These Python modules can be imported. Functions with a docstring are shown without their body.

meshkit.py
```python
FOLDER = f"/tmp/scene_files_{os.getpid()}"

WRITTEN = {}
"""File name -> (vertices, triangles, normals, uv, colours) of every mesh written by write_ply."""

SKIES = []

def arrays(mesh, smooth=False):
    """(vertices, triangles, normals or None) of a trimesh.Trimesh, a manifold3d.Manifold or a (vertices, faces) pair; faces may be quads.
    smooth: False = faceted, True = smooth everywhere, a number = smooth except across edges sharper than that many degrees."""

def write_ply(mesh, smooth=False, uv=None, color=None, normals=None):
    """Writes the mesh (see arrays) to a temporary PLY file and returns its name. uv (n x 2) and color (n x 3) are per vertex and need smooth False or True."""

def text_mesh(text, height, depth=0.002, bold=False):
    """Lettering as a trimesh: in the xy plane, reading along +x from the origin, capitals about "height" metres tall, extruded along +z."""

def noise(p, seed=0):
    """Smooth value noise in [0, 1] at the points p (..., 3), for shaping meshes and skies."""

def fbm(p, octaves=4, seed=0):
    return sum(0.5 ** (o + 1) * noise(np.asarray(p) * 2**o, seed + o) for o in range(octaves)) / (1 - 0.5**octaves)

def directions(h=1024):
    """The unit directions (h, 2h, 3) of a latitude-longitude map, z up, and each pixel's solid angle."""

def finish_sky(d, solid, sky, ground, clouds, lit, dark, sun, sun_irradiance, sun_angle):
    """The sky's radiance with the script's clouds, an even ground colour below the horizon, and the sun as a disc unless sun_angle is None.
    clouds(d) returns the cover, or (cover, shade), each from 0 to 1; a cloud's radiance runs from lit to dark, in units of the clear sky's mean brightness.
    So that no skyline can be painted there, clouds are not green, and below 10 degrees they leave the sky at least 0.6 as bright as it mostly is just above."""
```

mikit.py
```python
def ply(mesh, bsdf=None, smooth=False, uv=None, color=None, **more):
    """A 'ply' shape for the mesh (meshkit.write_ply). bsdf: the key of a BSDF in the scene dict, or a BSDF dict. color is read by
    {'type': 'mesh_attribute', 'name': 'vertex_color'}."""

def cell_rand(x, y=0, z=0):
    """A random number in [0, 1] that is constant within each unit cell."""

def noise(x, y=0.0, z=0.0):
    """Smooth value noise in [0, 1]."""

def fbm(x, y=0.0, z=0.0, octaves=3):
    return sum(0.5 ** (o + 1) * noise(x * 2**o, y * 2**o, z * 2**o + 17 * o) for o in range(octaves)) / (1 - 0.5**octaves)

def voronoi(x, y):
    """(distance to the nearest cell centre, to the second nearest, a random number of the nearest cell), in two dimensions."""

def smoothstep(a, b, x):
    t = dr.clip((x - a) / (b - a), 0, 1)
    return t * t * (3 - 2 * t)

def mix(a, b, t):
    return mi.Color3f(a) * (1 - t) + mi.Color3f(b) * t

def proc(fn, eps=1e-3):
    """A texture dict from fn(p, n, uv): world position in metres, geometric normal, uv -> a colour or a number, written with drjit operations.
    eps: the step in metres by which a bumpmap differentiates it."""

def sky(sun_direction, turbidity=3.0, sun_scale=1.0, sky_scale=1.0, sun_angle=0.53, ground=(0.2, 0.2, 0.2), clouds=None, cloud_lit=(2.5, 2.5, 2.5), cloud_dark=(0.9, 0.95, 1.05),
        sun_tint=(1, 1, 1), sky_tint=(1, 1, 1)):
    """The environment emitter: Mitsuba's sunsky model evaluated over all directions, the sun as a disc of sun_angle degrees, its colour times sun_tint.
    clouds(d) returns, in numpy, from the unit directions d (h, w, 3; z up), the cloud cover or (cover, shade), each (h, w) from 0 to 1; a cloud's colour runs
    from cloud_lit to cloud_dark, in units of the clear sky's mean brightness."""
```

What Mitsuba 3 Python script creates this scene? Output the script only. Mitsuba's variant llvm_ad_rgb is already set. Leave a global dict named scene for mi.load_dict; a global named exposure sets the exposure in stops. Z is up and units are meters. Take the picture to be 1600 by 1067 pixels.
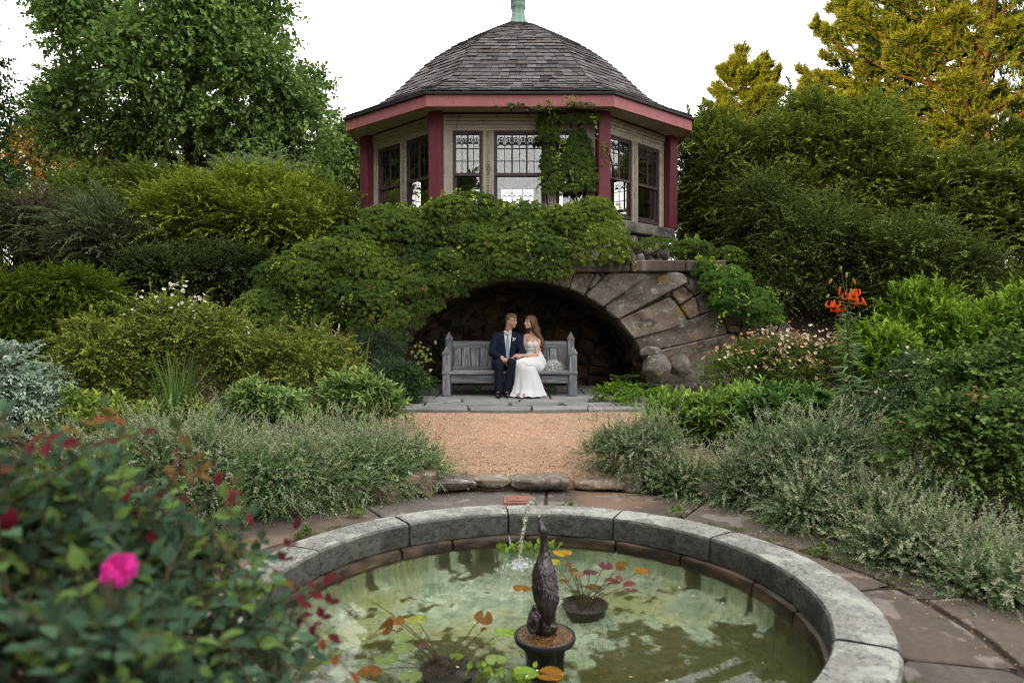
import math
import numpy as np
import trimesh
import manifold3d as m3
import drjit as dr
import mitsuba as mi
import mikit, meshkit
from shapely.geometry import Polygon, MultiPolygon, Point, LineString, box as sbox
from shapely import affinity

T = mi.ScalarTransform4f
# ------------------------------------------------------------------ camera, light, exposure
EYE = (0.0, 0.0, 1.4)
PITCH = 0.90
scene = {}
labels = {}
scene['camera'] = {'type': 'thinlens', 'fov': 73.73, 'fov_axis': 'x', 'aperture_radius': 0.0054, 'focus_distance': 9.5,
                   'near_clip': 0.05, 'far_clip': 600.0,
                   'to_world': T().look_at(origin=list(EYE), target=[0, 1, 1.4 - math.tan(math.radians(PITCH))], up=[0, 0, 1])}
SUN = (-0.66, -0.72, 0.150)


def veil(d):
    """An even, thin evening overcast, a little brighter overhead."""
    h = np.clip((d[..., 2] - 0.12) / 0.75, 0, 1)
    return 0.93 + 0.0 * h, h * h * (3 - 2 * h)


scene['sky'] = mikit.sky(SUN, turbidity=3.0, sun_scale=1.05, sky_scale=1.0, sun_angle=1.2, sun_tint=(1.0, 0.87, 0.52),
                         clouds=veil, cloud_lit=(2.45, 2.38, 2.30), cloud_dark=(3.25, 3.2, 3.12))
exposure = 4.1

# ------------------------------------------------------------------ naming
used = {}


def num(base):
    """The key, with _001, _002 ... where it is taken."""
    n = used.get(base, -1) + 1
    used[base] = n
    return base if n == 0 else f'{base}_{n:03d}'


def thing(name, label, cat, group=None, kind=None):
    key = num(name)
    labels[key] = {'label': label, 'category': cat}
    if group:
        labels[key]['group'] = group
    if kind:
        labels[key]['kind'] = kind
    return key


def structure(name, label=None):
    key = num(name)
    labels[key] = {'kind': 'structure'}
    if label:
        labels[key]['label'] = label
    return key


def child(parent, name):
    return num(parent + '__' + name)


def put(key, mesh, mat, smooth=False, uv=None, color=None, **more):
    v = mesh[0] if isinstance(mesh, (tuple, list)) else (mesh.to_mesh().vert_properties if hasattr(mesh, 'to_mesh') else mesh.vertices)
    n = len(v)
    if uv is not None and np.ndim(uv) == 1:
        uv = np.tile(np.asarray(uv, float), (n, 1))
    if color is not None and np.ndim(color) == 1:
        color = np.tile(np.asarray(color, float), (n, 1))
    if (uv is not None or color is not None) and smooth not in (True, False):
        m = trimesh.Trimesh(*[np.asarray(a) for a in (mesh if isinstance(mesh, (tuple, list)) else (mesh.vertices, mesh.faces))], process=False)
        c = None if uv is None else uv[0]
        cc = None if color is None else color[0]
        mesh = trimesh.graph.smooth_shade(m, angle=np.radians(smooth), facet_minarea=None)
        n = len(mesh.vertices)
        uv = None if c is None else np.tile(c, (n, 1))
        color = None if cc is None else np.tile(cc, (n, 1))
        smooth = True
    scene[key] = mikit.ply(mesh, mat, smooth, uv=uv, color=color, **more)
    return key


# ------------------------------------------------------------------ mesh helpers
CUBE_V = np.array([[x, y, z] for x in (0, 1) for y in (0, 1) for z in (0, 1)], float)
CUBE_F = np.array([[0, 1, 3], [0, 3, 2], [4, 6, 7], [4, 7, 5], [0, 4, 5], [0, 5, 1], [2, 3, 7], [2, 7, 6], [0, 2, 6], [0, 6, 4], [1, 5, 7], [1, 7, 3]])


def join(parts):
    vs, fs, n = [], [], 0
    for v, f in parts:
        vs.append(np.asarray(v, float))
        fs.append(np.asarray(f, int) + n)
        n += len(v)
    return np.vstack(vs), np.vstack(fs)


def bx(x0, x1, y0, y1, z0, z1):
    return CUBE_V * [x1 - x0, y1 - y0, z1 - z0] + [x0, y0, z0], CUBE_F


def bevel_box(x0, x1, y0, y1, z0, z1, b=0.006):
    """A box with chamfered edges (hull of three shrunken boxes)."""
    pts = []
    for d in ((b, b, 0), (b, 0, b), (0, b, b)):
        pts.append(CUBE_V * [x1 - x0 - 2 * d[0], y1 - y0 - 2 * d[1], z1 - z0 - 2 * d[2]] + [x0 + d[0], y0 + d[1], z0 + d[2]])
    h = trimesh.convex.convex_hull(np.vstack(pts))
    return np.array(h.vertices), np.array(h.faces)


def xf(mesh, rot=None, loc=(0, 0, 0), axis=(0, 0, 1)):
    v, f = mesh
    if rot:
        v = v @ trimesh.transformations.rotation_matrix(rot, axis)[:3, :3].T
    return v + np.asarray(loc, float), f


def tube(pts, rad, sides=6, cap=True):
    pts = np.asarray(pts, float)
    n = len(pts)
    rad = np.broadcast_to(np.asarray(rad, float), (n,))
    tan = np.gradient(pts, axis=0)
    tan /= np.linalg.norm(tan, axis=1, keepdims=True) + 1e-12
    ref = np.array([0, 0, 1.0]) if abs(tan[0, 2]) < 0.9 else np.array([1.0, 0, 0])
    vs = []
    for i in range(n):
        a = np.cross(tan[i], ref)
        a /= np.linalg.norm(a) + 1e-12
        b = np.cross(tan[i], a)
        ref = np.cross(a, tan[i])
        th = np.arange(sides) * 2 * np.pi / sides
        vs.append(pts[i] + rad[i] * (np.cos(th)[:, None] * a + np.sin(th)[:, None] * b))
    v = np.vstack(vs)
    f = []
    for i in range(n - 1):
        for j in range(sides):
            k = (j + 1) % sides
            p, q, r, s = i * sides + j, i * sides + k, (i + 1) * sides + k, (i + 1) * sides + j
            f += [[p, q, r], [p, r, s]]
    if cap:
        v = np.vstack([v, pts[0], pts[-1]])
        for j in range(sides):
            k = (j + 1) % sides
            f += [[len(v) - 2, k, j], [len(v) - 1, (n - 1) * sides + j, (n - 1) * sides + k]]
    return v, np.array(f)


def lathe(prof, sides=24, loc=(0, 0, 0)):
    prof = np.asarray(prof, float)
    th = np.arange(sides) * 2 * np.pi / sides
    v = np.vstack([np.stack([r * np.cos(th), r * np.sin(th), th * 0 + z], 1) for r, z in prof])
    f = []
    for i in range(len(prof) - 1):
        for j in range(sides):
            k = (j + 1) % sides
            p, q, r, s = i * sides + j, i * sides + k, (i + 1) * sides + k, (i + 1) * sides + j
            f += [[p, q, r], [p, r, s]]
    return v + np.asarray(loc, float), np.array(f)


def unit(v):
    return v / (np.linalg.norm(v, axis=-1, keepdims=True) + 1e-12)


def at(px, py, d):
    """World point at the depth d (metres in front of the eye) that the photograph shows at (px, py)."""
    return np.array([(px - 800) * d / 1067, d, 1.4 + (517 - py) * d / 1067])


def ring_poly(poly, n):
    """n points around a shapely polygon's outline."""
    r = poly.exterior
    t = np.arange(n) / n * r.length
    return np.array([r.interpolate(a).coords[0] for a in t])


def stone_slab(poly, back, front, bulge, rng, n=16, bev=0.02, rough=0.012):
    """A rough stone of this outline in the uv plane, from depth 'back' to 'front' (front face bulged): vertices (u, v, w)."""
    P = ring_poly(poly, n)
    c = np.array(poly.representative_point().coords[0])
    size = math.sqrt(poly.area)
    bev = min(bev, 0.15 * size)
    def ring(k, w, jit):
        d = P - c
        L = np.linalg.norm(d, axis=1, keepdims=True) + 1e-9
        q = c + d * np.maximum(0.12, (L - k) / L)
        return np.column_stack([q, w + jit * (rng.random(n) - 0.5)])
    rings = [ring(0, np.full(n, back), 0), ring(0, np.full(n, front - bev * np.sign(front - back)), rough * 0.5), ring(bev * 0.8, np.full(n, front), rough),
             ring(0.28 * size, np.full(n, front + bulge * np.sign(front - back)), rough * 2)]
    v = np.vstack(rings + [[[c[0], c[1], front + bulge * 1.1 * np.sign(front - back)]]])
    f = []
    for i in range(3):
        for j in range(n):
            k = (j + 1) % n
            a, b, cc, d = i * n + j, i * n + k, (i + 1) * n + k, (i + 1) * n + j
            f += [[a, b, cc], [a, cc, d]]
    for j in range(n):
        f.append([3 * n + j, 3 * n + (j + 1) % n, 4 * n])
    return v, np.array(f)


def voronoi_cells(region, pts, gap):
    """Voronoi cells of the points clipped to a region, each shrunk by gap and slightly rounded."""
    from shapely import voronoi_polygons, MultiPoint
    out = []
    for c in voronoi_polygons(MultiPoint(pts), extend_to=region.envelope.buffer(1)).geoms:
        g = c.intersection(region)
        for q in getattr(g, 'geoms', [g]):
            if q.geom_type != 'Polygon':
                continue
            q = q.buffer(-gap - 0.02).buffer(0.02)
            for s in getattr(q, 'geoms', [q]):
                if s.geom_type == 'Polygon' and s.area > 0.004:
                    out.append(s)
    return out


def rock(rng, c, r, seed=0, sub=2, flat=0.0):
    """A field stone: a displaced, squashed icosphere with a few cut facets."""
    s = trimesh.creation.icosphere(subdivisions=sub)
    v = np.array(s.vertices)
    for _ in range(7):
        d = unit(rng.normal(size=3))
        lim = 0.62 + 0.25 * rng.random()
        k = v @ d
        v = v - np.where(k > lim, k - lim, 0)[:, None] * d
    v *= 1 + 0.16 * (meshkit.fbm(v * 2.2 + seed * 7.3, 3, seed) - 0.5)[:, None] * 2
    return v * np.asarray(r, float) + np.asarray(c, float), np.array(s.faces)
# ------------------------------------------------------------------ materials
def lin(r, g, b):
    c = np.array([r, g, b]) / 255.0
    return np.where(c < 0.04045, c / 12.92, ((c + 0.055) / 1.055) ** 2.4).tolist()


N, F3, VOR, SS, MIX = mikit.noise, mikit.fbm, mikit.voronoi, mikit.smoothstep, mikit.mix


def mat(name, tex, rough=0.8, bump=None, scale=0.004, eps=2e-3, spec=0.35, two=True, **more):
    b = {'type': 'principled', 'base_color': mikit.proc(tex) if callable(tex) else {'type': 'rgb', 'value': list(map(float, tex))},
         'roughness': mikit.proc(rough) if callable(rough) else float(rough), 'specular': spec, **more}
    if bump is not None:
        b = {'type': 'bumpmap', 'arbitrary': mikit.proc(bump, eps), 'scale': float(scale), 'bsdf': b}
    scene[name] = {'type': 'twosided', 'bsdf': b} if two else b


VC = {'type': 'mesh_attribute', 'name': 'vertex_color'}
scene['foliage'] = {'type': 'principledthin', 'base_color': VC, 'roughness': 0.5, 'diff_trans': 0.42, 'spec_trans': 0.0, 'eta': 1.4}
scene['foliage_glossy'] = {'type': 'principledthin', 'base_color': VC, 'roughness': 0.38, 'diff_trans': 0.4, 'spec_trans': 0.0, 'eta': 1.5}
scene['petal'] = {'type': 'principledthin', 'base_color': VC, 'roughness': 0.6, 'diff_trans': 0.7, 'spec_trans': 0.0, 'eta': 1.3}
scene['matte'] = {'type': 'twosided', 'bsdf': {'type': 'principled', 'base_color': VC, 'roughness': 0.75, 'specular': 0.3}}
scene['cloth'] = {'type': 'twosided', 'bsdf': {'type': 'principled', 'base_color': VC, 'roughness': 0.9, 'specular': 0.15, 'sheen': 0.4}}
scene['skin'] = {'type': 'twosided', 'bsdf': {'type': 'principled', 'base_color': VC, 'roughness': 0.5, 'specular': 0.4}}
scene['hair'] = {'type': 'twosided', 'bsdf': {'type': 'principled', 'base_color': VC, 'roughness': 0.42, 'specular': 0.5}}
scene['leather'] = {'type': 'twosided', 'bsdf': {'type': 'principled', 'base_color': VC, 'roughness': 0.3, 'specular': 0.5}}


# uv.x = tone of the stone (0 grey .. 1 warm brown), uv.y = a seed and darkness
def field_stone(p, n, uv):
    s = uv.y * 37.0
    a = F3(p.x * 3.1 + s, p.y * 3.1, p.z * 3.1, 4)
    g = N(p.x * 55 + s, p.y * 55, p.z * 55)
    c = MIX((0.070, 0.063, 0.057), (0.215, 0.195, 0.172), SS(0.25, 0.75, a))
    c = MIX(c, (0.30, 0.19, 0.115), uv.x * (0.35 + 0.5 * F3(p.x * 5, p.y * 5, p.z * 5 + s, 2)))
    c = c * (0.72 + 0.5 * g)
    lich = SS(0.54, 0.68, 0.55 * F3(p.x * 9 + 3, p.y * 9, p.z * 9 + s, 4) + 0.45 * F3(p.x * 33, p.y * 33, p.z * 33 + s, 3))
    c = MIX(c, (0.38, 0.375, 0.335), lich * 0.65)
    dark = SS(0.54, 0.70, 0.65 * F3(p.x * 2.6 + 9, p.y * 2.6, p.z * 2.6, 4) + 0.35 * F3(p.x * 19, p.y * 19, p.z * 19, 3))
    c = MIX(c, (0.035, 0.033, 0.03), dark * 0.75)
    org = SS(0.70, 0.74, F3(p.x * 4 + 31, p.y * 4 + 2, p.z * 4, 3))
    return MIX(c, (0.32, 0.19, 0.03), org * 0.6)


def stone_bump(p, n, uv):
    return F3(p.x * 9, p.y * 9, p.z * 9, 4) * 2.2 + N(p.x * 60, p.y * 60, p.z * 60) * 0.35


mat('field_stone', field_stone, 0.88, stone_bump, 0.016, 4e-3)


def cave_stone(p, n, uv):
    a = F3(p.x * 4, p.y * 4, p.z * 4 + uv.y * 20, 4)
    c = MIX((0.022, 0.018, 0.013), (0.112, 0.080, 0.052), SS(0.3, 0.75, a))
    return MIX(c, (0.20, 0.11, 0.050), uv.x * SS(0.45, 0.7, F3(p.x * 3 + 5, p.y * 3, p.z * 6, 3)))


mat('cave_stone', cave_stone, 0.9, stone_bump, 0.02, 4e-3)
mat('mortar', lambda p, n, uv: MIX((0.03, 0.028, 0.024), (0.10, 0.09, 0.075), F3(p.x * 9, p.y * 9, p.z * 9, 3)), 0.95)


def granite(p, n, uv):
    s = uv.y * 11
    a = F3(p.x * 2.2 + s, p.y * 2.2, p.z * 2.2, 3)
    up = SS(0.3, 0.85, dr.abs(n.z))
    c = MIX((0.17, 0.17, 0.156), (0.275, 0.27, 0.248), a)
    sp = N(p.x * 120, p.y * 120, p.z * 120)
    c = c * (0.62 + 0.72 * sp)
    c = MIX(c, (0.045, 0.045, 0.042), SS(0.70, 0.80, N(p.x * 85 + 7, p.y * 85, p.z * 85)) * 0.75)
    lich = SS(0.50, 0.62, F3(p.x * 11 + s, p.y * 11 + 4, p.z * 11, 4))
    c = MIX(c, (0.40, 0.41, 0.36), lich * 0.55 * (0.45 + 0.55 * up))
    dk = SS(0.48, 0.66, F3(p.x * 34 + 3, p.y * 34 + s, p.z * 34, 4))
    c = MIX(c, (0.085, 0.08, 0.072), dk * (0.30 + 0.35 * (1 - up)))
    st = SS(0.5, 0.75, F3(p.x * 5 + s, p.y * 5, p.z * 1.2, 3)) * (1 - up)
    return MIX(c, (0.05, 0.046, 0.04), st * 0.75) * (0.34 + 0.66 * up)  # steep faces dimmed in the colour itself, tops left bright


mat('granite', granite, 0.85, lambda p, n, uv: F3(p.x * 30, p.y * 30, p.z * 30, 3) + 0.5 * N(p.x * 140, p.y * 140, p.z * 140), 0.006, 2e-3)


def wet_stone(p, n, uv):
    a = F3(p.x * 6, p.y * 6, p.z * 14, 4)
    c = MIX((0.018, 0.013, 0.009), (0.10, 0.062, 0.036), SS(0.35, 0.75, a))
    return MIX(c, (0.20, 0.18, 0.14), SS(0.035, 0.06, p.z) * 0.6 * N(p.x * 9, p.y * 9))


mat('wet_stone', wet_stone, 0.45, lambda p, n, uv: F3(p.x * 22, p.y * 22, p.z * 22, 3), 0.012, 3e-3)


def flag(p, n, uv):
    a = F3(p.x * 1.7 + uv.y * 9, p.y * 1.7, 0, 4)
    c = MIX((0.084, 0.060, 0.044), (0.110, 0.099, 0.090), uv.x)
    c = c * (0.55 + 0.85 * a)
    c = c * (0.85 + 0.3 * N(p.x * 45, p.y * 45))
    c = MIX(c, (0.30, 0.26, 0.23), SS(0.60, 0.72, F3(p.x * 8 + 2, p.y * 8, 1, 4)) * 0.4)
    sand = SS(0.55, 0.75, F3(p.x * 1.3 + 7, p.y * 1.3 + uv.y, 2, 4))
    return MIX(c, (0.36, 0.215, 0.14), sand * 0.30)


mat('flagstone', flag, 0.8, lambda p, n, uv: F3(p.x * 14, p.y * 14, p.z * 14, 4), 0.010, 3e-3)
mat('bluestone', lambda p, n, uv: MIX((0.135, 0.132, 0.130), (0.235, 0.230, 0.220), uv.x) * (0.6 + 0.8 * F3(p.x * 2.1 + uv.y * 9, p.y * 2.1, 0, 4)) * (0.85 + 0.3 * N(p.x * 40, p.y * 40)), 0.75,
    lambda p, n, uv: F3(p.x * 12, p.y * 12, p.z * 12, 4), 0.008, 3e-3)


def gravel(p, n, uv):
    d1, d2, w = VOR(p.x * 85, p.y * 85)
    a = F3(p.x * 0.9, p.y * 0.9, 0, 4)
    c = MIX((0.28, 0.148, 0.082), (0.51, 0.320, 0.205), w)
    c = MIX(c, (0.65, 0.52, 0.41), SS(0.86, 0.92, w))
    c = c * (0.78 + 0.42 * a) * (0.55 + 0.5 * SS(0.0, 0.35, d2 - d1))
    blot = SS(0.62, 0.74, F3(p.x * 7, p.y * 11 + 3, 5, 4))
    return MIX(c, (0.17, 0.10, 0.06), blot * 0.45)


mat('gravel_top', gravel, 0.95, lambda p, n, uv: dr.minimum(VOR(p.x * 85, p.y * 85)[0], 0.6) * -0.7 + F3(p.x * 6, p.y * 6, 0, 3) * 1.5, 0.010, 2e-3)
mat('soil', lambda p, n, uv: MIX((0.018, 0.013, 0.009), (0.075, 0.052, 0.034), F3(p.x * 5, p.y * 5, p.z * 5, 4)), 0.97, lambda p, n, uv: F3(p.x * 11, p.y * 11, p.z * 11, 4), 0.03, 6e-3)


def shingle(p, n, uv):
    c = MIX((0.045, 0.040, 0.041), (0.175, 0.165, 0.168), uv.x)
    c = MIX(c, (0.085, 0.060, 0.050), SS(0.6, 0.85, uv.y) * 0.5)
    g = N(p.x * 9, p.y * 9, p.z * 70 + uv.y * 60) * 0.35 + 0.8
    return c * g * (0.72 + 0.5 * F3(p.x * 1.1, p.y * 1.1, p.z * 1.1, 3))


mat('shingle_wood', shingle, 0.85, lambda p, n, uv: N(p.x * 60 + uv.y * 9, p.y * 60, p.z * 8), 0.002, 3e-3)


def paint(dark, light, worn, amount):
    def f(p, n, uv):
        c = MIX(dark, light, F3(p.x * 2.5, p.y * 2.5, p.z * 1.1, 4))
        w = SS(0.66, 0.72, F3(p.x * 9, p.y * 9, p.z * 3, 4))
        return MIX(c * (0.9 + 0.2 * N(p.x * 40, p.y * 40, p.z * 9)), worn, w * amount)
    return f


mat('shaded_red_paint', paint((0.115, 0.020, 0.032), (0.165, 0.033, 0.048), (0.13, 0.06, 0.055), 0.5), 0.6, lambda p, n, uv: F3(p.x * 20, p.y * 20, p.z * 4, 3), 0.004)  # post red with the shade under the eave put into the colour
mat('lit_red_paint', paint((0.34, 0.115, 0.125), (0.42, 0.155, 0.165), (0.30, 0.13, 0.13), 0.4), 0.6)  # fascia red, lighter because its stronger light is put into the colour
mat('dark_red_paint', paint((0.075, 0.016, 0.022), (0.11, 0.024, 0.03), (0.06, 0.03, 0.03), 0.4), 0.6)
mat('beige_paint', paint((0.36, 0.325, 0.26), (0.48, 0.445, 0.36), (0.18, 0.155, 0.125), 0.6), 0.7, lambda p, n, uv: F3(p.x * 25, p.y * 25, p.z * 5, 3), 0.004)
mat('soffit_paint', paint((0.30, 0.26, 0.205), (0.40, 0.345, 0.275), (0.12, 0.09, 0.07), 0.5), 0.8)
mat('sash_paint', paint((0.05, 0.03, 0.03), (0.09, 0.06, 0.06), (0.03, 0.02, 0.02), 0.5), 0.55)
mat('lead', (0.02, 0.02, 0.022), 0.6)
mat('inside_wood', (0.05, 0.035, 0.026), 0.8)
scene['window_glass'] = {'type': 'thindielectric', 'int_ior': 2.1}
mat('verdigris', lambda p, n, uv: MIX((0.10, 0.22, 0.17), (0.30, 0.42, 0.34), F3(p.x * 9, p.y * 9, p.z * 5, 4)), 0.6, spec=0.4)
mat('bronze', lambda p, n, uv: MIX((0.045, 0.038, 0.038), (0.20, 0.17, 0.18), F3(p.x * 30, p.y * 30, p.z * 22, 3)), 0.27,
    lambda p, n, uv: N(p.x * 240 + F3(p.x * 30, p.y * 30, p.z * 30, 2) * 6, p.y * 240, p.z * 40), 0.0045, 1e-3, spec=0.6, metallic=0.9)
mat('rust', lambda p, n, uv: MIX((0.17, 0.065, 0.045), (0.30, 0.14, 0.10), F3(p.x * 20, p.y * 20, 0, 3)), 0.7, spec=0.4)
mat('rim_gravel', lambda p, n, uv: MIX((0.03, 0.017, 0.008), (0.24, 0.12, 0.035), SS(0.4, 0.75, N(p.x * 190, p.y * 190, p.z * 190))), 0.5)


def weathered(p, n, uv):
    s = uv.y * 23
    along = MIX((0.165, 0.17, 0.185), (0.36, 0.37, 0.395), F3(p.x * 1.2 + s, p.y * 8, p.z * 1.2 + s, 3))
    gr = SS(0.35, 0.8, F3(p.x * (38 - 34 * uv.x) + s, p.y * 30, p.z * (4 + 34 * uv.x) + s, 4))
    c = along * (0.55 + 0.65 * gr)
    c = MIX(c, (0.15, 0.12, 0.10), SS(0.55, 0.8, F3(p.x * 3 + s, p.y * 3, p.z * 3, 3)) * 0.6)
    return c


# uv.x: 0 = grain runs upright, 1 = grain runs along x
mat('grey_wood', weathered, 0.85, lambda p, n, uv: F3(p.x * (45 - 40 * uv.x), p.y * 40, p.z * (5 + 40 * uv.x), 3), 0.004, 2e-3)
mat('bark', lambda p, n, uv: MIX((0.018, 0.015, 0.012), (0.08, 0.066, 0.052), F3(p.x * 6, p.y * 6, p.z * 1.5, 4)), 0.95)
mat('pine_bark', lambda p, n, uv: MIX((0.025, 0.016, 0.012), (0.10, 0.065, 0.045), F3(p.x * 5, p.y * 5, p.z * 1.5, 4)), 0.95)


def pool_floor(p, n, uv):
    a = F3(p.x * 1.6 + 2, p.y * 1.6 + 5, 0, 5)
    b = F3(p.x * 6 + 8, p.y * 6, 3, 5)
    g = F3(p.x * 21 + 3, p.y * 21, 1, 4)
    c = MIX((0.26, 0.34, 0.21), (0.58, 0.66, 0.47), SS(0.25, 0.75, 0.6 * b + 0.4 * g))
    c = MIX(c, (0.36, 0.38, 0.14), SS(0.48, 0.68, 0.7 * F3(p.x * 2.6 + 11, p.y * 2.6, 7, 4) + 0.3 * g) * 0.75)
    near = SS(3.80, 3.00, p.y + 0.5 * (a - 0.5))
    k = 0.45 * a + 0.35 * b + 0.20 * g
    alg = SS(0.57 - 0.20 * near, 0.63 - 0.17 * near, k)
    c = MIX(c, (0.065, 0.066, 0.010), alg * 0.93)
    return c * (0.75 + 0.5 * N(p.x * 60, p.y * 60))


mat('pool_floor_algae', pool_floor, 0.9)
scene['pool_water'] = {'type': 'dielectric', 'int_ior': 1.33, 'ext_ior': 1.0}
scene['clear_water'] = {'type': 'dielectric', 'int_ior': 1.33, 'ext_ior': 1.0}
# ------------------------------------------------------------------ the pool's place and the terrain
PX, PY = 0.11, 3.21           # centre of the pool
R_OUT, R_IN = 1.515, 1.27


def sstep(a, b, x):
    t = np.clip((x - a) / (b - a), 0, 1)
    return t * t * (3 - 2 * t)


def ground_z(x, y):
    x, y = np.asarray(x, float), np.asarray(y, float)
    R = np.hypot(x - PX, y - PY)
    bed = 0.10 + 0.26 * sstep(5.2, 9.5, y)
    z = -0.05 + (bed + 0.05) * sstep(2.78, 3.0, R)
    walk = sstep(2.1, 1.6, np.abs(x - 0.05)) * sstep(5.9, 6.2, y)
    path = np.where(y < 9.0, 0.06 + 0.17 * sstep(6.1, 9.0, y), 0.25)
    z = z * (1 - walk) + path * walk
    side = sstep(2.45, 3.3, np.abs(x - 0.1))
    left = sstep(10.0, 13.6, y) * 2.15
    right = np.where(x < 4.7, sstep(11.45, 11.9, y) * (1.55 - 0.5 * np.clip(x - 3, 0, 1.4)) + sstep(12.0, 14, y) * 0.6, sstep(9.5, 14, y) * 1.9)
    rise = np.where(x < 0, left, right) * side
    z = z + rise + sstep(17.5, 19.5, y) * (1 - side) * 2.1 + sstep(19, 55, y) * 4.0
    return z


gx = np.unique(np.concatenate([np.linspace(-120, -9, 24), np.linspace(-9, 9, 121), np.linspace(9, 120, 24)]))
gy = np.unique(np.concatenate([np.linspace(-60, -1, 14), np.linspace(-1, 20, 141), np.linspace(20, 260, 30)]))
X, Y = np.meshgrid(gx, gy)
Z = ground_z(X, Y) + 0.03 * (meshkit.fbm(np.stack([X * 1.3, Y * 1.3, X * 0], -1), 3, 3) - 0.5) * (np.hypot(X - PX, Y - PY) > 3.0)
ii = np.arange(len(gy) - 1)[:, None] * len(gx) + np.arange(len(gx) - 1)[None]
cell_r = np.hypot(X - PX, Y - PY)
q = np.stack([ii, ii + 1, ii + 1 + len(gx), ii + len(gx)], -1).reshape(-1, 4)
q = q[(cell_r.ravel()[q] > 1.30).all(1)]           # the pool's hole
put(structure('ground'), (np.stack([X, Y, Z], -1).reshape(-1, 3), q), 'soil', True)

# gravel forecourt
gx2, gy2 = np.linspace(-2.6, 2.7, 60), np.linspace(5.62, 9.2, 50)
X, Y = np.meshgrid(gx2, gy2)
Z = 0.118 + 0.20 * sstep(5.9, 9.0, Y) - 0.17 * sstep(6.12, 5.92, Y) + 0.012 * (meshkit.fbm(np.stack([X * 2, Y * 2, X * 0], -1), 4, 8) - 0.5) - 0.06 * sstep(1.9, 2.6, np.abs(X))
ii = np.arange(49)[:, None] * 60 + np.arange(59)[None]
gravel_area = put(structure('gravel_forecourt'), (np.stack([X, Y, Z], -1).reshape(-1, 3), np.stack([ii, ii + 1, ii + 61, ii + 60], -1).reshape(-1, 4)), 'gravel_top', True)

rng = np.random.default_rng(5)
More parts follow.
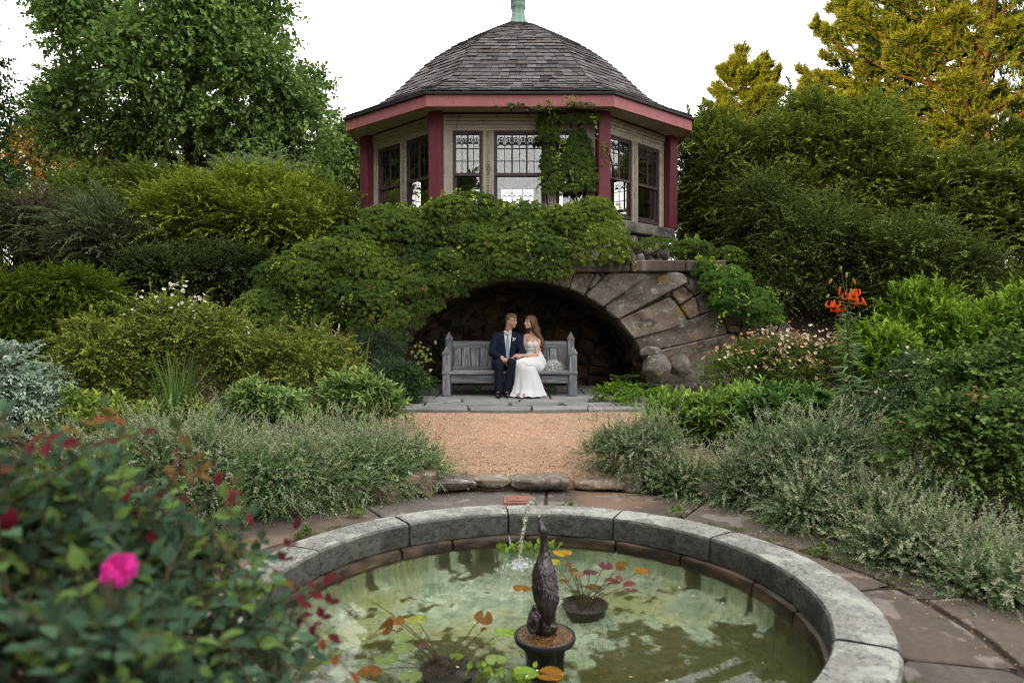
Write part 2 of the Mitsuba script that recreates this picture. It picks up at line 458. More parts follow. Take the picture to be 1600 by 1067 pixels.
# loose grit and leaf litter on the gravel and along its stone edge
nn = 2600
lx = rng.uniform(-1.9, 2.2, nn)
ly = 6.12 + rng.random(nn) ** 1.6 * 2.85
lz = 0.120 + 0.20 * sstep(5.9, 9.0, ly)
s = rng.uniform(0.003, 0.011, nn)
tetra = np.array([[-1, -0.6, 0], [1, -0.5, 0.1], [0.1, 1, 0], [0, 0, 0.9]])
rot = rng.random(nn) * 6.28
tv = tetra[None] * s[:, None, None]
tv = np.stack([tv[..., 0] * np.cos(rot)[:, None] - tv[..., 1] * np.sin(rot)[:, None], tv[..., 0] * np.sin(rot)[:, None] + tv[..., 1] * np.cos(rot)[:, None], tv[..., 2]], -1) + np.stack([lx, ly, lz], -1)[:, None]
tf = (np.array([[0, 1, 3], [1, 2, 3], [2, 0, 3]])[None] + np.arange(nn)[:, None, None] * 4).reshape(-1, 3)
tc = np.where(rng.random((nn, 1)) < 0.35, [[0.10, 0.06, 0.035]], [[0.45, 0.27, 0.17]]) * rng.uniform(0.6, 1.3, (nn, 1))
k = thing('grit', 'scattered grit and dry litter lying on the peach coloured gravel', 'grit', kind='stuff')
put(k, (tv.reshape(-1, 3), tf), 'matte', False, color=np.repeat(tc, 4, 0))


def slab_mesh(poly, z0, z1, rng, bev=0.012, wob=0.004, tilt=0.0):
    """A paving slab: an outline with a rounded, slightly uneven top edge."""
    n = max(12, int(poly.exterior.length / 0.12))
    P = ring_poly(poly, n)
    c = P.mean(0)
    d = P - c
    L = np.linalg.norm(d, axis=1, keepdims=True)
    tl = d @ (rng.normal(size=2) * tilt)
    jit = (rng.random((n, 1)) - 0.5) * wob * 2
    P = P + d / L * jit
    inner = c + (P - c) * (1 - bev / L)
    mid = c + (P - c) * 0.5
    v = np.vstack([np.column_stack([P, np.full(n, z0)]), np.column_stack([P, z1 - bev * 0.7 + tl]), np.column_stack([inner, z1 + tl]),
                   np.column_stack([mid, z1 + tl * 0.5 + wob * (rng.random(n) - 0.5)]), [[c[0], c[1], z1]]])
    f = []
    for i in range(3):
        for j in range(n):
            k = (j + 1) % n
            a, b, cc, e = i * n + j, i * n + k, (i + 1) * n + k, (i + 1) * n + j
            f += [[a, b, cc], [a, cc, e]]
    for j in range(n):
        f.append([3 * n + j, 3 * n + (j + 1) % n, 4 * n])
    return v, np.array(f)


# paved ring round the pool
def sector(r0, r1, a0, a1, gap=0.012, n=10):
    a = np.radians(np.linspace(a0, a1, n))
    o = [(PX + r1 * math.cos(t), PY + r1 * math.sin(t)) for t in a]
    i = [(PX + r0 * math.cos(t), PY + r0 * math.sin(t)) for t in a[::-1]]
    return Polygon(o + i).buffer(-gap)


ring_walk = structure('pool_walk')
put(ring_walk, (lambda m: (m[0], m[1]))(lathe([(1.50, -0.02), (2.86, -0.012)], 72, (PX, PY, 0))), 'soil')
rng = np.random.default_rng(21)
for r0, r1, cuts in ((1.535, 2.03, (-40, -12, 14, 41, 70, 105, 131, 158, 187, 215, 242, 270, 296)), (2.05, 2.80, (-52, -22, 9, 33, 58, 86, 120, 150, 178, 205, 236, 264, 290))):
    for i, a0 in enumerate(cuts):
        a1 = cuts[i + 1] if i + 1 < len(cuts) else cuts[0] + 360
        g = sector(r0, r1, a0, a1)
        tone = 0.15 + 0.3 * rng.random()
        if r0 > 2 and a0 == 86:
            tone = 0.9
        put(child(ring_walk, 'paving_slab'), slab_mesh(g, -0.08, 0.002 + 0.008 * rng.random(), rng, 0.012, 0.005, 0.004), 'flagstone', 50, uv=(tone, rng.random()))

# terrace in front of the alcove
terrace = structure('terrace')
put(terrace, bx(-2.3, 2.35, 9.12, 13.2, 0.1, 0.325), 'mortar')
edge = [(-2.3, 9.05), (-1.4, 9.0), (-0.6, 8.94), (0.2, 8.93), (1.0, 9.0), (1.7, 9.14), (2.4, 9.4)]
rng = np.random.default_rng(33)


def edge_y(x):
    return float(np.interp(x, [e[0] for e in edge], [e[1] for e in edge]))


rows = [(0.0, 0.5, (-2.3, -1.55, -0.62, 0.28, 1.05, 1.8, 2.4)), (0.5, 0.98, (-2.3, -1.25, -0.95, -0.02, 0.70, 1.45, 2.35)), (0.98, 1.45, (-2.3, -1.7, -0.78, 0.15, 1.2, 2.35)), (1.45, 2.2, (-2.3, -1.2, -0.2, 0.6, 1.5, 2.35)), (2.2, 3.2, (-2.3, -1.2, 0.0, 1.2, 2.35)), (3.2, 4.1, (-2.3, -1.0, 0.5, 2.35))]
for ra, rb, xs in rows:
    for x0, x1 in zip(xs[:-1], xs[1:]):
        sk = rng.uniform(-0.14, 0.14, 2)
        nx = 5
        top = [(x, (edge_y(x) if ra == 0 else 8.97) + ra) for x in np.linspace(x0 + sk[0] * (ra < 1), x1 + sk[1] * (ra < 1), nx)]
        bot = [(x, 8.97 + rb) for x in np.linspace(x1, x0, nx)]
        g = Polygon(top + bot).buffer(-0.011)
        if ra > 0:
            g = g.buffer(-0.01).buffer(0.01)
        if g.geom_type == 'Polygon' and g.area > 0.02:
            put(child(terrace, 'paving_slab'), slab_mesh(g, 0.24, 0.357 + 0.006 * rng.random(), rng, 0.009, 0.006, 0.003), 'bluestone', 50, uv=(0.25 + 0.75 * rng.random(), rng.random()))

# ------------------------------------------------------------------ the fountain basin
basin = thing('fountain_basin', 'round low basin of grey lichen-covered granite blocks, full of water, in the foreground', 'fountain')
joints = [-26, 6, 35.5, 65, 96, 126, 156, 186, 216, 246, 276, 305, 334]
prof = np.array([(R_IN, 0.060), (R_IN - 0.004, 0.115), (R_IN + 0.002, 0.184), (R_IN + 0.012, 0.198), (R_IN + 0.04, 0.203), (R_OUT - 0.05, 0.203), (R_OUT - 0.016, 0.198), (R_OUT - 0.003, 0.18), (R_OUT, 0.08), (R_OUT, -0.10), (R_OUT - 0.22, -0.10), (R_IN + 0.02, 0.058)])


def swept_block(prof, a0, a1, seed, rough, n=26):
    rg = np.random.default_rng(seed)
    a = np.radians(np.linspace(a0, a1, n))
    # taper the ends into the joint
    e = np.minimum(np.arange(n), np.arange(n)[::-1])
    sh = np.where(e == 0, 0.006, 0.0)
    c = prof.mean(0)
    vs = []
    for i in range(n):
        d = prof - c
        p = c + d * (1 - sh[i] / (np.linalg.norm(d, axis=1, keepdims=True) + 1e-9))
        pts = np.stack([PX + p[:, 0] * np.cos(a[i]), PY + p[:, 0] * np.sin(a[i]), p[:, 1]], 1)
        nse = meshkit.fbm(pts * 9, 3, seed) - 0.5
        pts[:, :2] += (pts[:, :2] - [PX, PY]) / np.linalg.norm(pts[:, :2] - [PX, PY], axis=1, keepdims=True) * (nse * rough)[:, None]
        pts[:, 2] += (meshkit.fbm(pts * 7 + 31, 3, seed) - 0.5) * rough * (pts[:, 2] > 0)
        vs.append(pts)
    a[0] += 0.004
    m = len(prof)
    v = np.vstack(vs + [vs[0].mean(0, keepdims=True), vs[-1].mean(0, keepdims=True)])
    f = []
    for i in range(n - 1):
        for j in range(m):
            k = (j + 1) % m
            f += [[i * m + j, (i + 1) * m + j, (i + 1) * m + k], [i * m + j, (i + 1) * m + k, i * m + k]]
    for j in range(m):
        k = (j + 1) % m
        f += [[n * m, j, k], [n * m + 1, (n - 1) * m + k, (n - 1) * m + j]]
    return v, np.array(f)


rng = np.random.default_rng(8)
for i in range(12):
    pr = prof + np.array([rng.uniform(-0.004, 0.004), 0]) + np.array([0, rng.uniform(-0.004, 0.004)]) * (prof[:, 1:] > 0.1)
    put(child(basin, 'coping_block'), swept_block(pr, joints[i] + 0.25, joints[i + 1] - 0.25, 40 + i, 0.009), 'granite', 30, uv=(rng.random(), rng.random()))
low = np.array([(1.245, -0.05), (1.242, 0.02), (1.25, 0.046), (1.27, 0.053), (1.40, 0.053), (1.40, -0.05)])
lj = np.cumsum([0] + [17, 24, 20, 27, 22, 16, 25, 21, 26, 19, 23, 20, 27, 22, 26, 25]) + 3.0
lj = lj * 360 / (lj[-1] - 3.0)
for i in range(16):
    put(child(basin, 'wall_block'), swept_block(low, lj[i] + 0.3, lj[i + 1] - 0.3, 80 + i, 0.018, 14), 'wet_stone', 40)
put(child(basin, 'lining'), lathe([(0.0, -0.36), (0.6, -0.36), (1.05, -0.35), (1.20, -0.33), (1.255, -0.27), (1.258, -0.04)], 72, (PX, PY, 0)), 'pool_floor_algae', True)

# the water: a fine sheet with ripples spreading from where the jet falls
water = structure('water')
rr = np.concatenate([[0.0], np.linspace(0.02, 1.262, 110)])
th = np.linspace(0, 2 * np.pi, 260, endpoint=False)
RR, TH = np.meshgrid(rr, th, indexing='ij')
X, Y = PX + RR * np.cos(TH), PY + RR * np.sin(TH)
JX, JY = 0.045, 4.06
D = np.hypot(X - JX, Y - JY)
nz = lambda s, k: meshkit.noise(np.stack([X * s, Y * s * 1.25, X * 0 + k], -1), k) - 0.5
Zw = 0.0034 * np.exp(-D / 0.30) * np.sin(D * 2 * np.pi / 0.062) + 0.0030 * np.exp(-(D / 0.05) ** 2)
Zw += 0.0016 * np.exp(-D / 0.9) * np.sin(D * 2 * np.pi / 0.11)
Zw += 0.0018 * nz(3.2, 1) + 0.0006 * nz(8.5, 2) + 0.00015 * nz(19, 3)
m = len(th)
ii = np.arange(len(rr) - 1)[:, None] * m
jj = np.arange(m)[None]
kk = (jj + 1) % m
put(water, (np.stack([X, Y, Zw], -1).reshape(-1, 3), np.stack([ii + jj, ii + m + jj, ii + m + kk, ii + kk], -1).reshape(-1, 4)), 'pool_water', True)
# ------------------------------------------------------------------ stone alcove with its arch
alcove = thing('stone_alcove', 'rustic stone arch alcove of long rough granite blocks under the pavilion', 'alcove')
AX, AZ, AR = 0.10, -0.06, 2.29      # arch centre and radius in the wall's plane
WY = 11.22                           # front of the wall
outline = Polygon([(-3.6, 0.1), (-3.4, 1.7), (-2.6, 2.35), (3.5, 2.36), (3.62, 1.95), (4.2, 1.8), (4.75, 1.35), (5.0, 0.1)])
arch = Point(AX, AZ).buffer(AR, 64)
wall_area = outline.difference(arch.union(sbox(AX - AR, -1, AX + AR, AZ)))


def ext(poly, y0, y1):
    m = trimesh.creation.extrude_polygon(poly, y1 - y0, engine='earcut')
    v = np.array(m.vertices)
    return np.stack([v[:, 0], v[:, 2] + y0, v[:, 1]], 1), np.array(m.faces)[:, ::-1]


put(child(alcove, 'mortar_core'), ext(wall_area.buffer(-0.02), WY + 0.07, WY + 0.75), 'mortar')
rng = np.random.default_rng(77)


def rough_stone(poly, proud, n, bev):
    """A quarried block: its outline, a bevel, and a broken face meshed from scattered points: (u, v, w), w towards the back."""
    from scipy.spatial import Delaunay
    bev = min(bev, 0.12 * math.sqrt(poly.area))
    P = ring_poly(poly, n)
    inner = poly.buffer(-bev)
    if inner.geom_type != 'Polygon' or inner.is_empty:
        inner = affinity.scale(poly, 0.85, 0.85)
    c = np.array(poly.representative_point().coords[0])
    # the bevel's inner ring: the outline pulled in, point by point
    Q = np.array([inner.exterior.interpolate(inner.exterior.project(Point(*p))).coords[0] for p in P])
    step = max(0.026, math.sqrt(poly.area) / 13)
    x0, y0, x1, y1 = inner.bounds
    g = np.array([(x, y) for x in np.arange(x0, x1, step) for y in np.arange(y0, y1, step)]).reshape(-1, 2)
    g = g + rng.uniform(-0.35, 0.35, g.shape) * step
    core = inner.buffer(-0.45 * step)
    g = np.array([q for q in g if core.contains(Point(*q))]).reshape(-1, 2)
    F = np.vstack([Q, g, [c]])
    tri = Delaunay(F + rng.normal(size=F.shape) * 1e-6).simplices
    ok = [inner.buffer(0.004).contains(Point(*F[t].mean(0))) for t in tri]
    tri = tri[np.array(ok)]
    a = F[tri]
    flip = ((a[:, 1, 0] - a[:, 0, 0]) * (a[:, 2, 1] - a[:, 0, 1]) - (a[:, 1, 1] - a[:, 0, 1]) * (a[:, 2, 0] - a[:, 0, 0])) < 0
    tri[flip] = tri[flip][:, ::-1]
    so = rng.random() * 90
    q3 = np.column_stack([F * 4.5 + so, np.zeros(len(F))])
    w = -proud + 0.115 * (meshkit.fbm(q3, 4, 3) - 0.5) + 0.028 * (meshkit.fbm(q3 * 4.5, 2, 8) - 0.5) + 0.055 * np.abs(meshkit.noise(q3 * 0.8, 5) - 0.5) * 2 + (F - c) @ (rng.normal(size=2) * 0.05)
    v = np.vstack([np.column_stack([P, np.full(n, 0.20)]), np.column_stack([P, w[:n] + bev * 0.9]), np.column_stack([F, w])])
    f = []
    for r, s in ((0, n), (n, 2 * n)):
        for k in range(n):
            m = (k + 1) % n
            f += [[r + k, r + m, s + m], [r + k, s + m, s + k]]
    return v, np.vstack([np.array(f), tri + 2 * n])


def face_stone(poly, proud, bulge, key, m, tone, y=WY, n=20, rough=0.03, bev=0.018):
    v, f = rough_stone(poly, proud, n, bev)
    put(key, (np.stack([v[:, 0], v[:, 2] + y, v[:, 1]], 1), f), m, 28, uv=(tone, rng.random()))


# voussoirs: long radial blocks, outer ends at uneven distances
cuts = [0, 15, 28, 35, 45, 53, 62, 69, 76, 83, 91, 99, 106, 114, 121, 129, 137, 146, 155, 166, 180]
taken = arch.buffer(0.0)
lens = {0: 1.25, 15: 1.55, 28: 1.45, 35: 0.95, 45: 1.30, 53: 1.05, 62: 0.8}
for i in range(len(cuts) - 1):
    a0, a1 = cuts[i], cuts[i + 1]
    L = lens.get(a0, 0.55 + 0.25 * rng.random())
    lean = -6 if 10 < a0 < 60 else 0
    t = np.radians(np.linspace(a0, a1, 6))
    t2 = np.radians(np.linspace(a0 + lean, a1 + lean, 6))[::-1]
    inner = [(AX + (AR + 0.01) * math.cos(q), AZ + (AR + 0.01) * math.sin(q)) for q in t]
    outer = [(AX + (AR + L) * math.cos(q), AZ + (AR + L) * math.sin(q)) for q in t2]
    full = Polygon(inner + outer).buffer(0).intersection(outline)
    g = full.buffer(-0.020).buffer(0.011)
    g = g if g.geom_type == 'Polygon' else max(g.geoms, key=lambda s: s.area)
    taken = taken.union(full)
    face_stone(g, 0.03 + 0.07 * rng.random(), 0.04, child(alcove, 'arch_stone'), 'field_stone', rng.random() * 0.55, n=34)
rest = outline.difference(taken).difference(sbox(AX - AR, -1, AX + AR, AZ))
pts = []
while len(pts) < 60:
    p = (rng.uniform(-3.6, 5.0), rng.uniform(0.1, 2.35))
    if rest.contains(Point(p)) and all((p[0] - q[0]) ** 2 + (p[1] - q[1]) ** 2 > 0.28 ** 2 for q in pts) or rng.random() < 0.0005:
        pts.append(p)
    elif rng.random() < 0.004:
        pts.append((rng.uniform(-3.6, 5.0), rng.uniform(0.1, 2.35)))
for g in voronoi_cells(rest, pts, 0.009):
    face_stone(g, 0.01 + 0.06 * rng.random(), 0.03, child(alcove, 'wall_stone'), 'field_stone', rng.random() * 0.9)
# ledge of long cap slabs over the wall
for x0, x1 in ((-2.6, -1.2), (-1.2, 0.3), (0.3, 1.92), (1.92, 2.82), (2.82, 3.48)):
    v, f = bevel_box(x0 + 0.006, x1 - 0.006, WY - 0.13, WY + 1.3, 2.36, 2.545, 0.02)
    put(child(alcove, 'cap_slab'), (v, f), 'flagstone', 30, uv=(0.25 + 0.3 * rng.random(), rng.random()))
# the niche: barrel vault, back wall and their stones
th = np.linspace(0, np.pi, 60)
ys = np.linspace(WY + 0.10, 13.7, 14)
TH, YY = np.meshgrid(th, ys, indexing='ij')
base = np.stack([AX + np.cos(TH) * AR, YY, AZ + np.sin(TH) * AR], -1)
rad = AR + 0.03 + 0.10 * (meshkit.fbm(base * 2.2, 3, 4) - 0.5)
V = np.stack([AX + np.cos(TH) * rad, YY, AZ + np.sin(TH) * rad], -1).reshape(-1, 3)
ii = np.arange(59)[:, None] * 14 + np.arange(13)[None]
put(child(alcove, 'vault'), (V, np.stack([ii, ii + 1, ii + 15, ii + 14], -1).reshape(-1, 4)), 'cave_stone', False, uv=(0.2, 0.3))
back = Point(AX, AZ).buffer(AR + 0.1, 48).intersection(sbox(-4, 0.0, 4, 4))
put(child(alcove, 'back_core'), ext(back, 13.56, 13.8), 'mortar')
pts = []
for r in range(9):
    z = 0.35 + r * 0.24
    x = -2.3 + rng.uniform(0, 0.3)
    while x < 2.5:
        pts.append((x, z + rng.uniform(-0.07, 0.07)))
        x += rng.uniform(0.28, 0.66)
for g in voronoi_cells(back.buffer(-0.03), pts, 0.012):
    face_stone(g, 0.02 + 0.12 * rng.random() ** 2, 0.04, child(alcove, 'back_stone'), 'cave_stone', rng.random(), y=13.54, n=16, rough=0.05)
# side walls of the niche: stones lining the vault's springing, right side seen best
for sgn in (-1, 1):
    for k in range(3):
        for j in range(7):
            a = (0.10 + 0.16 * k + 0.03 * rng.random())
            ang = a if sgn > 0 else math.pi - a
            c = (AX + (AR - 0.02) * math.cos(ang), WY + 0.32 + 0.33 * j + 0.1 * rng.random(), AZ + (AR + 0.02) * math.sin(ang) + 0.1)
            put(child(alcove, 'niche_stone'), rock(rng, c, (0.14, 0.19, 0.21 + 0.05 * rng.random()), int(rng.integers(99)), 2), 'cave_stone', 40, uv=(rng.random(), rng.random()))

# boulders at the arch's right foot
for i, (px, py, d, r, lab) in enumerate(((1026, 580, 10.6, (0.23, 0.21, 0.27), 'rounded grey boulder at the right foot of the stone arch'), (1018, 552, 10.85, (0.19, 0.16, 0.11), 'flat topped grey stone resting above the boulder at the arch foot'),
                                        (1062, 572, 10.8, (0.17, 0.16, 0.19), 'dark stone right of the boulder at the arch foot'))):
    k = thing('boulder', lab, 'boulder')
    put(k, rock(rng, at(px, py, d), r, i + 4, 3), 'field_stone', 40, uv=(0.1, 0.2 + 0.2 * i))

# edging stones between the gravel and the pool walk, and along the beds
def edge_stone(px, py, d, r, tone, lab, group=None, sub=3, m='field_stone'):
    k = thing('edging_stone', lab, 'edging stone', group)
    c = at(px, py, d)
    v, f = rock(rng, (0, 0, 0), (1, 1, 1), int(rng.integers(500)), sub)
    v = np.sign(v) * np.abs(v) ** 0.62
    v[:, 2] = np.where(v[:, 2] > 0.75, 0.75 + (v[:, 2] - 0.75) * 0.25, v[:, 2])
    put(k, (v * np.asarray(r) * 0.95 + c, f), m, 40, uv=(tone, rng.random()))


edge_stone(700, 753, 6.00, (0.28, 0.24, 0.060), 0.3, 'grey-brown edging stone at the left end of the row below the gravel', m='field_stone')
edge_stone(768, 750, 6.05, (0.18, 0.19, 0.052), 0.55, 'small flat pale edging stone left of centre below the gravel', m='field_stone')
edge_stone(847, 751, 6.03, (0.30, 0.21, 0.058), 0.3, 'largest flat pale edging stone in the middle below the gravel', m='field_stone')
edge_stone(938, 754, 6.08, (0.26, 0.22, 0.060), 0.9, 'low brownish edging stone at the right end of the row below the gravel')
edge_stone(986, 757, 5.98, (0.105, 0.10, 0.125), 0.6, 'egg shaped brownish stone under the right catmint edge')
edge_stone(645, 756, 5.85, (0.24, 0.20, 0.14), 0.95, 'brown mossy stone under the catmint, left of the gravel')
edge_stone(595, 770, 5.62, (0.16, 0.16, 0.11), 0.5, 'shadowed stone under the left catmint, between two browner stones')
edge_stone(540, 772, 5.50, (0.16, 0.16, 0.13), 0.6, 'third edging stone left of the gravel under the catmint')
edge_stone(497, 778, 5.38, (0.11, 0.14, 0.14), 0.4, 'narrow upright edging stone under the left catmint')
edge_stone(459, 785, 5.26, (0.14, 0.15, 0.16), 0.7, 'tall brown edging stone at the left end of the catmint border')
for i, a in enumerate(np.linspace(58, -14, 11)):
    c = (PX + 2.98 * math.cos(math.radians(a)), PY + 2.98 * math.sin(math.radians(a)), 0.03)
    k = thing('edging_stone', ('first', 'second', 'third', 'fourth', 'fifth', 'sixth', 'seventh', 'eighth', 'ninth', 'tenth', 'last')[i] + ' stone, counted from the gravel, half hidden under the right catmint', 'edging stone', 'edging stones under the right catmint')
    put(k, rock(rng, c, (0.16 + 0.05 * rng.random(), 0.15, 0.10 + 0.05 * rng.random()), i + 60, 2), 'field_stone', 40, uv=(0.5 + 0.4 * rng.random(), rng.random()))
# ------------------------------------------------------------------ the octagonal garden pavilion
pav = thing('garden_pavilion', 'octagonal garden pavilion with red posts, leaded windows and a domed shingle roof', 'pavilion')
CX, CY = 0.135, 14.92
POST = [(-1.48, -2.47), (1.48, -2.47), (3.02, -0.98), (3.02, 0.98), (1.48, 2.47), (-1.48, 2.47), (-3.02, 0.98), (-3.02, -0.98)]
EAVE = [(-1.62, -3.02), (1.62, -3.02), (3.36, -1.57), (3.36, 1.57), (1.62, 3.02), (-1.62, 3.02), (-3.36, 1.57), (-3.36, -1.57)]
POST = [(x + CX, y + CY) for x, y in POST]
EAVEW = [(x + CX, y + CY) for x, y in EAVE]
Z_SILL, Z_TOP = 3.46, 5.45
rng = np.random.default_rng(12)


def frame_of(p0, p1):
    p0, p1 = np.array(p0), np.array(p1)
    L = np.linalg.norm(p1 - p0)
    u = (p1 - p0) / L
    return p0, u, np.array([u[1], -u[0]]), L      # origin, along, outward


def lb(fr, u0, u1, w0, w1, z0, z1, bev=0.0):
    """Box in a wall's own frame: along u, outward w, up z."""
    o, u, w, L = fr
    v, f = bevel_box(u0, u1, w0, w1, z0, z1, bev) if bev else bx(u0, u1, w0, w1, z0, z1)
    P = o + v[:, :1] * u + v[:, 1:2] * w
    return np.column_stack([P, v[:, 2]]), f


roof = child(pav, 'roof')
PROF_T = np.array([0.02, 0.07, 0.17, 0.27, 0.42, 0.56, 0.675, 0.76, 0.86, 0.93, 1.0])
PROF_Z = np.array([6.66, 6.57, 6.38, 6.17, 5.82, 5.40, 4.96, 4.64, 4.38, 4.24, 4.135]) + 1.4
from scipy.interpolate import PchipInterpolator
prof_z = PchipInterpolator(PROF_T, PROF_Z)
# roof deck
ts = np.linspace(0.02, 1.0, 30)
V = np.array([[[CX + t * x, CY + t * y, float(prof_z(t)) - 0.035] for x, y in EAVE] for t in ts]).reshape(-1, 3)
F = [[i * 8 + j, (i + 1) * 8 + j, (i + 1) * 8 + (j + 1) % 8, i * 8 + (j + 1) % 8] for i in range(29) for j in range(8)]
put(roof, (V, np.array(F)), 'inside_wood')
# shingles, course by course
tt = np.linspace(0.03, 1.0, 400)
slope_len = np.concatenate([[0], np.cumsum(np.hypot(np.diff(tt) * 3.02, np.diff(prof_z(tt))))])
n_course = 29
course_t = np.interp(np.linspace(slope_len[-1], 0.10, n_course + 1), slope_len, tt)
shingles = []
for face in range(8):
    a, b = np.array(EAVE[face]), np.array(EAVE[(face + 1) % 8])
    along = (b - a) / np.linalg.norm(b - a)
    outw = np.array([along[1], -along[0]])
    for ci in range(n_course):
        t0 = course_t[ci]
        t1 = max(course_t[min(ci + 1, n_course)] - 0.012, 0.03)
        L0, L1 = np.linalg.norm(b - a) * t0, np.linalg.norm(b - a) * t1
        c0 = np.array([CX, CY]) + 0.5 * (a + b) * t0
        c1 = np.array([CX, CY]) + 0.5 * (a + b) * t1
        z0, z1 = float(prof_z(t0)), float(prof_z(t1))
        x = -0.5 * L0
        cuts = [x]
        while x < 0.5 * L0 - 0.10:
            x += rng.uniform(0.10, 0.24)
            cuts.append(min(x, 0.5 * L0))
        if cuts[-1] < 0.5 * L0 - 1e-6:
            cuts.append(0.5 * L0)
        for s0, s1 in zip(cuts[:-1], cuts[1:]):
            if s1 - s0 < 0.02:
                continue
            g = 0.004
            e0, e1 = s0 / L0 * L1, s1 / L0 * L1
            lift, thick = 0.022 + 0.012 * rng.random(), 0.014 + 0.008 * rng.random()
            drop = 0.010 * rng.random()
            d = unit(np.array([*(c0 - c1), z0 - z1]))
            out = np.array([outw[0], outw[1], 0]); nrm = unit(np.cross(np.array([*along, 0]), d)); nrm = nrm * np.sign(nrm[2])
            P = []
            for s, c, z, up in ((s0 + g, c0, z0, lift), (s1 - g, c0, z0, lift * rng.uniform(0.85, 1.15)), (e1 - g, c1, z1, 0.002), (e0 + g, c1, z1, 0.002)):
                base = np.array([*(c + along * s), z]) + nrm * up
                if up > 0.005:
                    base = base + d * drop
                P += [base, base + nrm * thick]
            v = np.array(P)
            f = np.array([[1, 3, 5], [1, 5, 7], [0, 1, 7], [0, 7, 6], [2, 5, 3], [2, 4, 5], [0, 3, 1], [0, 2, 3], [0, 6, 4], [0, 4, 2]])
            shingles.append((face, ci, v, f))
tones = [np.clip(0.55 + 0.25 * rng.normal(), 0, 1) for _ in shingles]
order = sorted(range(len(shingles)), key=lambda i: ({0: 0, 1: 1, 7: 1}.get(shingles[i][0], 3), shingles[i][1]))
for i in order[:300]:
    put(child(roof, 'shingle'), shingles[i][2:], 'shingle_wood', False, uv=(tones[i], rng.random()))
rest_i = order[300:]
k = roof + '__shingle_courses'
v, f = join([shingles[i][2:] for i in rest_i])
put(k, (v, f), 'shingle_wood', False, uv=np.repeat([[tones[i], rng.random()] for i in rest_i], 8, 0))
labels[k] = {'kind': 'stuff'}
# drip edge, fascia, soffit
parts_f, parts_d = [], []
for i in range(8):
    e = frame_of(EAVEW[i], EAVEW[(i + 1) % 8])
    put(child(pav, 'fascia'), lb(e, -0.006, e[3] + 0.006, -0.05, 0.0 + 0.002 * (i % 2), 5.285, 5.485), 'lit_red_paint')
    parts_d.append(lb(e, -0.035, e[3] + 0.035, -0.10, 0.05 + 0.002 * (i % 2), 5.489, 5.53))
put(child(pav, 'drip_edge'), join(parts_d), 'lead')
inner = [(CX + (x - CX) * 0.82, CY + (y - CY) * 0.82) for x, y in POST]
V = np.array([[x, y, 5.30] for x, y in EAVEW] + [[CX + (x - CX) * 0.5, CY + (y - CY) * 0.5, 5.46] for x, y in EAVEW] + [[CX, CY, 5.46]])
F = [[i, (i + 1) % 8, 8 + (i + 1) % 8] for i in range(8)] + [[i, 8 + (i + 1) % 8, 8 + i] for i in range(8)] + [[8 + i, 8 + (i + 1) % 8, 16] for i in range(8)]
put(child(pav, 'soffit'), (V, np.array(F)), 'soffit_paint')
# finial of green copper, eight-sided
fin = [(0.30, 7.93), (0.245, 7.99), (0.20, 8.06), (0.165, 8.15), (0.145, 8.24), (0.14, 8.32), (0.155, 8.37), (0.168, 8.39), (0.172, 8.46), (0.158, 8.475), (0.172, 8.495), (0.175, 8.55), (0.14, 8.60), (0.085, 8.635), (0.07, 8.70), (0.078, 8.72), (0.055, 8.75), (0.05, 8.80), (0.10, 8.86), (0.11, 8.92), (0.08, 8.98), (0.02, 9.06), (0.0, 9.2)]
v, f = lathe(fin, 8, (CX, CY, 0))
put(child(pav, 'finial'), xf((v - [CX, CY, 0], f), math.pi / 8, (CX, CY, 0)), 'verdigris')

# posts with caps
for i, (x, y) in enumerate(POST):
    a = math.atan2(y - CY, x - CX)
    ang = {0: -0.39, 1: 0.39, 2: 1.17, 3: -1.17, 4: -0.39, 5: 0.39, 6: 1.17, 7: -1.17}[i] * 0.55
    ro = 0.05
    cx, cy = x + ro * math.cos(a), y + ro * math.sin(a)
    p = child(pav, 'post')
    put(p, xf(bevel_box(-0.115, 0.115, -0.115, 0.115, Z_SILL + 0.002, 5.36, 0.012), ang, (cx, cy, 0)), 'shaded_red_paint')
    put(child(p, 'capital'), xf(bevel_box(-0.15, 0.15, -0.15, 0.15, 5.362, 5.44, 0.012), ang, (cx, cy, 0)), 'dark_red_paint')

ORN = np.linspace(0, 2 * np.pi, 13)


def ornament(fr, uc, zc, r, w):
    """The round flower with its leaf in the top light of a leaded pane."""
    o, u, wd, L = fr
    ring = np.stack([np.cos(ORN) * r, np.zeros(13), np.sin(ORN) * r], 1)
    v, f = tube(ring, r * 0.16, 4, False)
    dv = np.array([[0, 0, 0]] + [[math.cos(t) * r * 0.45, 0.004, math.sin(t) * r * 0.45] for t in np.linspace(0, 2 * np.pi, 9)[:-1]], float)
    df = np.array([[0, 1 + i, 1 + (i + 1) % 8] for i in range(8)])
    lv = np.array([[-1.5 * r, 0, -2.3 * r], [-0.7 * r, 0.004, -0.9 * r], [0.0, 0, -0.75 * r], [0.7 * r, 0.004, -0.9 * r], [1.4 * r, 0, -2.3 * r], [0.5 * r, 0, -1.8 * r], [-0.5 * r, 0, -1.8 * r]])
    lf = np.array([[0, 1, 6], [1, 2, 6], [2, 5, 6], [2, 3, 5], [3, 4, 5]])
    v, f = join([(v, f), (dv, df), (lv, lf)])
    P = o + (uc + v[:, :1]) * u + (w + v[:, 1:2]) * wd
    return np.column_stack([P, zc + v[:, 2]]), f


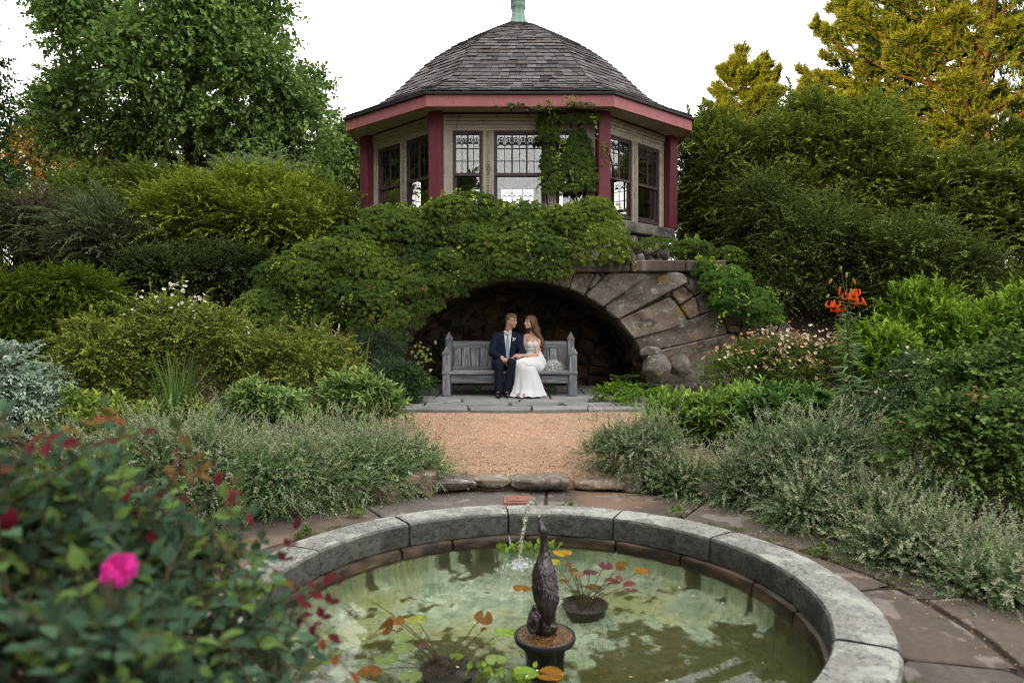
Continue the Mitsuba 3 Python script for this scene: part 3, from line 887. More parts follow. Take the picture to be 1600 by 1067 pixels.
def window(fr, u0, u1, mains):
    """A sash window: leaded upper sash with its lights, one sheet below."""
    win = child(pav, 'window')
    zb, zr, zt = Z_SILL + 0.06, 4.25, 5.035
    fw = 0.035
    put(win, join([lb(fr, u0, u0 + fw, -0.13, -0.03, zb, zt), lb(fr, u1 - fw, u1, -0.13, -0.03, zb, zt), lb(fr, u0 + fw, u1 - fw, -0.13, -0.03, zt - fw, zt), lb(fr, u0 + fw, u1 - fw, -0.13, -0.02, zb, zb + 0.05)]), 'sash_paint')
    a, b = u0 + fw, u1 - fw
    # upper sash (outer track)
    us = child(win, 'upper_sash')
    parts = [lb(fr, a, b, -0.075, -0.045, zr - 0.03, zr + 0.025), lb(fr, a, a + 0.03, -0.075, -0.045, zr + 0.025, zt - fw), lb(fr, b - 0.03, b, -0.075, -0.045, zr + 0.025, zt - fw), lb(fr, a + 0.03, b - 0.03, -0.075, -0.045, zt - fw - 0.035, zt - fw)]
    n = mains
    pw = (b - a - 0.06) / n
    for i in range(1, n):
        c = a + 0.03 + pw * i
        parts.append(lb(fr, c - 0.015, c + 0.015, -0.075, -0.046, zr + 0.025, zt - fw - 0.035))
    put(us, join(parts), 'sash_paint')
    z0, z1 = zr + 0.025, zt - fw - 0.035
    zrows = [z0, z0 + 0.31 * (z1 - z0), z0 + 0.64 * (z1 - z0), z1]
    lead = []
    for i in range(n):
        c0, c1 = a + 0.03 + pw * i, a + 0.03 + pw * (i + 1)
        mid = 0.5 * (c0 + c1)
        lead += [lb(fr, mid - 0.006, mid + 0.006, -0.066, -0.052, z0, z1)] + [lb(fr, c0, c1, -0.065, -0.053, z - 0.007, z + 0.007) for z in zrows[1:3]]
        for c in (0.5 * (c0 + mid), 0.5 * (mid + c1)):
            lead.append(ornament(fr, c, zrows[2] + 0.62 * (z1 - zrows[2]), min(0.048, pw * 0.18), -0.055))
        o, u, wd, L = fr
        tilt = rng.normal(size=2) * 0.010
        qv = np.array([[c0, -0.060, z0], [c1, -0.060, z0], [c1, -0.060, z1], [c0, -0.060, z1]])
        qv[:, 1] += (qv[:, 0] - mid) * tilt[0] + (qv[:, 2] - 0.5 * (z0 + z1)) * tilt[1]
        put(child(win, 'pane'), (np.column_stack([o + qv[:, :1] * u + qv[:, 1:2] * wd, qv[:, 2]]), np.array([[0, 1, 2], [0, 2, 3]])), 'window_glass')
    put(child(win, 'leading'), join(lead), 'lead')
    # lower sash (inner track)
    put(child(win, 'lower_sash'), join([lb(fr, a, b, -0.115, -0.085, zb + 0.05, zb + 0.11), lb(fr, a, b, -0.115, -0.085, zr - 0.01, zr + 0.03), lb(fr, a, a + 0.03, -0.115, -0.085, zb + 0.11, zr - 0.01), lb(fr, b - 0.03, b, -0.115, -0.085, zb + 0.11, zr - 0.01)]), 'sash_paint')
    qv = np.array([[a + 0.03, -0.10, zb + 0.11], [b - 0.03, -0.10, zb + 0.11], [b - 0.03, -0.10, zr - 0.01], [a + 0.03, -0.10, zr - 0.01]])
    o, u, wd, L = fr
    put(child(win, 'pane'), (np.column_stack([o + qv[:, :1] * u + qv[:, 1:2] * wd, qv[:, 2]]), np.array([[0, 1, 2], [0, 2, 3]])), 'window_glass')


LAY = {2.96: [(0.265, 0.815, 2), (1.02, 1.94, 3), (2.145, 2.695, 2)]}
for i in range(8):
    fr = frame_of(POST[i], POST[(i + 1) % 8])
    o, u, wd, L = fr
    if L > 2.5:
        wins = [(0.262, 0.812, 2), (1.012, 1.948, 3), (2.148, 2.698, 2)]
    elif L > 2.0:
        wins = [(0.24, 0.985, 2), (1.165, 1.905, 2)]
    else:
        wins = [(0.24, 0.88, 2), (1.08, 1.72, 2)]
    e0, e1 = 0.09, L - 0.09
    # frieze of grooved boards and beam
    for r in range(4):
        put(child(pav, 'frieze_board'), lb(fr, e0, e1, -0.10, -0.012 + 0.010 * r - 0.004 * (r % 2), 5.085 + 0.062 * r, 5.085 + 0.062 * r + 0.055, 0.005), 'beige_paint')
    put(child(pav, 'wall'), lb(fr, e0, e1, -0.11, -0.095, 5.085, 5.335), 'beige_paint')
    put(child(pav, 'beam'), lb(fr, e0, e1, -0.13, 0.02, 5.337, 5.45), 'dark_red_paint')
    # jambs, mullions with their strings of beads, head board
    xs = [e0] + [q for w in wins for q in w[:2]] + [e1]
    casing = [lb(fr, e0, e1, -0.12, -0.02, 5.036, 5.083)]
    for j in range(0, len(xs), 2):
        casing.append(lb(fr, xs[j], xs[j + 1], -0.12, -0.03, Z_SILL + 0.002, 5.034))
        casing.append(lb(fr, xs[j] + 0.012, xs[j] + 0.035, -0.03, -0.012, Z_SILL + 0.002, 5.03))
        casing.append(lb(fr, xs[j + 1] - 0.035, xs[j + 1] - 0.012, -0.03, -0.012, Z_SILL + 0.002, 5.03))
    put(child(pav, 'casing'), join(casing), 'beige_paint')
    beads = []
    for j in range(2, len(xs) - 2, 2):
        c = 0.5 * (xs[j] + xs[j + 1])
        for z in np.arange(Z_SILL + 0.05, 5.02, 0.048):
            beads.append(lb(fr, c - 0.026, c + 0.026, -0.03, -0.004, z, z + 0.026, 0.008))
    if beads and i in (0, 1, 7):
        k = child(pav, 'bead_strip')
        put(k, join(beads), 'beige_paint', 30)
    for w in wins:
        window(fr, *w)
    # sill stone
    put(child(pav, 'sill_stone'), lb(fr, -0.05, L + 0.05, -0.32, 0.15 + 0.004 * (i % 2), 3.25 + 0.003 * (i % 2), Z_SILL - 0.003 * (i % 2), 0.015), 'field_stone', 30, uv=(0.0, 0.85))
# stone base below the sills
base_key = child(pav, 'stone_base')
V = np.array([[x, y, z] for z in (2.2, 3.24) for x, y in POST])
put(base_key, (V, np.array([[i, (i + 1) % 8, 8 + (i + 1) % 8, 8 + i] for i in range(8)])), 'mortar')
for i in (7, 0, 1, 2, 6):
    fr = frame_of(POST[i], POST[(i + 1) % 8])
    o, u, wd, L = fr
    pts = [(x + rng.uniform(-0.08, 0.08), z + rng.uniform(-0.05, 0.05)) for r, z in enumerate((2.5, 2.75, 2.98, 3.17)) for x in np.arange(0.1 + 0.15 * (r % 2), L, 0.33)]
    for g in voronoi_cells(sbox(0, 2.3, L, 3.245), pts, 0.012):
        v, f = stone_slab(g, -0.05, 0.03 + 0.04 * rng.random(), 0.03, rng, 14, 0.03, 0.02)
        P = o + v[:, :1] * u + v[:, 2:3] * wd
        put(child(base_key, 'stone'), (np.column_stack([P, v[:, 1]]), f), 'field_stone', 35, uv=(0.1 * rng.random(), rng.random()))
# floor and ceiling inside
put(child(pav, 'floor'), (np.array([[x, y, 2.95] for x, y in POST]), np.array([[0, 1, 2], [0, 2, 3], [0, 3, 4], [0, 4, 5], [0, 5, 6], [0, 6, 7]])), 'inside_wood')
put(child(pav, 'ceiling'), (np.array([[x, y, 5.26] for x, y in POST]), np.array([[0, 2, 1], [0, 3, 2], [0, 4, 3], [0, 5, 4], [0, 6, 5], [0, 7, 6]])), 'inside_wood')
# ------------------------------------------------------------------ foliage: leaves on sprays
GAIN = 1.75


def leaf_mesh(pos, a, n, ln, wd, col, kind='fold', curl=0.15, gain=None):
    """Leaves at pos, tips along a, faces along n. kind: 'fold' 2 triangles, 'oval' 4, 'lance' 4 (curved), 'needle' 1."""
    a = unit(a)
    b = unit(np.cross(n, a))
    n = np.cross(a, b)
    ln, wd = np.broadcast_to(ln, len(pos))[:, None], np.broadcast_to(wd, len(pos))[:, None]
    P = lambda s, t, h: pos + a * ln * s + b * wd * t + n * ln * h
    if kind == 'needle':
        v = np.stack([P(0, -0.5, 0), P(0, 0.5, 0), P(1, 0, 0)], 1)
        f = np.array([[0, 1, 2]])
    elif kind == 'fold':
        v = np.stack([P(0, 0, 0), P(0.45, 0.5, 0.10), P(1, 0, -curl), P(0.45, -0.5, 0.10)], 1)
        f = np.array([[0, 2, 1], [0, 3, 2]])
    elif kind == 'lance':
        v = np.stack([P(0, 0, 0), P(0.35, 0.5, 0.06), P(0.7, 0.36, 0.02 - curl * 0.4), P(1, 0, -curl), P(0.7, -0.36, 0.02 - curl * 0.4), P(0.35, -0.5, 0.06)], 1)
        f = np.array([[0, 5, 1], [1, 5, 4], [1, 4, 2], [2, 4, 3]])
    else:
        v = np.stack([P(0, 0, 0), P(0.15, 0.36, 0.04), P(0.48, 0.5, 0.04), P(1, 0, -curl), P(0.48, -0.5, 0.04), P(0.15, -0.36, 0.04), P(0.5, 0, -0.04)], 1)
        f = np.array([[0, 6, 1], [1, 6, 2], [2, 6, 3], [3, 6, 4], [4, 6, 5], [5, 6, 0]])
    k = v.shape[1]
    F = (f[None] + np.arange(len(pos))[:, None, None] * k).reshape(-1, 3)
    return v.reshape(-1, 3), F, np.repeat(np.clip(np.asarray(col) * (GAIN if gain is None else gain), 0.002, 0.90), k, 0)


def merge(ms):
    ms = [m for m in ms if len(m[0])]
    vs, fs, cs, n = [], [], [], 0
    for v, f, c in ms:
        vs.append(v); fs.append(f + n); cs.append(c)
        n += len(v)
    return np.vstack(vs), np.vstack(fs), np.vstack(cs)


def perp(t, rng):
    r = rng.normal(size=t.shape)
    return unit(np.cross(t, r))


def sprays(rng, P, D, L, k, ln, wd, col, ang=0.9, droop=0.15, kind='fold', flat=0.6, tip=None, start=0.12, curl=0.15, taper=0.35, colvar=0.22, upw=1.0):
    """Twigs from P along D, each with k leaves. col: (n,3) or (3,); tip: colour the young leaves tend to. Returns merged leaves and the twig points."""
    n = len(P)
    D = unit(D)
    t = (start + (1 - start) * (np.arange(k) + 0.5) / k)[None, :, None]
    L_ = np.broadcast_to(L, n)[:, None, None]
    down = np.array([0, 0, -1.0])
    pos = P[:, None] + D[:, None] * L_ * t + down * droop * L_ * t * t
    tan = unit(D[:, None] + down * 2 * droop * t)
    s0 = perp(D, rng)
    up = np.array([0, 0, 1.0])
    side_flat = unit(np.cross(D, up) + 1e-4)
    s0 = unit(s0 * (1 - flat) + side_flat * flat)[:, None]
    s1 = np.cross(tan, np.broadcast_to(s0, tan.shape))
    phi = np.where(flat > 0.5, np.pi * np.arange(k), 2.4 * np.arange(k))[None, :] + rng.normal(size=(n, k)) * 0.45
    side = s0 * np.cos(phi)[..., None] + s1 * np.sin(phi)[..., None]
    an = ang * (1 - 0.45 * t[..., 0]) + rng.normal(size=(n, k)) * 0.2
    a = tan * np.cos(an)[..., None] + side * np.sin(an)[..., None]
    nor = up * upw + rng.normal(size=(n, k, 3)) * 0.38 + D[:, None] * 0.25
    sz = (1 - taper * t[..., 0] ** 2) * rng.uniform(0.7, 1.2, (n, k))
    c = np.broadcast_to(np.asarray(col, float), (n, 3))[:, None] * (1 + colvar * rng.normal(size=(n, k, 1))) * (1 + 0.06 * rng.normal(size=(n, k, 3)))
    if tip is not None:
        w = np.clip(t ** 2 * rng.uniform(0.1, 1.0, (n, 1, 1)), 0, 1)
        c = c * (1 - w) + np.asarray(tip, float) * w * (1 + 0.1 * rng.normal(size=(n, k, 1)))
    lnn = (np.asarray(ln) * sz).ravel()
    return leaf_mesh(pos.reshape(-1, 3), a.reshape(-1, 3), nor.reshape(-1, 3), lnn, lnn * wd, c.reshape(-1, 3), kind, curl)


def lobe_points(rng, lobes, n, rmin=0.55, rmax=1.0, front=0.72, low=-0.5, rough=0.35, seed=0):
    """Points in the outer shell of ellipsoid lobes (cx, cy, cz, rx, ry, rz), with their outward directions; uneven outline from noise."""
    lobes = np.asarray(lobes, float)
    area = (lobes[:, 3] * lobes[:, 5] + 0.3 * lobes[:, 4] * (lobes[:, 3] + lobes[:, 5]))
    i = rng.choice(len(lobes), int(n * 1.6) + 8, p=area / area.sum())
    d = unit(rng.normal(size=(len(i), 3)))
    flip = (d[:, 1] > 0) & (rng.random(len(i)) < front)
    d[flip, 1] *= -1
    d[:, 2] = np.where(d[:, 2] < low, -d[:, 2], d[:, 2])
    q = lobes[i]
    r = rmin + (rmax - rmin) * rng.random(len(i)) ** 0.6
    bump = 1 + rough * (meshkit.fbm(d * 2.3 + q[:, :3] * 3.1 + seed, 3, seed) - 0.5) * 2
    p = q[:, :3] + d * q[:, 3:6] * (r * bump)[:, None]
    # drop what lies deep inside another lobe
    keep = np.ones(len(p), bool)
    for L in lobes:
        keep &= ((((p - L[:3]) / L[3:6]) ** 2).sum(1) > 0.30)
    p, d, q = p[keep][:n], d[keep][:n], q[keep][:n]
    return p, unit(d / q[:, 3:6] * q[:, 3:6].mean(1, keepdims=True))


def sub_lobes(rng, lobes, per, size=(0.2, 0.38), push=0.82, core=0.82):
    """Smaller clumps set on the lobes' surface, so that an outline is broken up."""
    out = [list(np.array(l) * [1, 1, 1, core, core, core]) for l in lobes]
    for l in lobes:
        l = np.array(l, float)
        for _ in range(per):
            d = unit(rng.normal(size=3))
            d[1] = -abs(d[1]) if rng.random() < 0.7 else d[1]
            d[2] = abs(d[2]) if d[2] < -0.45 else d[2]
            s = rng.uniform(*size)
            r = l[3:6] * s
            out.append([*(l[:3] + d * l[3:6] * push), *(np.array([r.mean() * 0.5 + r[0] * 0.5, r.mean(), r.mean() * 0.5 + r[2] * 0.5]) * [1.1, 1.0, 0.8])])
    return out


def stems_mesh(rng, base, tops, r0, r1, seg=5, bend=0.25):
    ms = []
    for b, t in zip(base, tops):
        s = np.linspace(0, 1, seg)[:, None]
        mid = rng.normal(size=3) * bend * np.linalg.norm(t - b) * 0.3
        pts = b + (t - b) * s + mid * np.sin(s * np.pi)
        ms.append(tube(pts, np.linspace(r0, r1, seg), 4, False))
    return join(ms)


def shrub(name, label, lobes, n, sp, col, seed, cat='shrub', group=None, tip=None, bark='bark', var=0.38, per=7, glossy=False, outw=0.6, upb=0.35, stems=10, extra=None, rmin=0.5, size=(0.2, 0.38), rough=0.35, jitter=0.5, patch=None, wands=0.0):
    """A shrub: foliage of leafy sprays over lobes, and the stems that carry it. sp: keywords for sprays()."""
    rng = np.random.default_rng(seed)
    k = thing(name, label, cat, group)
    low = []
    for l in lobes:
        gz = float(ground_z(l[0], l[1]))
        if l[2] - l[5] > gz + 0.15:
            low.append([l[0], l[1], 0.5 * (gz + l[2]), l[3] * 0.85, l[4] * 0.85, 0.5 * (l[2] - gz) + 0.15])
    if low and stems:
        n = int(n * (1 + 0.7 * len(low) / len(lobes)))
        lobes = list(lobes) + low
    L = sub_lobes(rng, lobes, per, size) if per else lobes
    p, d = lobe_points(rng, L, n, rmin=rmin, seed=seed % 50, rough=rough)
    D = unit(d * outw + np.array([0, 0, upb]) + rng.normal(size=p.shape) * jitter)
    c = np.asarray(col, float) * (1 + 1.3 * var * (meshkit.fbm(p * 1.1, 2, seed % 40)[:, None] - 0.5) * 2)
    if patch is not None:
        w = sstep(0.5, 0.7, meshkit.fbm(p * patch[1] + 5, 2, seed % 31))[:, None]
        c = c * (1 - w) + np.asarray(patch[0], float) * w
    len_ = sp.pop('L')
    Ls = len_ * rng.uniform(0.6, 1.3, len(p))
    m = [sprays(rng, p, D, Ls, col=c, tip=tip, **sp)]
    if wands:          # long arching shoots that break the outline
        i = rng.choice(len(p), int(len(p) * wands))
        Dw = unit(d[i] * 0.7 + [0, 0, 0.75] + rng.normal(size=(len(i), 3)) * 0.35)
        m.append(sprays(rng, p[i], Dw, len_ * rng.uniform(1.3, 2.6, len(i)), col=c[i] * 1.25, tip=tip, **{**sp, 'k': int(sp['k'] * 2.1), 'droop': 0.45, 'start': 0.2}))
    if extra:
        m += extra(rng, p, D, Ls, L)
    v, f, cc = merge(m)
    kf = child(k, 'foliage')
    put(kf, (v, f), 'foliage_glossy' if glossy else 'foliage', False, color=cc)
    labels[kf] = {'kind': 'stuff'}
    if stems:
        lo = np.array(lobes, float)
        bs, tp = [], []
        for l in lo:
            gz = float(ground_z(l[0], l[1]))
            for _ in range(max(2, stems // len(lo))):
                bs.append([l[0] + rng.normal() * 0.15 * l[3], l[1] + rng.normal() * 0.15 * l[4], min(gz, l[2] - 0.5 * l[5]) - 0.05])
                dd = unit(rng.normal(size=3)); dd[2] = abs(dd[2])
                tp.append(l[:3] + dd * l[3:6] * 0.8)
        r = 0.012 + 0.012 * float(lo[:, 5].mean())
        ks = child(k, 'stem')
        put(ks, stems_mesh(rng, np.array(bs), np.array(tp), r, r * 0.35), bark, True)
        labels[ks] = {'kind': 'stuff'}
    return k


def px_lobe(x0, x1, y0, y1, d, ry=None):
    """Lobe that fills this part of the photograph at the depth d."""
    a, b = at(x0, y1, d), at(x1, y0, d)
    rx, rz = (b[0] - a[0]) / 2, (b[2] - a[2]) / 2
    return [(a[0] + b[0]) / 2, d, (a[2] + b[2]) / 2, rx, ry if ry else 0.5 * (rx + rz), rz]


def flowers(rng, pos, facing, r, col, petals=5, cup=0.3, colvar=0.12):
    """Small open flowers: petals round a centre."""
    n = len(pos)
    f0 = unit(facing)
    s = perp(f0, rng)
    t = np.cross(f0, s)
    ms = []
    for i in range(petals):
        a = 2 * np.pi * i / petals
        dirn = s * math.cos(a) + t * math.sin(a) + f0 * cup
        c = np.broadcast_to(np.asarray(col, float), (n, 3)) * (1 + colvar * rng.normal(size=(n, 1)))
        ms.append(leaf_mesh(pos, dirn, f0 - dirn * 0.2, r, np.asarray(r) * 0.95, c, 'fold', -0.1, gain=1.0))
    return merge(ms)
# ------------------------------------------------------------------ trees
def limb_path(rng, a, b, seg=7, wob=0.12, sag=0.0):
    s = np.linspace(0, 1, seg)[:, None]
    L = np.linalg.norm(b - a)
    w = np.cumsum(rng.normal(size=(seg, 3)), 0)
    w = (w - w[0] - (w[-1] - w[0]) * s) * wob * L / seg ** 0.5 * 0.5
    return a + (b - a) * s + w + np.array([0, 0, 1.0]) * sag * L * np.sin(s * np.pi)


def broadleaf(name, label, base, trunk_r, fork_z, blobs, n, leaf, col, seed, tip=None, group=None, cat='tree', front=0.7, per=9, k=9, spl=0.7, var=0.3, size=(0.22, 0.42), rmin=0.35, patch=None):
    rng = np.random.default_rng(seed)
    t = thing(name, label, cat, group)
    base = np.array(base, float)
    top = base + [rng.normal() * 0.3, rng.normal() * 0.3, fork_z]
    zc = max(b[2] for b in blobs)
    spine = np.vstack([limb_path(rng, base, top, 6, 0.05), limb_path(rng, top, np.array([base[0] + rng.normal() * 0.6, base[1], zc]), 7, 0.12)[1:]])
    ms = [tube(spine, np.concatenate([np.linspace(trunk_r * 1.25, trunk_r * 0.85, 6), np.linspace(trunk_r * 0.75, trunk_r * 0.2, 6)]), 9)]
    lm = []
    for b in blobs:
        b = np.array(b, float)
        z0 = np.clip(b[2] - 0.55 * abs(b[0] - base[0]) - b[5] * 0.4, top[2] * 0.75 + base[2] * 0.25, spine[-1, 2])
        s = spine[np.argmin(abs(spine[:, 2] - z0))]
        path = limb_path(rng, s, b[:3], 8, 0.16, 0.05)
        lm.append(tube(path, np.linspace(trunk_r * 0.42, 0.03, 8), 6, False))
        for _ in range(6):
            e = b[:3] + unit(rng.normal(size=3)) * b[3:6] * 0.85
            lm.append(tube(limb_path(rng, path[rng.integers(4, 8)], e, 6, 0.2), np.linspace(0.055, 0.015, 6), 4, False))
    put(child(t, 'trunk'), join(ms), 'bark', True)
    put(child(t, 'limb'), join(lm), 'bark', True)
    L = sub_lobes(rng, blobs, per, size, 0.86, 0.55)
    p, d = lobe_points(rng, L, n, rmin=rmin, front=front, low=-0.9, seed=seed % 50, rough=0.4)
    D = unit(d * 0.6 + np.array([0, 0, 0.05]) + rng.normal(size=p.shape) * 0.55)
    c = np.asarray(col, float) * (1 + var * (meshkit.noise(p * 0.7, seed % 40)[:, None] - 0.5) * 2)
    if patch is not None:
        w = sstep(0.5, 0.7, meshkit.fbm(p * patch[1] + 5, 2, seed % 31))[:, None]
        c = c * (1 - w) + np.asarray(patch[0], float) * w
    m = sprays(rng, p, D, spl * rng.uniform(0.6, 1.3, len(p)), k, leaf, 0.75, c, ang=1.0, droop=0.25, kind='fold', flat=0.4, tip=tip, curl=0.2, colvar=0.32, upw=0.9)
    kc = child(t, 'crown')
    put(kc, m[:2], 'foliage', False, color=m[2])
    labels[kc] = {'kind': 'stuff'}
    labels[t + '__limb'] = {'kind': 'stuff'}
    return t


def pine(name, label, base, height, spread, seed, col, tip, z_low=0.15, whorls=20, nb=6, tuft=0.34, group=None, lean=0.0, dens=1.0):
    """A white pine: whorls of nearly level limbs whose twigs end in flat plates of needle tufts."""
    rng = np.random.default_rng(seed)
    t = thing(name, label, 'pine tree', group)
    base = np.array(base, float)
    zs = np.linspace(0, 1, 12)[:, None]
    spine = base + zs * [lean, 0, height] + np.cumsum(rng.normal(size=(12, 3)), 0) * [0.08, 0.08, 0]
    put(child(t, 'trunk'), tube(spine, np.linspace(0.018 * height + 0.05, 0.03, 12), 8), 'pine_bark', True)
    lm, P, D = [], [], []
    for w in range(whorls):
        f = z_low + (0.985 - z_low) * (w + rng.uniform(-0.3, 0.3)) / whorls
        f = min(max(f, 0.02), 0.99)
        c = np.array([np.interp(f, zs[:, 0], spine[:, i]) for i in range(3)])
        R = spread * (1.05 - f) ** 0.75 * (0.9 if f > 0.3 else 0.75 + 0.5 * f)
        for b in range(nb):
            a = rng.uniform(0, 2 * np.pi)
            Lb = R * rng.choice([0.5, 0.75, 0.95, 1.15, 1.3]) + 0.4
            lift = 0.16 + 0.5 * f + rng.normal() * 0.12
            e = c + np.array([math.cos(a), math.sin(a), lift]) * Lb
            path = limb_path(rng, c, e, 7, 0.08, -0.06)
            lm.append(tube(path, np.linspace(0.03 + 0.016 * Lb, 0.012, 7), 4, False))
            nt = int(Lb * 38 * dens)
            s = rng.random(nt) ** 0.55
            s = 0.38 + 0.66 * s
            q = np.stack([np.interp(s, np.linspace(0, 1, 7), path[:, i]) for i in range(3)], 1)
            ax = unit(e - c)
            sd = unit(np.cross(ax, [0, 0, 1.0]))
            wdt = (1.12 - s) * Lb * 0.42 + 0.18
            off = rng.uniform(-1, 1, nt)
            q = q + sd * (off * wdt)[:, None] + ax * (abs(off) * wdt * 0.35)[:, None] + np.array([0, 0, 1.0]) * (rng.normal(size=nt) * 0.06 + 0.08)[:, None]
            P.append(q)
            D.append(unit(ax * 0.6 + sd * off[:, None] * 0.7 + np.array([0, 0, 0.45]) + rng.normal(size=(nt, 3)) * 0.25))
    put(child(t, 'limb'), join(lm), 'pine_bark', True)
    labels[t + '__limb'] = {'kind': 'stuff'}
    P, D = np.vstack(P), np.vstack(D)
    m = 18
    n = len(P)
    Pn = np.repeat(P, m, 0)
    Dn = np.repeat(D, m, 0)
    off = rng.random((n * m, 1))
    pos = Pn + Dn * off * tuft * 0.9 - Dn * tuft * 0.3
    a = unit(Dn * 0.75 + perp(Dn, rng) * rng.uniform(0.4, 1.0, (n * m, 1)) + [0, 0, 0.2])
    c = np.asarray(col, float) * (1 + 0.3 * (meshkit.noise(P * 0.8, seed % 40)[:, None] - 0.5) * 2)
    c = np.repeat(c, m, 0) * (1 + 0.2 * rng.normal(size=(n * m, 1)))
    c = c * (1 - off * 0.4) + np.asarray(tip) * off * 0.4
    mm = leaf_mesh(pos, a, rng.normal(size=pos.shape), 0.6 * tuft * rng.uniform(0.7, 1.2, n * m), 0.045, c, 'needle')
    k = child(t, 'crown')
    put(k, mm[:2], 'foliage', False, color=mm[2])
    labels[k] = {'kind': 'stuff'}
    return t


GREEN = (0.045, 0.085, 0.020)
# the big tree on the left, about 24 m away
B = [px_lobe(*q) for q in ((190, 450, -190, 60, 25, 3.4), (270, 420, -90, 70, 23.5, 2.4), (240, 400, -20, 110, 23, 2.2), (85, 240, 20, 150, 24, 2.4), (85, 220, 130, 240, 24.5, 2.2), (180, 360, 60, 210, 23.2, 2.6), (330, 458, 0, 140, 25, 2.6), (330, 486, 90, 230, 24, 2.4), (420, 528, 160, 285, 24.5, 2.2), (210, 380, 170, 270, 24, 2.2), (110, 240, 190, 285, 24.5, 1.9), (455, 512, 125, 200, 25.5, 1.2), (350, 480, 200, 290, 24, 2.0), (80, 190, -60, 70, 25, 2.2))]
broadleaf('broadleaf_tree', 'huge dark green broadleaf tree towering behind the shrubs left of the pavilion', (at(290, 300, 24.5)[0], 24.5, 2.5), 0.42, 4.2, B, 9200, 0.21, (0.088, 0.142, 0.042), 3, tip=(0.215, 0.295, 0.085), spl=0.75, per=17, k=9, size=(0.18, 0.36), rmin=0.5, patch=((0.120, 0.185, 0.055), 0.3))
# dark tree at the far left edge
B = [px_lobe(*q) for q in ((-130, 2, 80, 190, 19, 1.6), (-120, 34, 165, 280, 19, 1.6), (-140, 45, 250, 350, 18.5, 1.8), (-190, -50, -20, 120, 19, 2))]
broadleaf('broadleaf_tree', 'dark tree cut off by the left edge of the picture', (at(-70, 300, 19)[0], 19, 2.2), 0.25, 2.5, B, 3800, 0.14, (0.050, 0.085, 0.028), 4, spl=0.6)
# far trees seen through gaps on the left
B = [px_lobe(*q) for q in ((30, 190, 215, 330, 46, 4), (120, 240, 225, 330, 46, 4), (60, 130, 190, 260, 46, 2.5))]
broadleaf('broadleaf_tree', 'distant tree with orange sunlight painted into its leaves, far left behind the big tree', (at(110, 300, 46)[0], 46, 2.8), 0.3, 4, B, 1300, 0.30, (0.085, 0.070, 0.028), 5, spl=1.0, per=6)  # warm low sunlight is put into the leaf colour
B = [px_lobe(*q) for q in ((440, 560, 255, 350, 32, 3), (515, 590, 215, 340, 33, 2.5), (395, 480, 275, 360, 31, 2.5), (300, 420, 285, 350, 32, 2.5))]
broadleaf('broadleaf_tree', 'yellow green tree peeping out between the big tree and the pavilion', (at(520, 330, 32)[0], 32, 2.6), 0.25, 2.0, B, 2600, 0.20, (0.075, 0.115, 0.03), 6, spl=0.8)
B = [px_lobe(*q) for q in ((180, 330, 262, 340, 38, 3), (560, 610, 240, 350, 36, 2), (590, 640, 280, 360, 30, 1.2))]
broadleaf('broadleaf_tree', 'far grey green tree low behind the big tree trunk', (at(260, 330, 38)[0], 38, 2.7), 0.25, 1.5, B, 1000, 0.24, (0.07, 0.10, 0.045), 7, spl=0.9)
# pines on the right
PC, PT = (0.044, 0.076, 0.016), (0.120, 0.142, 0.022)
pine('pine_tree', 'small pine with a loose pointed top, just right of the pavilion roof', (at(1182, 300, 40)[0], 40, 2.8), 14.4, 3.9, 11, PC, PT, 0.30, 22, 7, 0.40, lean=-0.3, dens=1.3)
pine('pine_tree', 'golden pine left of the tallest pine, top rising in ragged steps', (at(1385, 300, 37)[0], 37, 2.8), 19.5, 6.0, 12, PC, PT, 0.2, 21, 6, 0.42, dens=0.8)
pine('pine_tree', 'tallest golden pine with long level branches in the upper right corner', (at(1520, 300, 33)[0], 33, 2.6), 25.5, 8.2, 13, PC, PT, 0.16, 26, 6, 0.40, dens=0.75)
pine('pine_tree', 'pine cut off by the right edge of the picture', (at(1690, 300, 36)[0], 36, 2.6), 24.0, 7.0, 14, PC, PT, 0.15, 22, 6, 0.42, dens=0.7)
pine('pine_tree', 'low golden pine tucked behind the right shrubs', (at(1290, 300, 42)[0], 42, 2.8), 12.6, 4.8, 15, PC, PT, 0.25, 12, 6, 0.42, dens=0.8)

# unseen trees added to the left and behind, to keep low sunlight off the garden
rng = np.random.default_rng(99)
for i, (x, y, h, r) in enumerate(((-20, 13, 20, 5.0), (-17, 4, 20, 5.6), (-19, -5, 14, 6.0), (-13, -14, 14, 6.0), (-27, 20, 19, 6.0), (-6, -21, 13, 5.8), (-28, -8, 20, 7), (-28, 5, 22, 6.5), (-14, -7, 15, 5.5), (-9, -13, 15, 6), (-18, -16, 17, 6.5), (-21, -22, 18, 7), (-12, -24, 17, 7))):
    z = float(ground_z(x, y))
    B = [[x + rng.normal() * 0.3 * r, y + rng.normal() * 0.3 * r, z + h * q, r * s, r * s, h * 0.22] for q, s in ((0.18, 0.9), (0.40, 1.0), (0.60, 0.95), (0.80, 0.7))]
    broadleaf('broadleaf_tree', 'tall dense tree added outside the picture to shade the garden', (x, y, z), 0.35, 2.5, B, 2300, 0.60, GREEN, 200 + i, spl=1.3, k=8, per=5, front=0.0, group='added shade trees outside the picture')
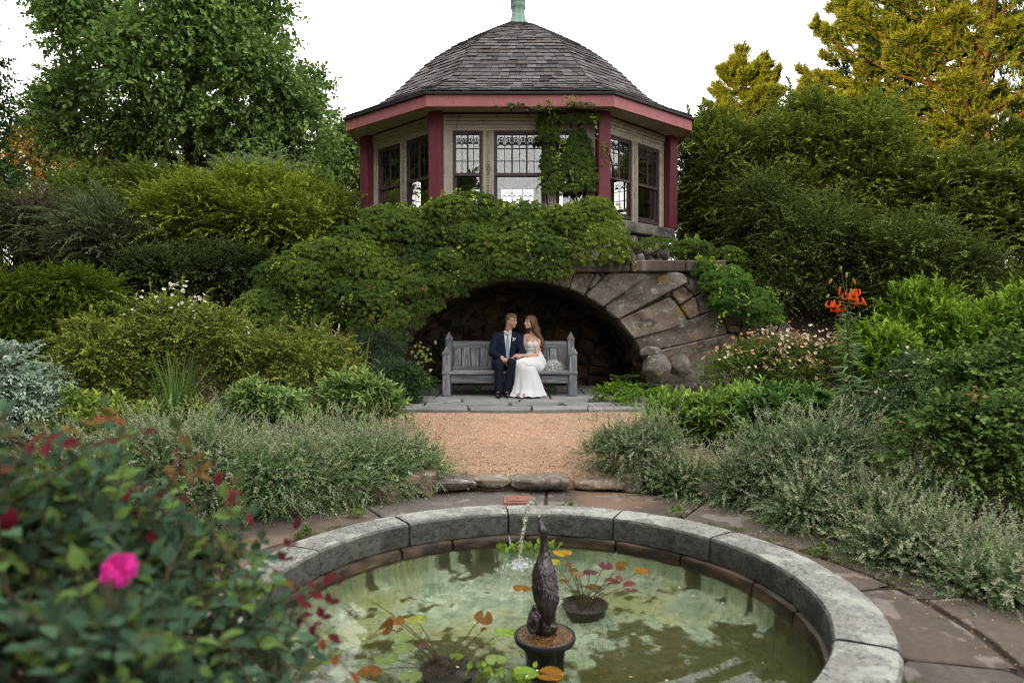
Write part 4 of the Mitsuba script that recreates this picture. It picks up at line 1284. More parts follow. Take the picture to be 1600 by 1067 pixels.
# ------------------------------------------------------------------ big shrubs behind the garden
FINE = lambda L=0.42, k=11, ln=0.055, wd=0.62, **q: dict(L=L, k=k, ln=ln * 1.45, wd=wd, **{'flat': 0.75, 'ang': 0.85, 'droop': 0.15, 'upw': 1.5, 'colvar': 0.30, **q})
DK, DKT = (0.062, 0.086, 0.018), (0.200, 0.235, 0.036)
CL = dict(per=13, size=(0.16, 0.34), rough=0.65, jitter=0.65, wands=0.16, rmin=0.4, var=0.55)
shrub('shrub', 'tall dark shrub touching the right side of the pavilion', [px_lobe(1050, 1170, 215, 400, 15.2), px_lobe(1062, 1130, 190, 300, 15.4, 0.8)], 2300, FINE(0.5), DK, 301, tip=DKT, **CL)
shrub('shrub', 'tall fine-leaved green shrub, second to the right of the pavilion', [px_lobe(1130, 1290, 205, 420, 14.8), px_lobe(1190, 1290, 175, 300, 15.2, 1.2)], 3000, FINE(0.5), (0.068, 0.092, 0.018), 302, tip=DKT, **CL)
shrub('shrub', 'rounded tall shrub under the golden pines, right of the second tall shrub', [px_lobe(1250, 1420, 200, 440, 14.4), px_lobe(1270, 1400, 178, 290, 14.8, 1.2)], 3300, FINE(0.5), (0.072, 0.096, 0.018), 303, tip=(0.215, 0.245, 0.036), **CL)
shrub('shrub', 'dark dense shrub low under the tallest pine on the right', [px_lobe(1390, 1560, 270, 480, 13.4), px_lobe(1370, 1480, 265, 380, 14, 1)], 2900, FINE(0.45, ln=0.065, wd=0.6), (0.060, 0.080, 0.018), 304, tip=DKT, **CL)
shrub('shrub', 'dark green shrub cut off by the right edge, above the bright leafy shrub', [px_lobe(1510, 1680, 280, 510, 12.6), px_lobe(1540, 1680, 430, 540, 12, 1)], 2600, FINE(0.45, ln=0.065, wd=0.6), (0.058, 0.080, 0.020), 305, tip=DKT, **CL)
shrub('shrub', 'very dark low spreading shrub behind the orange lilies', [px_lobe(1180, 1350, 330, 560, 12.6), px_lobe(1140, 1240, 300, 420, 13.4, 1)], 3000, FINE(0.5, ln=0.045), (0.044, 0.064, 0.019), 306, tip=(0.135, 0.165, 0.036), **CL)
shrub('shrub', 'very dark arching shrub behind the bright leafy shrub', [px_lobe(1320, 1540, 370, 560, 11.8)], 2600, FINE(0.5, ln=0.045), (0.044, 0.064, 0.018), 307, tip=(0.130, 0.160, 0.034), **CL)
YG, YGT = (0.105, 0.142, 0.020), (0.270, 0.320, 0.042)
shrub('shrub', 'big yellow-green rounded shrub in the middle of the left side', [px_lobe(215, 390, 300, 440, 13.6), px_lobe(330, 500, 320, 420, 13.4), px_lobe(330, 480, 285, 400, 14.2)], 4200, FINE(0.5, ln=0.055), YG, 311, tip=YGT, **CL)
shrub('shrub', 'yellow-green shrub rising against the left red post', [px_lobe(450, 580, 320, 400, 14.4), px_lobe(440, 530, 295, 380, 15, 1)], 1900, FINE(0.4, ln=0.05), (0.085, 0.115, 0.025), 312, tip=YGT, **CL)
shrub('shrub', 'shrub with small silvery leaves rising above the yellow-green shrub', [px_lobe(325, 440, 270, 340, 15.5), px_lobe(370, 470, 262, 350, 15.8)], 1700, FINE(0.45, ln=0.05, k=12), (0.09, 0.125, 0.055), 313, tip=(0.22, 0.25, 0.16), **CL)
shrub('shrub', 'green shrub with a domed top below the big tree', [px_lobe(80, 240, 292, 400, 15.5), px_lobe(150, 330, 284, 360, 16.2)], 3000, FINE(0.5, ln=0.06), (0.075, 0.108, 0.024), 314, tip=(0.17, 0.21, 0.038), **CL)
shrub('shrub', 'twiggy grey-brown shrub at the left edge below the dark tree', [px_lobe(-60, 140, 320, 450, 13.6)], 2200, FINE(0.5, ln=0.045, k=11), (0.066, 0.085, 0.026), 315, tip=(0.14, 0.16, 0.03), patch=((0.080, 0.070, 0.055), 0.7), bark='bark', stems=60, **CL)
shrub('shrub', 'grey-green shrub with narrow willow-like leaves left of the yellow-green shrub', [px_lobe(120, 225, 365, 450, 12.8), px_lobe(135, 205, 345, 420, 13, 0.7)], 1300, FINE(0.6, ln=0.085, wd=0.2, kind='fold', ang=0.5, flat=0.3), (0.065, 0.088, 0.036), 316, tip=(0.14, 0.165, 0.085), upb=0.8, **CL)
shrub('shrub', 'dark layered evergreen bush low on the left side', [px_lobe(-30, 130, 430, 560, 9.6), px_lobe(60, 195, 425, 540, 9.9)], 2600, FINE(0.36, ln=0.040, wd=0.35, k=18, droop=0.3, ang=0.7), (0.046, 0.078, 0.010), 317, tip=(0.120, 0.165, 0.014), upb=0.1, outw=0.9)
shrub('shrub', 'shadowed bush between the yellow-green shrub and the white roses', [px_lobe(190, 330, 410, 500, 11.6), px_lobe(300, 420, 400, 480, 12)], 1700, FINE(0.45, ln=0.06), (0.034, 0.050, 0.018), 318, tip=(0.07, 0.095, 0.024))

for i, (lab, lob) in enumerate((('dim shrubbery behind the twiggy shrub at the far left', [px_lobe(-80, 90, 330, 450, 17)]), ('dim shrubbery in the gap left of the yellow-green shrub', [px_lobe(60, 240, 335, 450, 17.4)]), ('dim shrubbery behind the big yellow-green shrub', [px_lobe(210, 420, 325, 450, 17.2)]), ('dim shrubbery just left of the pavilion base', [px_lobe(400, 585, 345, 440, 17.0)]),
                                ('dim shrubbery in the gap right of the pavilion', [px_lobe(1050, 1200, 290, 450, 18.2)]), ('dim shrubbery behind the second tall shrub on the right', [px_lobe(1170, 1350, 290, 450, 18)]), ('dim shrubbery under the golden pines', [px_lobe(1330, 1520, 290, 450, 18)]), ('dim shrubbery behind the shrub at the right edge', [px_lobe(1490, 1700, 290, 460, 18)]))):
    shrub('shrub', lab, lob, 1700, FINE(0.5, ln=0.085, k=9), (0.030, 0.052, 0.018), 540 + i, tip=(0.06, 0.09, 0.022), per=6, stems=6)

# ------------------------------------------------------------------ roses and leafy plants of the two beds
def bloom(n, r, cols, top=0.2, clump=4):
    def f(rng, p, D, L, lobes):
        up = p[:, 2]
        w = np.clip((up - np.quantile(up, top)), 0, None) + 0.02
        w = w * (p[:, 1] < np.quantile(p[:, 1], 0.7))
        i = rng.choice(len(p), n, p=w / w.sum())
        q = np.repeat(p[i] + D[i] * L[i][:, None] * 1.05, clump, 0) + rng.normal(size=(n * clump, 3)) * r * 1.4
        c = np.asarray(cols, float)[rng.integers(0, len(cols), n)]
        return [flowers(rng, q, rng.normal(size=q.shape) * 0.6 + [0, -0.5, 0.7], r * rng.uniform(0.6, 1.1, len(q)), np.repeat(c, clump, 0), 5, 0.35)]
    return f


ROSE = lambda L=0.30, k=11, ln=0.042, wd=0.62, **q: dict(L=L, k=k, ln=ln, wd=wd, **{'flat': 0.6, 'ang': 0.95, 'droop': 0.3, 'kind': 'fold', **q})
shrub('rose_bush', 'wide sprawling rose bush with a few white blooms on the left', [px_lobe(190, 400, 490, 640, 8.3, 1.0), px_lobe(110, 260, 520, 650, 7.8, 0.8), px_lobe(360, 560, 525, 640, 8.6, 0.9)], 3800, ROSE(ln=0.05), (0.090, 0.118, 0.024), 321, 'rose bush', tip=(0.215, 0.225, 0.045), extra=bloom(26, 0.028, [(0.75, 0.70, 0.62), (0.8, 0.75, 0.66)], 0.8), var=0.4, patch=((0.11, 0.095, 0.032), 0.3), per=12, size=(0.16, 0.34), rough=0.5, wands=0.06)
shrub('rose_bush', 'rose bush full of fading cream and peach blooms on the right', [px_lobe(1090, 1220, 545, 640, 8.8, 0.8), px_lobe(1170, 1310, 535, 650, 8.5, 0.8)], 2200, ROSE(0.26), (0.062, 0.090, 0.022), 322, 'rose bush', tip=(0.12, 0.155, 0.035), extra=bloom(120, 0.030, [(0.62, 0.42, 0.24), (0.55, 0.30, 0.14), (0.72, 0.62, 0.46), (0.42, 0.20, 0.09), (0.66, 0.50, 0.36)], 0.12), per=8)
shrub('rose_bush', 'dense dark rose bush with round leaves and brown hips at the right edge', [px_lobe(1410, 1640, 600, 850, 4.9, 0.55), px_lobe(1380, 1560, 640, 800, 4.8, 0.45), px_lobe(1450, 1680, 545, 700, 5.3, 0.5)], 2600, ROSE(0.20, k=9, ln=0.042, wd=0.72, kind='oval'), (0.048, 0.080, 0.022), 323, 'rose bush', tip=(0.125, 0.170, 0.045), extra=bloom(12, 0.016, [(0.30, 0.13, 0.06), (0.42, 0.25, 0.12)], 0.1), per=14, glossy=True, size=(0.16, 0.34), rough=0.5, wands=0.06)
shrub('rose_bush', 'low rose bush with blue-green leaves between the lily and the dark rose bush', [px_lobe(1370, 1450, 560, 700, 6.6, 0.4), px_lobe(1290, 1420, 620, 720, 6.4, 0.4)], 1000, ROSE(0.18, ln=0.036), (0.055, 0.095, 0.040), 324, 'rose bush', tip=(0.12, 0.16, 0.08), extra=bloom(10, 0.02, [(0.7, 0.55, 0.40)], 0.2))
LEAFY = lambda L=0.30, k=12, ln=0.11, wd=0.30, **q: dict(L=L, k=k, ln=ln, wd=wd, **{'flat': 0.0, 'ang': 0.75, 'droop': 0.1, 'kind': 'lance', 'curl': 0.25, **q})
shrub('leafy_shrub', 'bright green shrub with upright pointed leaves behind the dark rose bush', [px_lobe(1370, 1500, 470, 590, 8.6, 0.6), px_lobe(1320, 1420, 530, 640, 8.0, 0.5), px_lobe(1460, 1560, 505, 590, 8.3, 0.5)], 640, LEAFY(0.34, k=13, ln=0.115), (0.085, 0.150, 0.018), 331, 'shrub', tip=(0.20, 0.28, 0.030), upb=1.1, per=6)
shrub('leafy_shrub', 'bright green shrub with long arching shoots at the right edge', [px_lobe(1540, 1660, 480, 590, 8.2, 0.6)], 380, LEAFY(0.42, k=14, ln=0.125), (0.095, 0.150, 0.020), 332, 'shrub', tip=(0.20, 0.27, 0.032), upb=1.2, per=6)
PE = dict(upb=0.9, per=6, rmin=0.35)
shrub('peony', 'bright green peony plant on the right of the gravel', [px_lobe(1010, 1110, 625, 710, 7.4, 0.4), px_lobe(1080, 1220, 615, 710, 7.2, 0.45)], 520, LEAFY(0.20, k=12, ln=0.12, wd=0.26, ang=0.95), (0.085, 0.150, 0.030), 333, 'plant', tip=(0.19, 0.27, 0.05), **PE)
shrub('peony', 'broad-leaved green plant behind the right catmint, below the peach roses', [px_lobe(1150, 1250, 625, 715, 6.8, 0.4), px_lobe(1210, 1330, 620, 700, 7.0, 0.4)], 330, LEAFY(0.18, k=10, ln=0.125, wd=0.38, ang=1.0), (0.050, 0.105, 0.030), 334, 'plant', tip=(0.11, 0.18, 0.04), **PE)
shrub('peony', 'peony plant with pale glossy leaves next to the terrace on the left', [px_lobe(490, 640, 605, 690, 7.9, 0.45)], 400, LEAFY(0.20, k=12, ln=0.12, wd=0.30, ang=0.95), (0.085, 0.140, 0.040), 335, 'plant', tip=(0.23, 0.29, 0.09), glossy=True, **PE)
shrub('peony', 'peony plant with pale glossy leaves in the middle of the left bed', [px_lobe(340, 500, 612, 700, 7.4, 0.45)], 430, LEAFY(0.19, k=12, ln=0.11, wd=0.30, ang=0.95), (0.085, 0.140, 0.040), 336, 'plant', tip=(0.24, 0.30, 0.10), glossy=True, **PE)
shrub('peony', 'yellow-green leafy plant left of the iris in the left bed', [px_lobe(80, 210, 625, 720, 6.6, 0.4), px_lobe(185, 330, 640, 720, 6.8, 0.4)], 380, LEAFY(0.18, k=11, ln=0.10, wd=0.34, ang=1.0), (0.10, 0.155, 0.030), 337, 'plant', tip=(0.25, 0.30, 0.05), **PE)
shrub('variegated_shrub', 'shrub with white-edged leaves at the left edge', [px_lobe(-60, 60, 545, 660, 6.4, 0.5), px_lobe(20, 102, 575, 670, 6.6, 0.4)], 800, ROSE(0.18, k=10, ln=0.055, wd=0.55, colvar=0.35), (0.12, 0.17, 0.12), 338, 'shrub', tip=(0.42, 0.46, 0.40))
shrub('ground_cover', 'low bright green ground cover at the right end of the terrace', [px_lobe(925, 1030, 600, 628, 10.3, 0.4), px_lobe(960, 1060, 610, 640, 9.6, 0.35)], 520, ROSE(0.12, k=9, ln=0.045, wd=0.7), (0.085, 0.155, 0.022), 339, 'ground cover', tip=(0.16, 0.25, 0.03), stems=0)
shrub('ground_cover', 'small green weeds by the left leg of the bench', [px_lobe(640, 690, 590, 614, 11.0, 0.2)], 160, ROSE(0.10, k=8, ln=0.04, wd=0.7), (0.045, 0.09, 0.02), 340, 'weed', tip=(0.08, 0.14, 0.03), stems=0)
shrub('ground_cover', 'little green weed under the bench, left of the man', [px_lobe(738, 750, 602, 613, 11.1, 0.06)], 26, ROSE(0.06, k=7, ln=0.035, wd=0.8), (0.07, 0.13, 0.03), 341, 'weed', stems=0, per=0)
shrub('ground_cover', 'green weed under the bench right of the white dress', [px_lobe(850, 868, 603, 616, 11.1, 0.08)], 40, ROSE(0.06, k=7, ln=0.035, wd=0.8), (0.06, 0.12, 0.025), 342, 'weed', stems=0, per=0)
shrub('juniper', 'grey-green needled bush at the left foot of the arch', [px_lobe(545, 625, 520, 610, 10.4, 0.4), px_lobe(580, 660, 575, 620, 10.0, 0.35)], 1100, FINE(0.25, k=22, ln=0.024, wd=0.3, ang=0.6), (0.045, 0.068, 0.040), 343, 'shrub', tip=(0.075, 0.105, 0.055))
shrub('leafy_shrub', 'dark green leafy plant beside the left foot of the arch', [px_lobe(585, 660, 570, 622, 9.9, 0.35)], 420, ROSE(0.14, k=9, ln=0.05, wd=0.6), (0.035, 0.070, 0.022), 344, 'plant', tip=(0.06, 0.11, 0.03))

# ------------------------------------------------------------------ catmint spilling over the stone edging
CM = lambda: dict(L=0.28, k=22, ln=0.0225, wd=0.68, flat=0.0, ang=1.05, droop=0.28, kind='fold', taper=0.25, colvar=0.25, upw=0.6)


def catmint(label, lobes, n, seed, col=(0.095, 0.150, 0.058), tip=(0.195, 0.210, 0.130), lean=0.0):
    def spikes(rng, p, D, L, lob):
        i = rng.choice(len(p), len(p) // 3)
        q = p[i] + D[i] * L[i][:, None] * rng.uniform(0.7, 1.0, (len(i), 1))
        d = unit(D[i] + [0, 0, 0.05] + rng.normal(size=q.shape) * 0.12)
        return [sprays(rng, q, d, 0.16 * rng.uniform(0.7, 1.3, len(q)), 18, 0.0165, 0.85, np.asarray(tip) * rng.uniform(0.75, 1.25, (len(q), 1)) * (1 + 0.05 * rng.normal(size=(len(q), 3))), ang=1.1, droop=0.2, flat=0.0, taper=0.5)]
    shrub('catmint', label, lobes, n, CM(), col, seed, 'catmint', tip=(0.150, 0.185, 0.095), extra=spikes, per=10, upb=0.12, outw=1.0, stems=0, rmin=0.45, var=0.35, size=(0.25, 0.45), jitter=0.3)


for i, (lab, lob, n) in enumerate((
    ('grey-green catmint mound at the corner of the gravel on the left', [px_lobe(585, 690, 705, 760, 6.15, 0.3)], 900),
    ('catmint mound second from the gravel on the left', [px_lobe(500, 640, 712, 778, 5.85, 0.35)], 1100),
    ('pale flowering catmint mound in the middle of the left border', [px_lobe(400, 560, 722, 792, 5.55, 0.35)], 1200),
    ('catmint hanging low over the edging stones on the left', [px_lobe(300, 470, 714, 815, 5.25, 0.35)], 1200),
    ('catmint mound partly hidden behind the blurred red shoots', [px_lobe(190, 370, 699, 820, 5.2, 0.35)], 1200),
    ('catmint mound nearest the left edge, behind the pink rose bush', [px_lobe(40, 240, 714, 830, 5, 0.4)], 1100),
    ('catmint of the back row on the left, below the pale peony leaves', [px_lobe(400, 640, 690, 730, 6.5, 0.35)], 800),
    ('catmint of the back row on the left, below the iris', [px_lobe(190, 420, 689, 734, 6.2, 0.4)], 1000))):
    catmint(lab, lob, n, 360 + i)
for i, (lab, lob, n) in enumerate((
    ('wispy catmint reaching over the gravel on the right', [px_lobe(920, 1060, 689, 735, 6.35, 0.3)], 900),
    ('catmint mound over the egg shaped stone on the right', [px_lobe(1010, 1150, 742, 790, 6, 0.3)], 1000),
    ('catmint mound with beige seed heads, third from the gravel on the right', [px_lobe(1110, 1270, 745, 812, 5.6, 0.35)], 1200),
    ('tallest grey catmint mound on the right', [px_lobe(1170, 1380, 684, 800, 5.5, 0.4)], 1500),
    ('catmint spilling towards the pool in the middle of the right border', [px_lobe(1200, 1360, 774, 850, 5, 0.3)], 1200),
    ('catmint with faint violet flowers below the dark rose bush', [px_lobe(1310, 1480, 794, 890, 4.6, 0.3)], 1200),
    ('catmint at the right edge above the paving slabs', [px_lobe(1430, 1640, 864, 960, 4.1, 0.3)], 1200),
    ('low catmint leaning over the paving right of the violet one', [px_lobe(1340, 1500, 850, 935, 4.15, 0.22)], 900),
    ('nearest catmint, at the lower right edge of the picture', [px_lobe(1470, 1680, 905, 985, 3.70, 0.22)], 1000))):
    catmint(lab, lob, n, 380 + i, col=(0.085, 0.135, 0.050) if i in (1, 5) else (0.095, 0.140, 0.068))


# ------------------------------------------------------------------ sword leaves, lily, fern, small plants
def iris(label, px, py, d, n, h, seed, col=(0.075, 0.135, 0.03)):
    rng = np.random.default_rng(seed)
    k = thing('iris', label, 'plant')
    c = at(px, py, d)
    for j in range(n):
        a = rng.uniform(0, 6.28)
        b = c + np.array([math.cos(a), math.sin(a), 0]) * rng.uniform(0, 0.11) * h / 0.6
        lean = np.array([math.cos(a), math.sin(a), 0]) * rng.uniform(0.05, 0.55)
        s = np.linspace(0, 1, 7)[:, None]
        hh = h * rng.uniform(0.6, 1.1)
        mid = b + np.array([0, 0, 1.0]) * hh * s * (1 - 0.25 * np.linalg.norm(lean) * s ** 2) + lean * hh * s ** 1.8
        w = 0.013 * (1 - s ** 2.5) + 0.001
        sd = unit(np.array([-math.sin(a + 0.8), math.cos(a + 0.8), 0]))
        v = np.vstack([mid - sd * w, mid + [0, 0, 0] + unit(np.cross(sd, [0, 0, 1.0])) * 0.003, mid + sd * w])
        f = [[i, i + 1, 8 + i] for i in range(6)] + [[i, 8 + i, 7 + i] for i in range(6)] + [[7 + i, 8 + i, 15 + i] for i in range(6)] + [[7 + i, 15 + i, 14 + i] for i in range(6)]
        put(child(k, 'leaf'), (v, np.array(f)), 'foliage', False, color=np.array(col) * rng.uniform(0.7, 1.5) * [1, 1, rng.uniform(0.7, 1.3)])


iris('clump of tall sword-shaped leaves in the left bed', 275, 668, 6.7, 60, 0.76, 401, (0.10, 0.165, 0.04))
iris('clump of taller sword-shaped leaves left of the arch foot', 525, 612, 9.3, 46, 0.95, 402, (0.085, 0.14, 0.032))
iris('few thin yellowish blades bending by the arch foot', 560, 605, 9.7, 10, 0.75, 403, (0.13, 0.16, 0.04))


def star_lily():
    rng = np.random.default_rng(410)
    k = thing('tiger_lily', 'tall lily with hanging orange flowers and narrow whorled leaves on the right', 'flower')
    b, t = at(1346, 655, 6.6), at(1322, 470, 6.6)
    b[2] = float(ground_z(b[0], b[1]))
    s = np.linspace(0, 1, 14)[:, None]
    stem = b + (t - b) * s + np.array([-0.03, 0, 0]) * np.sin(s * 3.1)
    put(child(k, 'stem'), tube(stem, np.linspace(0.011, 0.006, 14), 6), 'matte', True, color=(0.06, 0.05, 0.025))
    n = 250
    q = rng.random(n)
    p = np.stack([np.interp(q * 0.99, s[:, 0], stem[:, i]) for i in range(3)], 1)
    a = rng.uniform(0, 6.28, n)
    d = np.stack([np.cos(a), np.sin(a), rng.uniform(-0.1, 0.45, n)], 1)
    m = leaf_mesh(p, d, rng.normal(size=(n, 3)) * 0.6 + [0, -0.5, 0.5], (0.19 - 0.12 * q ** 2) * rng.uniform(0.8, 1.2, n) * 1.15, 0.019, np.array([0.085, 0.13, 0.055]) * rng.uniform(0.7, 1.5, (n, 1)), 'lance', 0.3)
    kf = child(k, 'leaves')
    put(kf, m[:2], 'foliage', False, color=m[2])
    labels[kf] = {'kind': 'stuff'}
    heads = [(1301, 480, 0.0), (1309, 487, 0.03), (1327, 468, -0.03), (1338, 475, 0.02), (1333, 462, 0.05)]
    for px, py, dy in heads:
        c = at(px, py - 6, 6.6 + dy)
        put(child(k, 'stalk'), tube(np.array([t, 0.5 * (t + c) + [0, 0, 0.05], c + [0, 0, 0.02]]), 0.0035, 5), 'matte', True, color=(0.10, 0.12, 0.03))
        ms = []
        for j in range(6):
            az = j * math.pi / 3 + rng.random() * 0.3
            u = np.array([math.cos(az), math.sin(az), 0])
            sd = np.array([-math.sin(az), math.cos(az), 0])
            path = [(0.0, 0.01), (0.022, -0.025), (0.050, -0.040), (0.072, -0.022), (0.070, 0.012), (0.052, 0.028)]
            wd = [0.005, 0.013, 0.016, 0.014, 0.009, 0.002]
            cl = np.array([c + u * r + [0, 0, z] for r, z in path])
            v = np.vstack([cl - sd * np.array(wd)[:, None], cl + sd * np.array(wd)[:, None]])
            f = [[i, i + 1, 7 + i] for i in range(5)] + [[i, 7 + i, 6 + i] for i in range(5)]
            ms.append((v, np.array(f)))
        for j in range(4):
            az = rng.random() * 6.28
            e = c + np.array([math.cos(az) * 0.025, math.sin(az) * 0.025, -0.085])
            ms.append(tube(np.array([c, 0.5 * (c + e), e]), 0.0022, 4))
        fl = child(k, 'flower')
        put(fl, join(ms), 'petal', True, color=(0.80, 0.13, 0.025))
    for px, py, ang, L, col in ((1311, 455, 0.15, 0.09, (0.72, 0.12, 0.03)), (1338, 458, -0.2, 0.09, (0.72, 0.12, 0.03)), (1350, 473, -0.6, 0.08, (0.75, 0.15, 0.03)), (1297, 440, 0.5, 0.06, (0.55, 0.30, 0.10)), (1334, 440, -0.5, 0.06, (0.50, 0.28, 0.09)),
                               (1322, 430, 0.05, 0.055, (0.52, 0.42, 0.18)), (1293, 463, 0.6, 0.045, (0.45, 0.36, 0.14)), (1329, 455, 0, 0.05, (0.45, 0.40, 0.16)), (1313, 420, 0.1, 0.05, (0.35, 0.38, 0.12))):
        c = at(px, py, 6.6)
        d = np.array([math.sin(ang) * (1 if True else 0), 0, math.cos(ang)])
        pts = np.array([c - d * L * 0.5, c - d * L * 0.3, c, c + d * L * 0.3, c + d * L * 0.5])
        put(child(k, 'bud'), tube(pts, np.array([0.004, 0.010, 0.013, 0.010, 0.003]), 7), 'petal', True, color=col)
        put(child(k, 'stalk'), tube(np.array([t, 0.5 * (t + pts[0]) + [0, 0, 0.02], pts[0] if py > 445 else pts[-1]]), 0.003, 4), 'matte', True, color=(0.10, 0.12, 0.03))


star_lily()


def fern(label, px, py, d, seed, n=11, L=0.34):
    rng = np.random.default_rng(seed)
    k = thing('fern', label, 'fern')
    c = at(px, py, d)
    for j in range(n):
        a = rng.uniform(0, 6.28)
        u = np.array([math.cos(a), math.sin(a), 0])
        s = np.linspace(0.1, 1, 16)[:, None]
        mid = c + u * L * s * 0.8 + np.array([0, 0, 1.0]) * L * (1.3 * s - 0.75 * s ** 2)
        tn = unit(np.gradient(mid, axis=0))
        sd = unit(np.cross(tn, [0, 0, 1.0]))
        ln = 0.09 * np.sin(np.pi * (0.12 + 0.86 * s[:, 0])) ** 0.8 + 0.006
        ms = [leaf_mesh(mid, tn * 0.35 + sd * sg, np.tile([0, 0, 1.0], (16, 1)), ln, ln * 0.28, np.tile(np.array([0.05, 0.075, 0.035]) * rng.uniform(0.7, 1.3), (16, 1)), 'fold') for sg in (-1, 1)]
        v, f, cc = merge(ms)
        put(child(k, 'frond'), (v, f), 'foliage', False, color=cc)


fern('dusty green fern at the right side of the alcove mouth', 975, 606, 10.6, 421)
fern('small fern in front of the boulder right of the terrace', 1012, 616, 9.9, 422, 8, 0.25)


def climber(label, pts, d, n, ln, seed, col, tip):
    """A thin climbing plant with heart-shaped leaves."""
    rng = np.random.default_rng(seed)
    k = thing('climbing_plant', label, 'climbing plant')
    P = np.array([at(x, y, d + rng.normal() * 0.05) for x, y in pts])
    s = np.linspace(0, 1, 30)
    path = np.stack([np.interp(s, np.linspace(0, 1, len(P)), P[:, i]) for i in range(3)], 1)
    put(child(k, 'stem'), tube(path, 0.005, 4), 'bark', True)
    i = rng.integers(0, 30, n)
    p = path[i] + rng.normal(size=(n, 3)) * 0.10
    m = leaf_mesh(p, rng.normal(size=(n, 3)) * 0.4 + [0, -0.3, -0.7], rng.normal(size=(n, 3)) * 0.3 + [0, -0.9, 0.4], ln * rng.uniform(0.7, 1.2, n), ln * 0.85, np.asarray(col) * rng.uniform(0.7, 1.3, (n, 1)) + (np.asarray(tip) - col) * rng.random((n, 1)), 'oval', 0.1)
    for j in range(n):
        kk = m[0].shape[0] // n
        put(child(k, 'leaf'), (m[0][j * kk:(j + 1) * kk], m[1][:6]), 'foliage', False, color=m[2][j * kk:(j + 1) * kk])


climber('climbing plant with pale heart-shaped leaves at the left end of the bench', [(650, 612), (642, 580), (652, 555), (660, 540), (665, 560), (655, 585)], 10.75, 60, 0.062, 431, (0.085, 0.13, 0.025), (0.20, 0.24, 0.05))
# tufts on the walk
for i, (lab, px, py, d) in enumerate((('tiny green seedling on the walk right of the cover plate', 889, 784, 5.25), ('little leafy weed below the right catmint', 1058, 788, 5.15), ('small yellow-green weed on the right of the walk', 1285, 858, 4.2), ('leafy weed at the foot of the coping on the right', 1428, 1050, 2.55), ('grass tuft between two slabs at the left of the walk', 478, 822, 4.6), ('little round-leaved weed under the left catmint', 558, 790, 5.1))):
    shrub('weed', lab, [[*(at(px, py, d) * [1, 1, 0] + [0, 0, 0.03]), 0.045, 0.045, 0.035]], 28, ROSE(0.04, k=6, ln=0.026, wd=0.6), (0.075, 0.12, 0.03), 440 + i, 'weed', tip=(0.14, 0.19, 0.04), stems=0, per=0)
ml = []
for i in range(9):
    a = math.radians((60, 52, 47, 38, 30, 24, 130, 137, 15)[i])
    r = 2.04 + 0.02 * (i % 3)
    ml.append([PX + r * math.cos(a), PY + r * math.sin(a), 0.008, 0.10, 0.05, 0.012])
rng = np.random.default_rng(460)
p, d = lobe_points(rng, ml, 800, rmin=0.2, front=0.5)
m = sprays(rng, p, d + [0, 0, 0.5], 0.02, 6, 0.012, 0.4, (0.085, 0.10, 0.03), tip=(0.16, 0.17, 0.05))
put(thing('moss', 'moss and small grass growing in the joints of the walk', 'moss', kind='stuff'), m[:2], 'foliage', False, color=m[2])
# ------------------------------------------------------------------ Virginia creeper over the alcove and up the pavilion
def palmate(rng, p, n, a, ln, col, m=5):
    """Leaves of five leaflets fanning from their stalks. Returns the merged mesh, 4 vertices and 2 triangles per leaflet."""
    b = np.cross(n, a)
    ang = np.radians([-72, -36, 0, 36, 72])[:m]
    A = a[:, None] * np.cos(ang)[None, :, None] + b[:, None] * np.sin(ang)[None, :, None] - n[:, None] * 0.12
    L = ln[:, None] * np.array([0.72, 0.92, 1.05, 0.92, 0.72])[None, :m] * rng.uniform(0.85, 1.15, (len(p), m))
    nn = n[:, None] + rng.normal(size=A.shape) * 0.16
    c = np.repeat(col[:, None], m, 1) * (1 + 0.07 * rng.normal(size=(len(p), m, 1)))
    pp = np.repeat(p[:, None], m, 1)
    return leaf_mesh(pp.reshape(-1, 3), A.reshape(-1, 3), nn.reshape(-1, 3), L.ravel(), L.ravel() * 0.46, c.reshape(-1, 3), 'fold', 0.18)


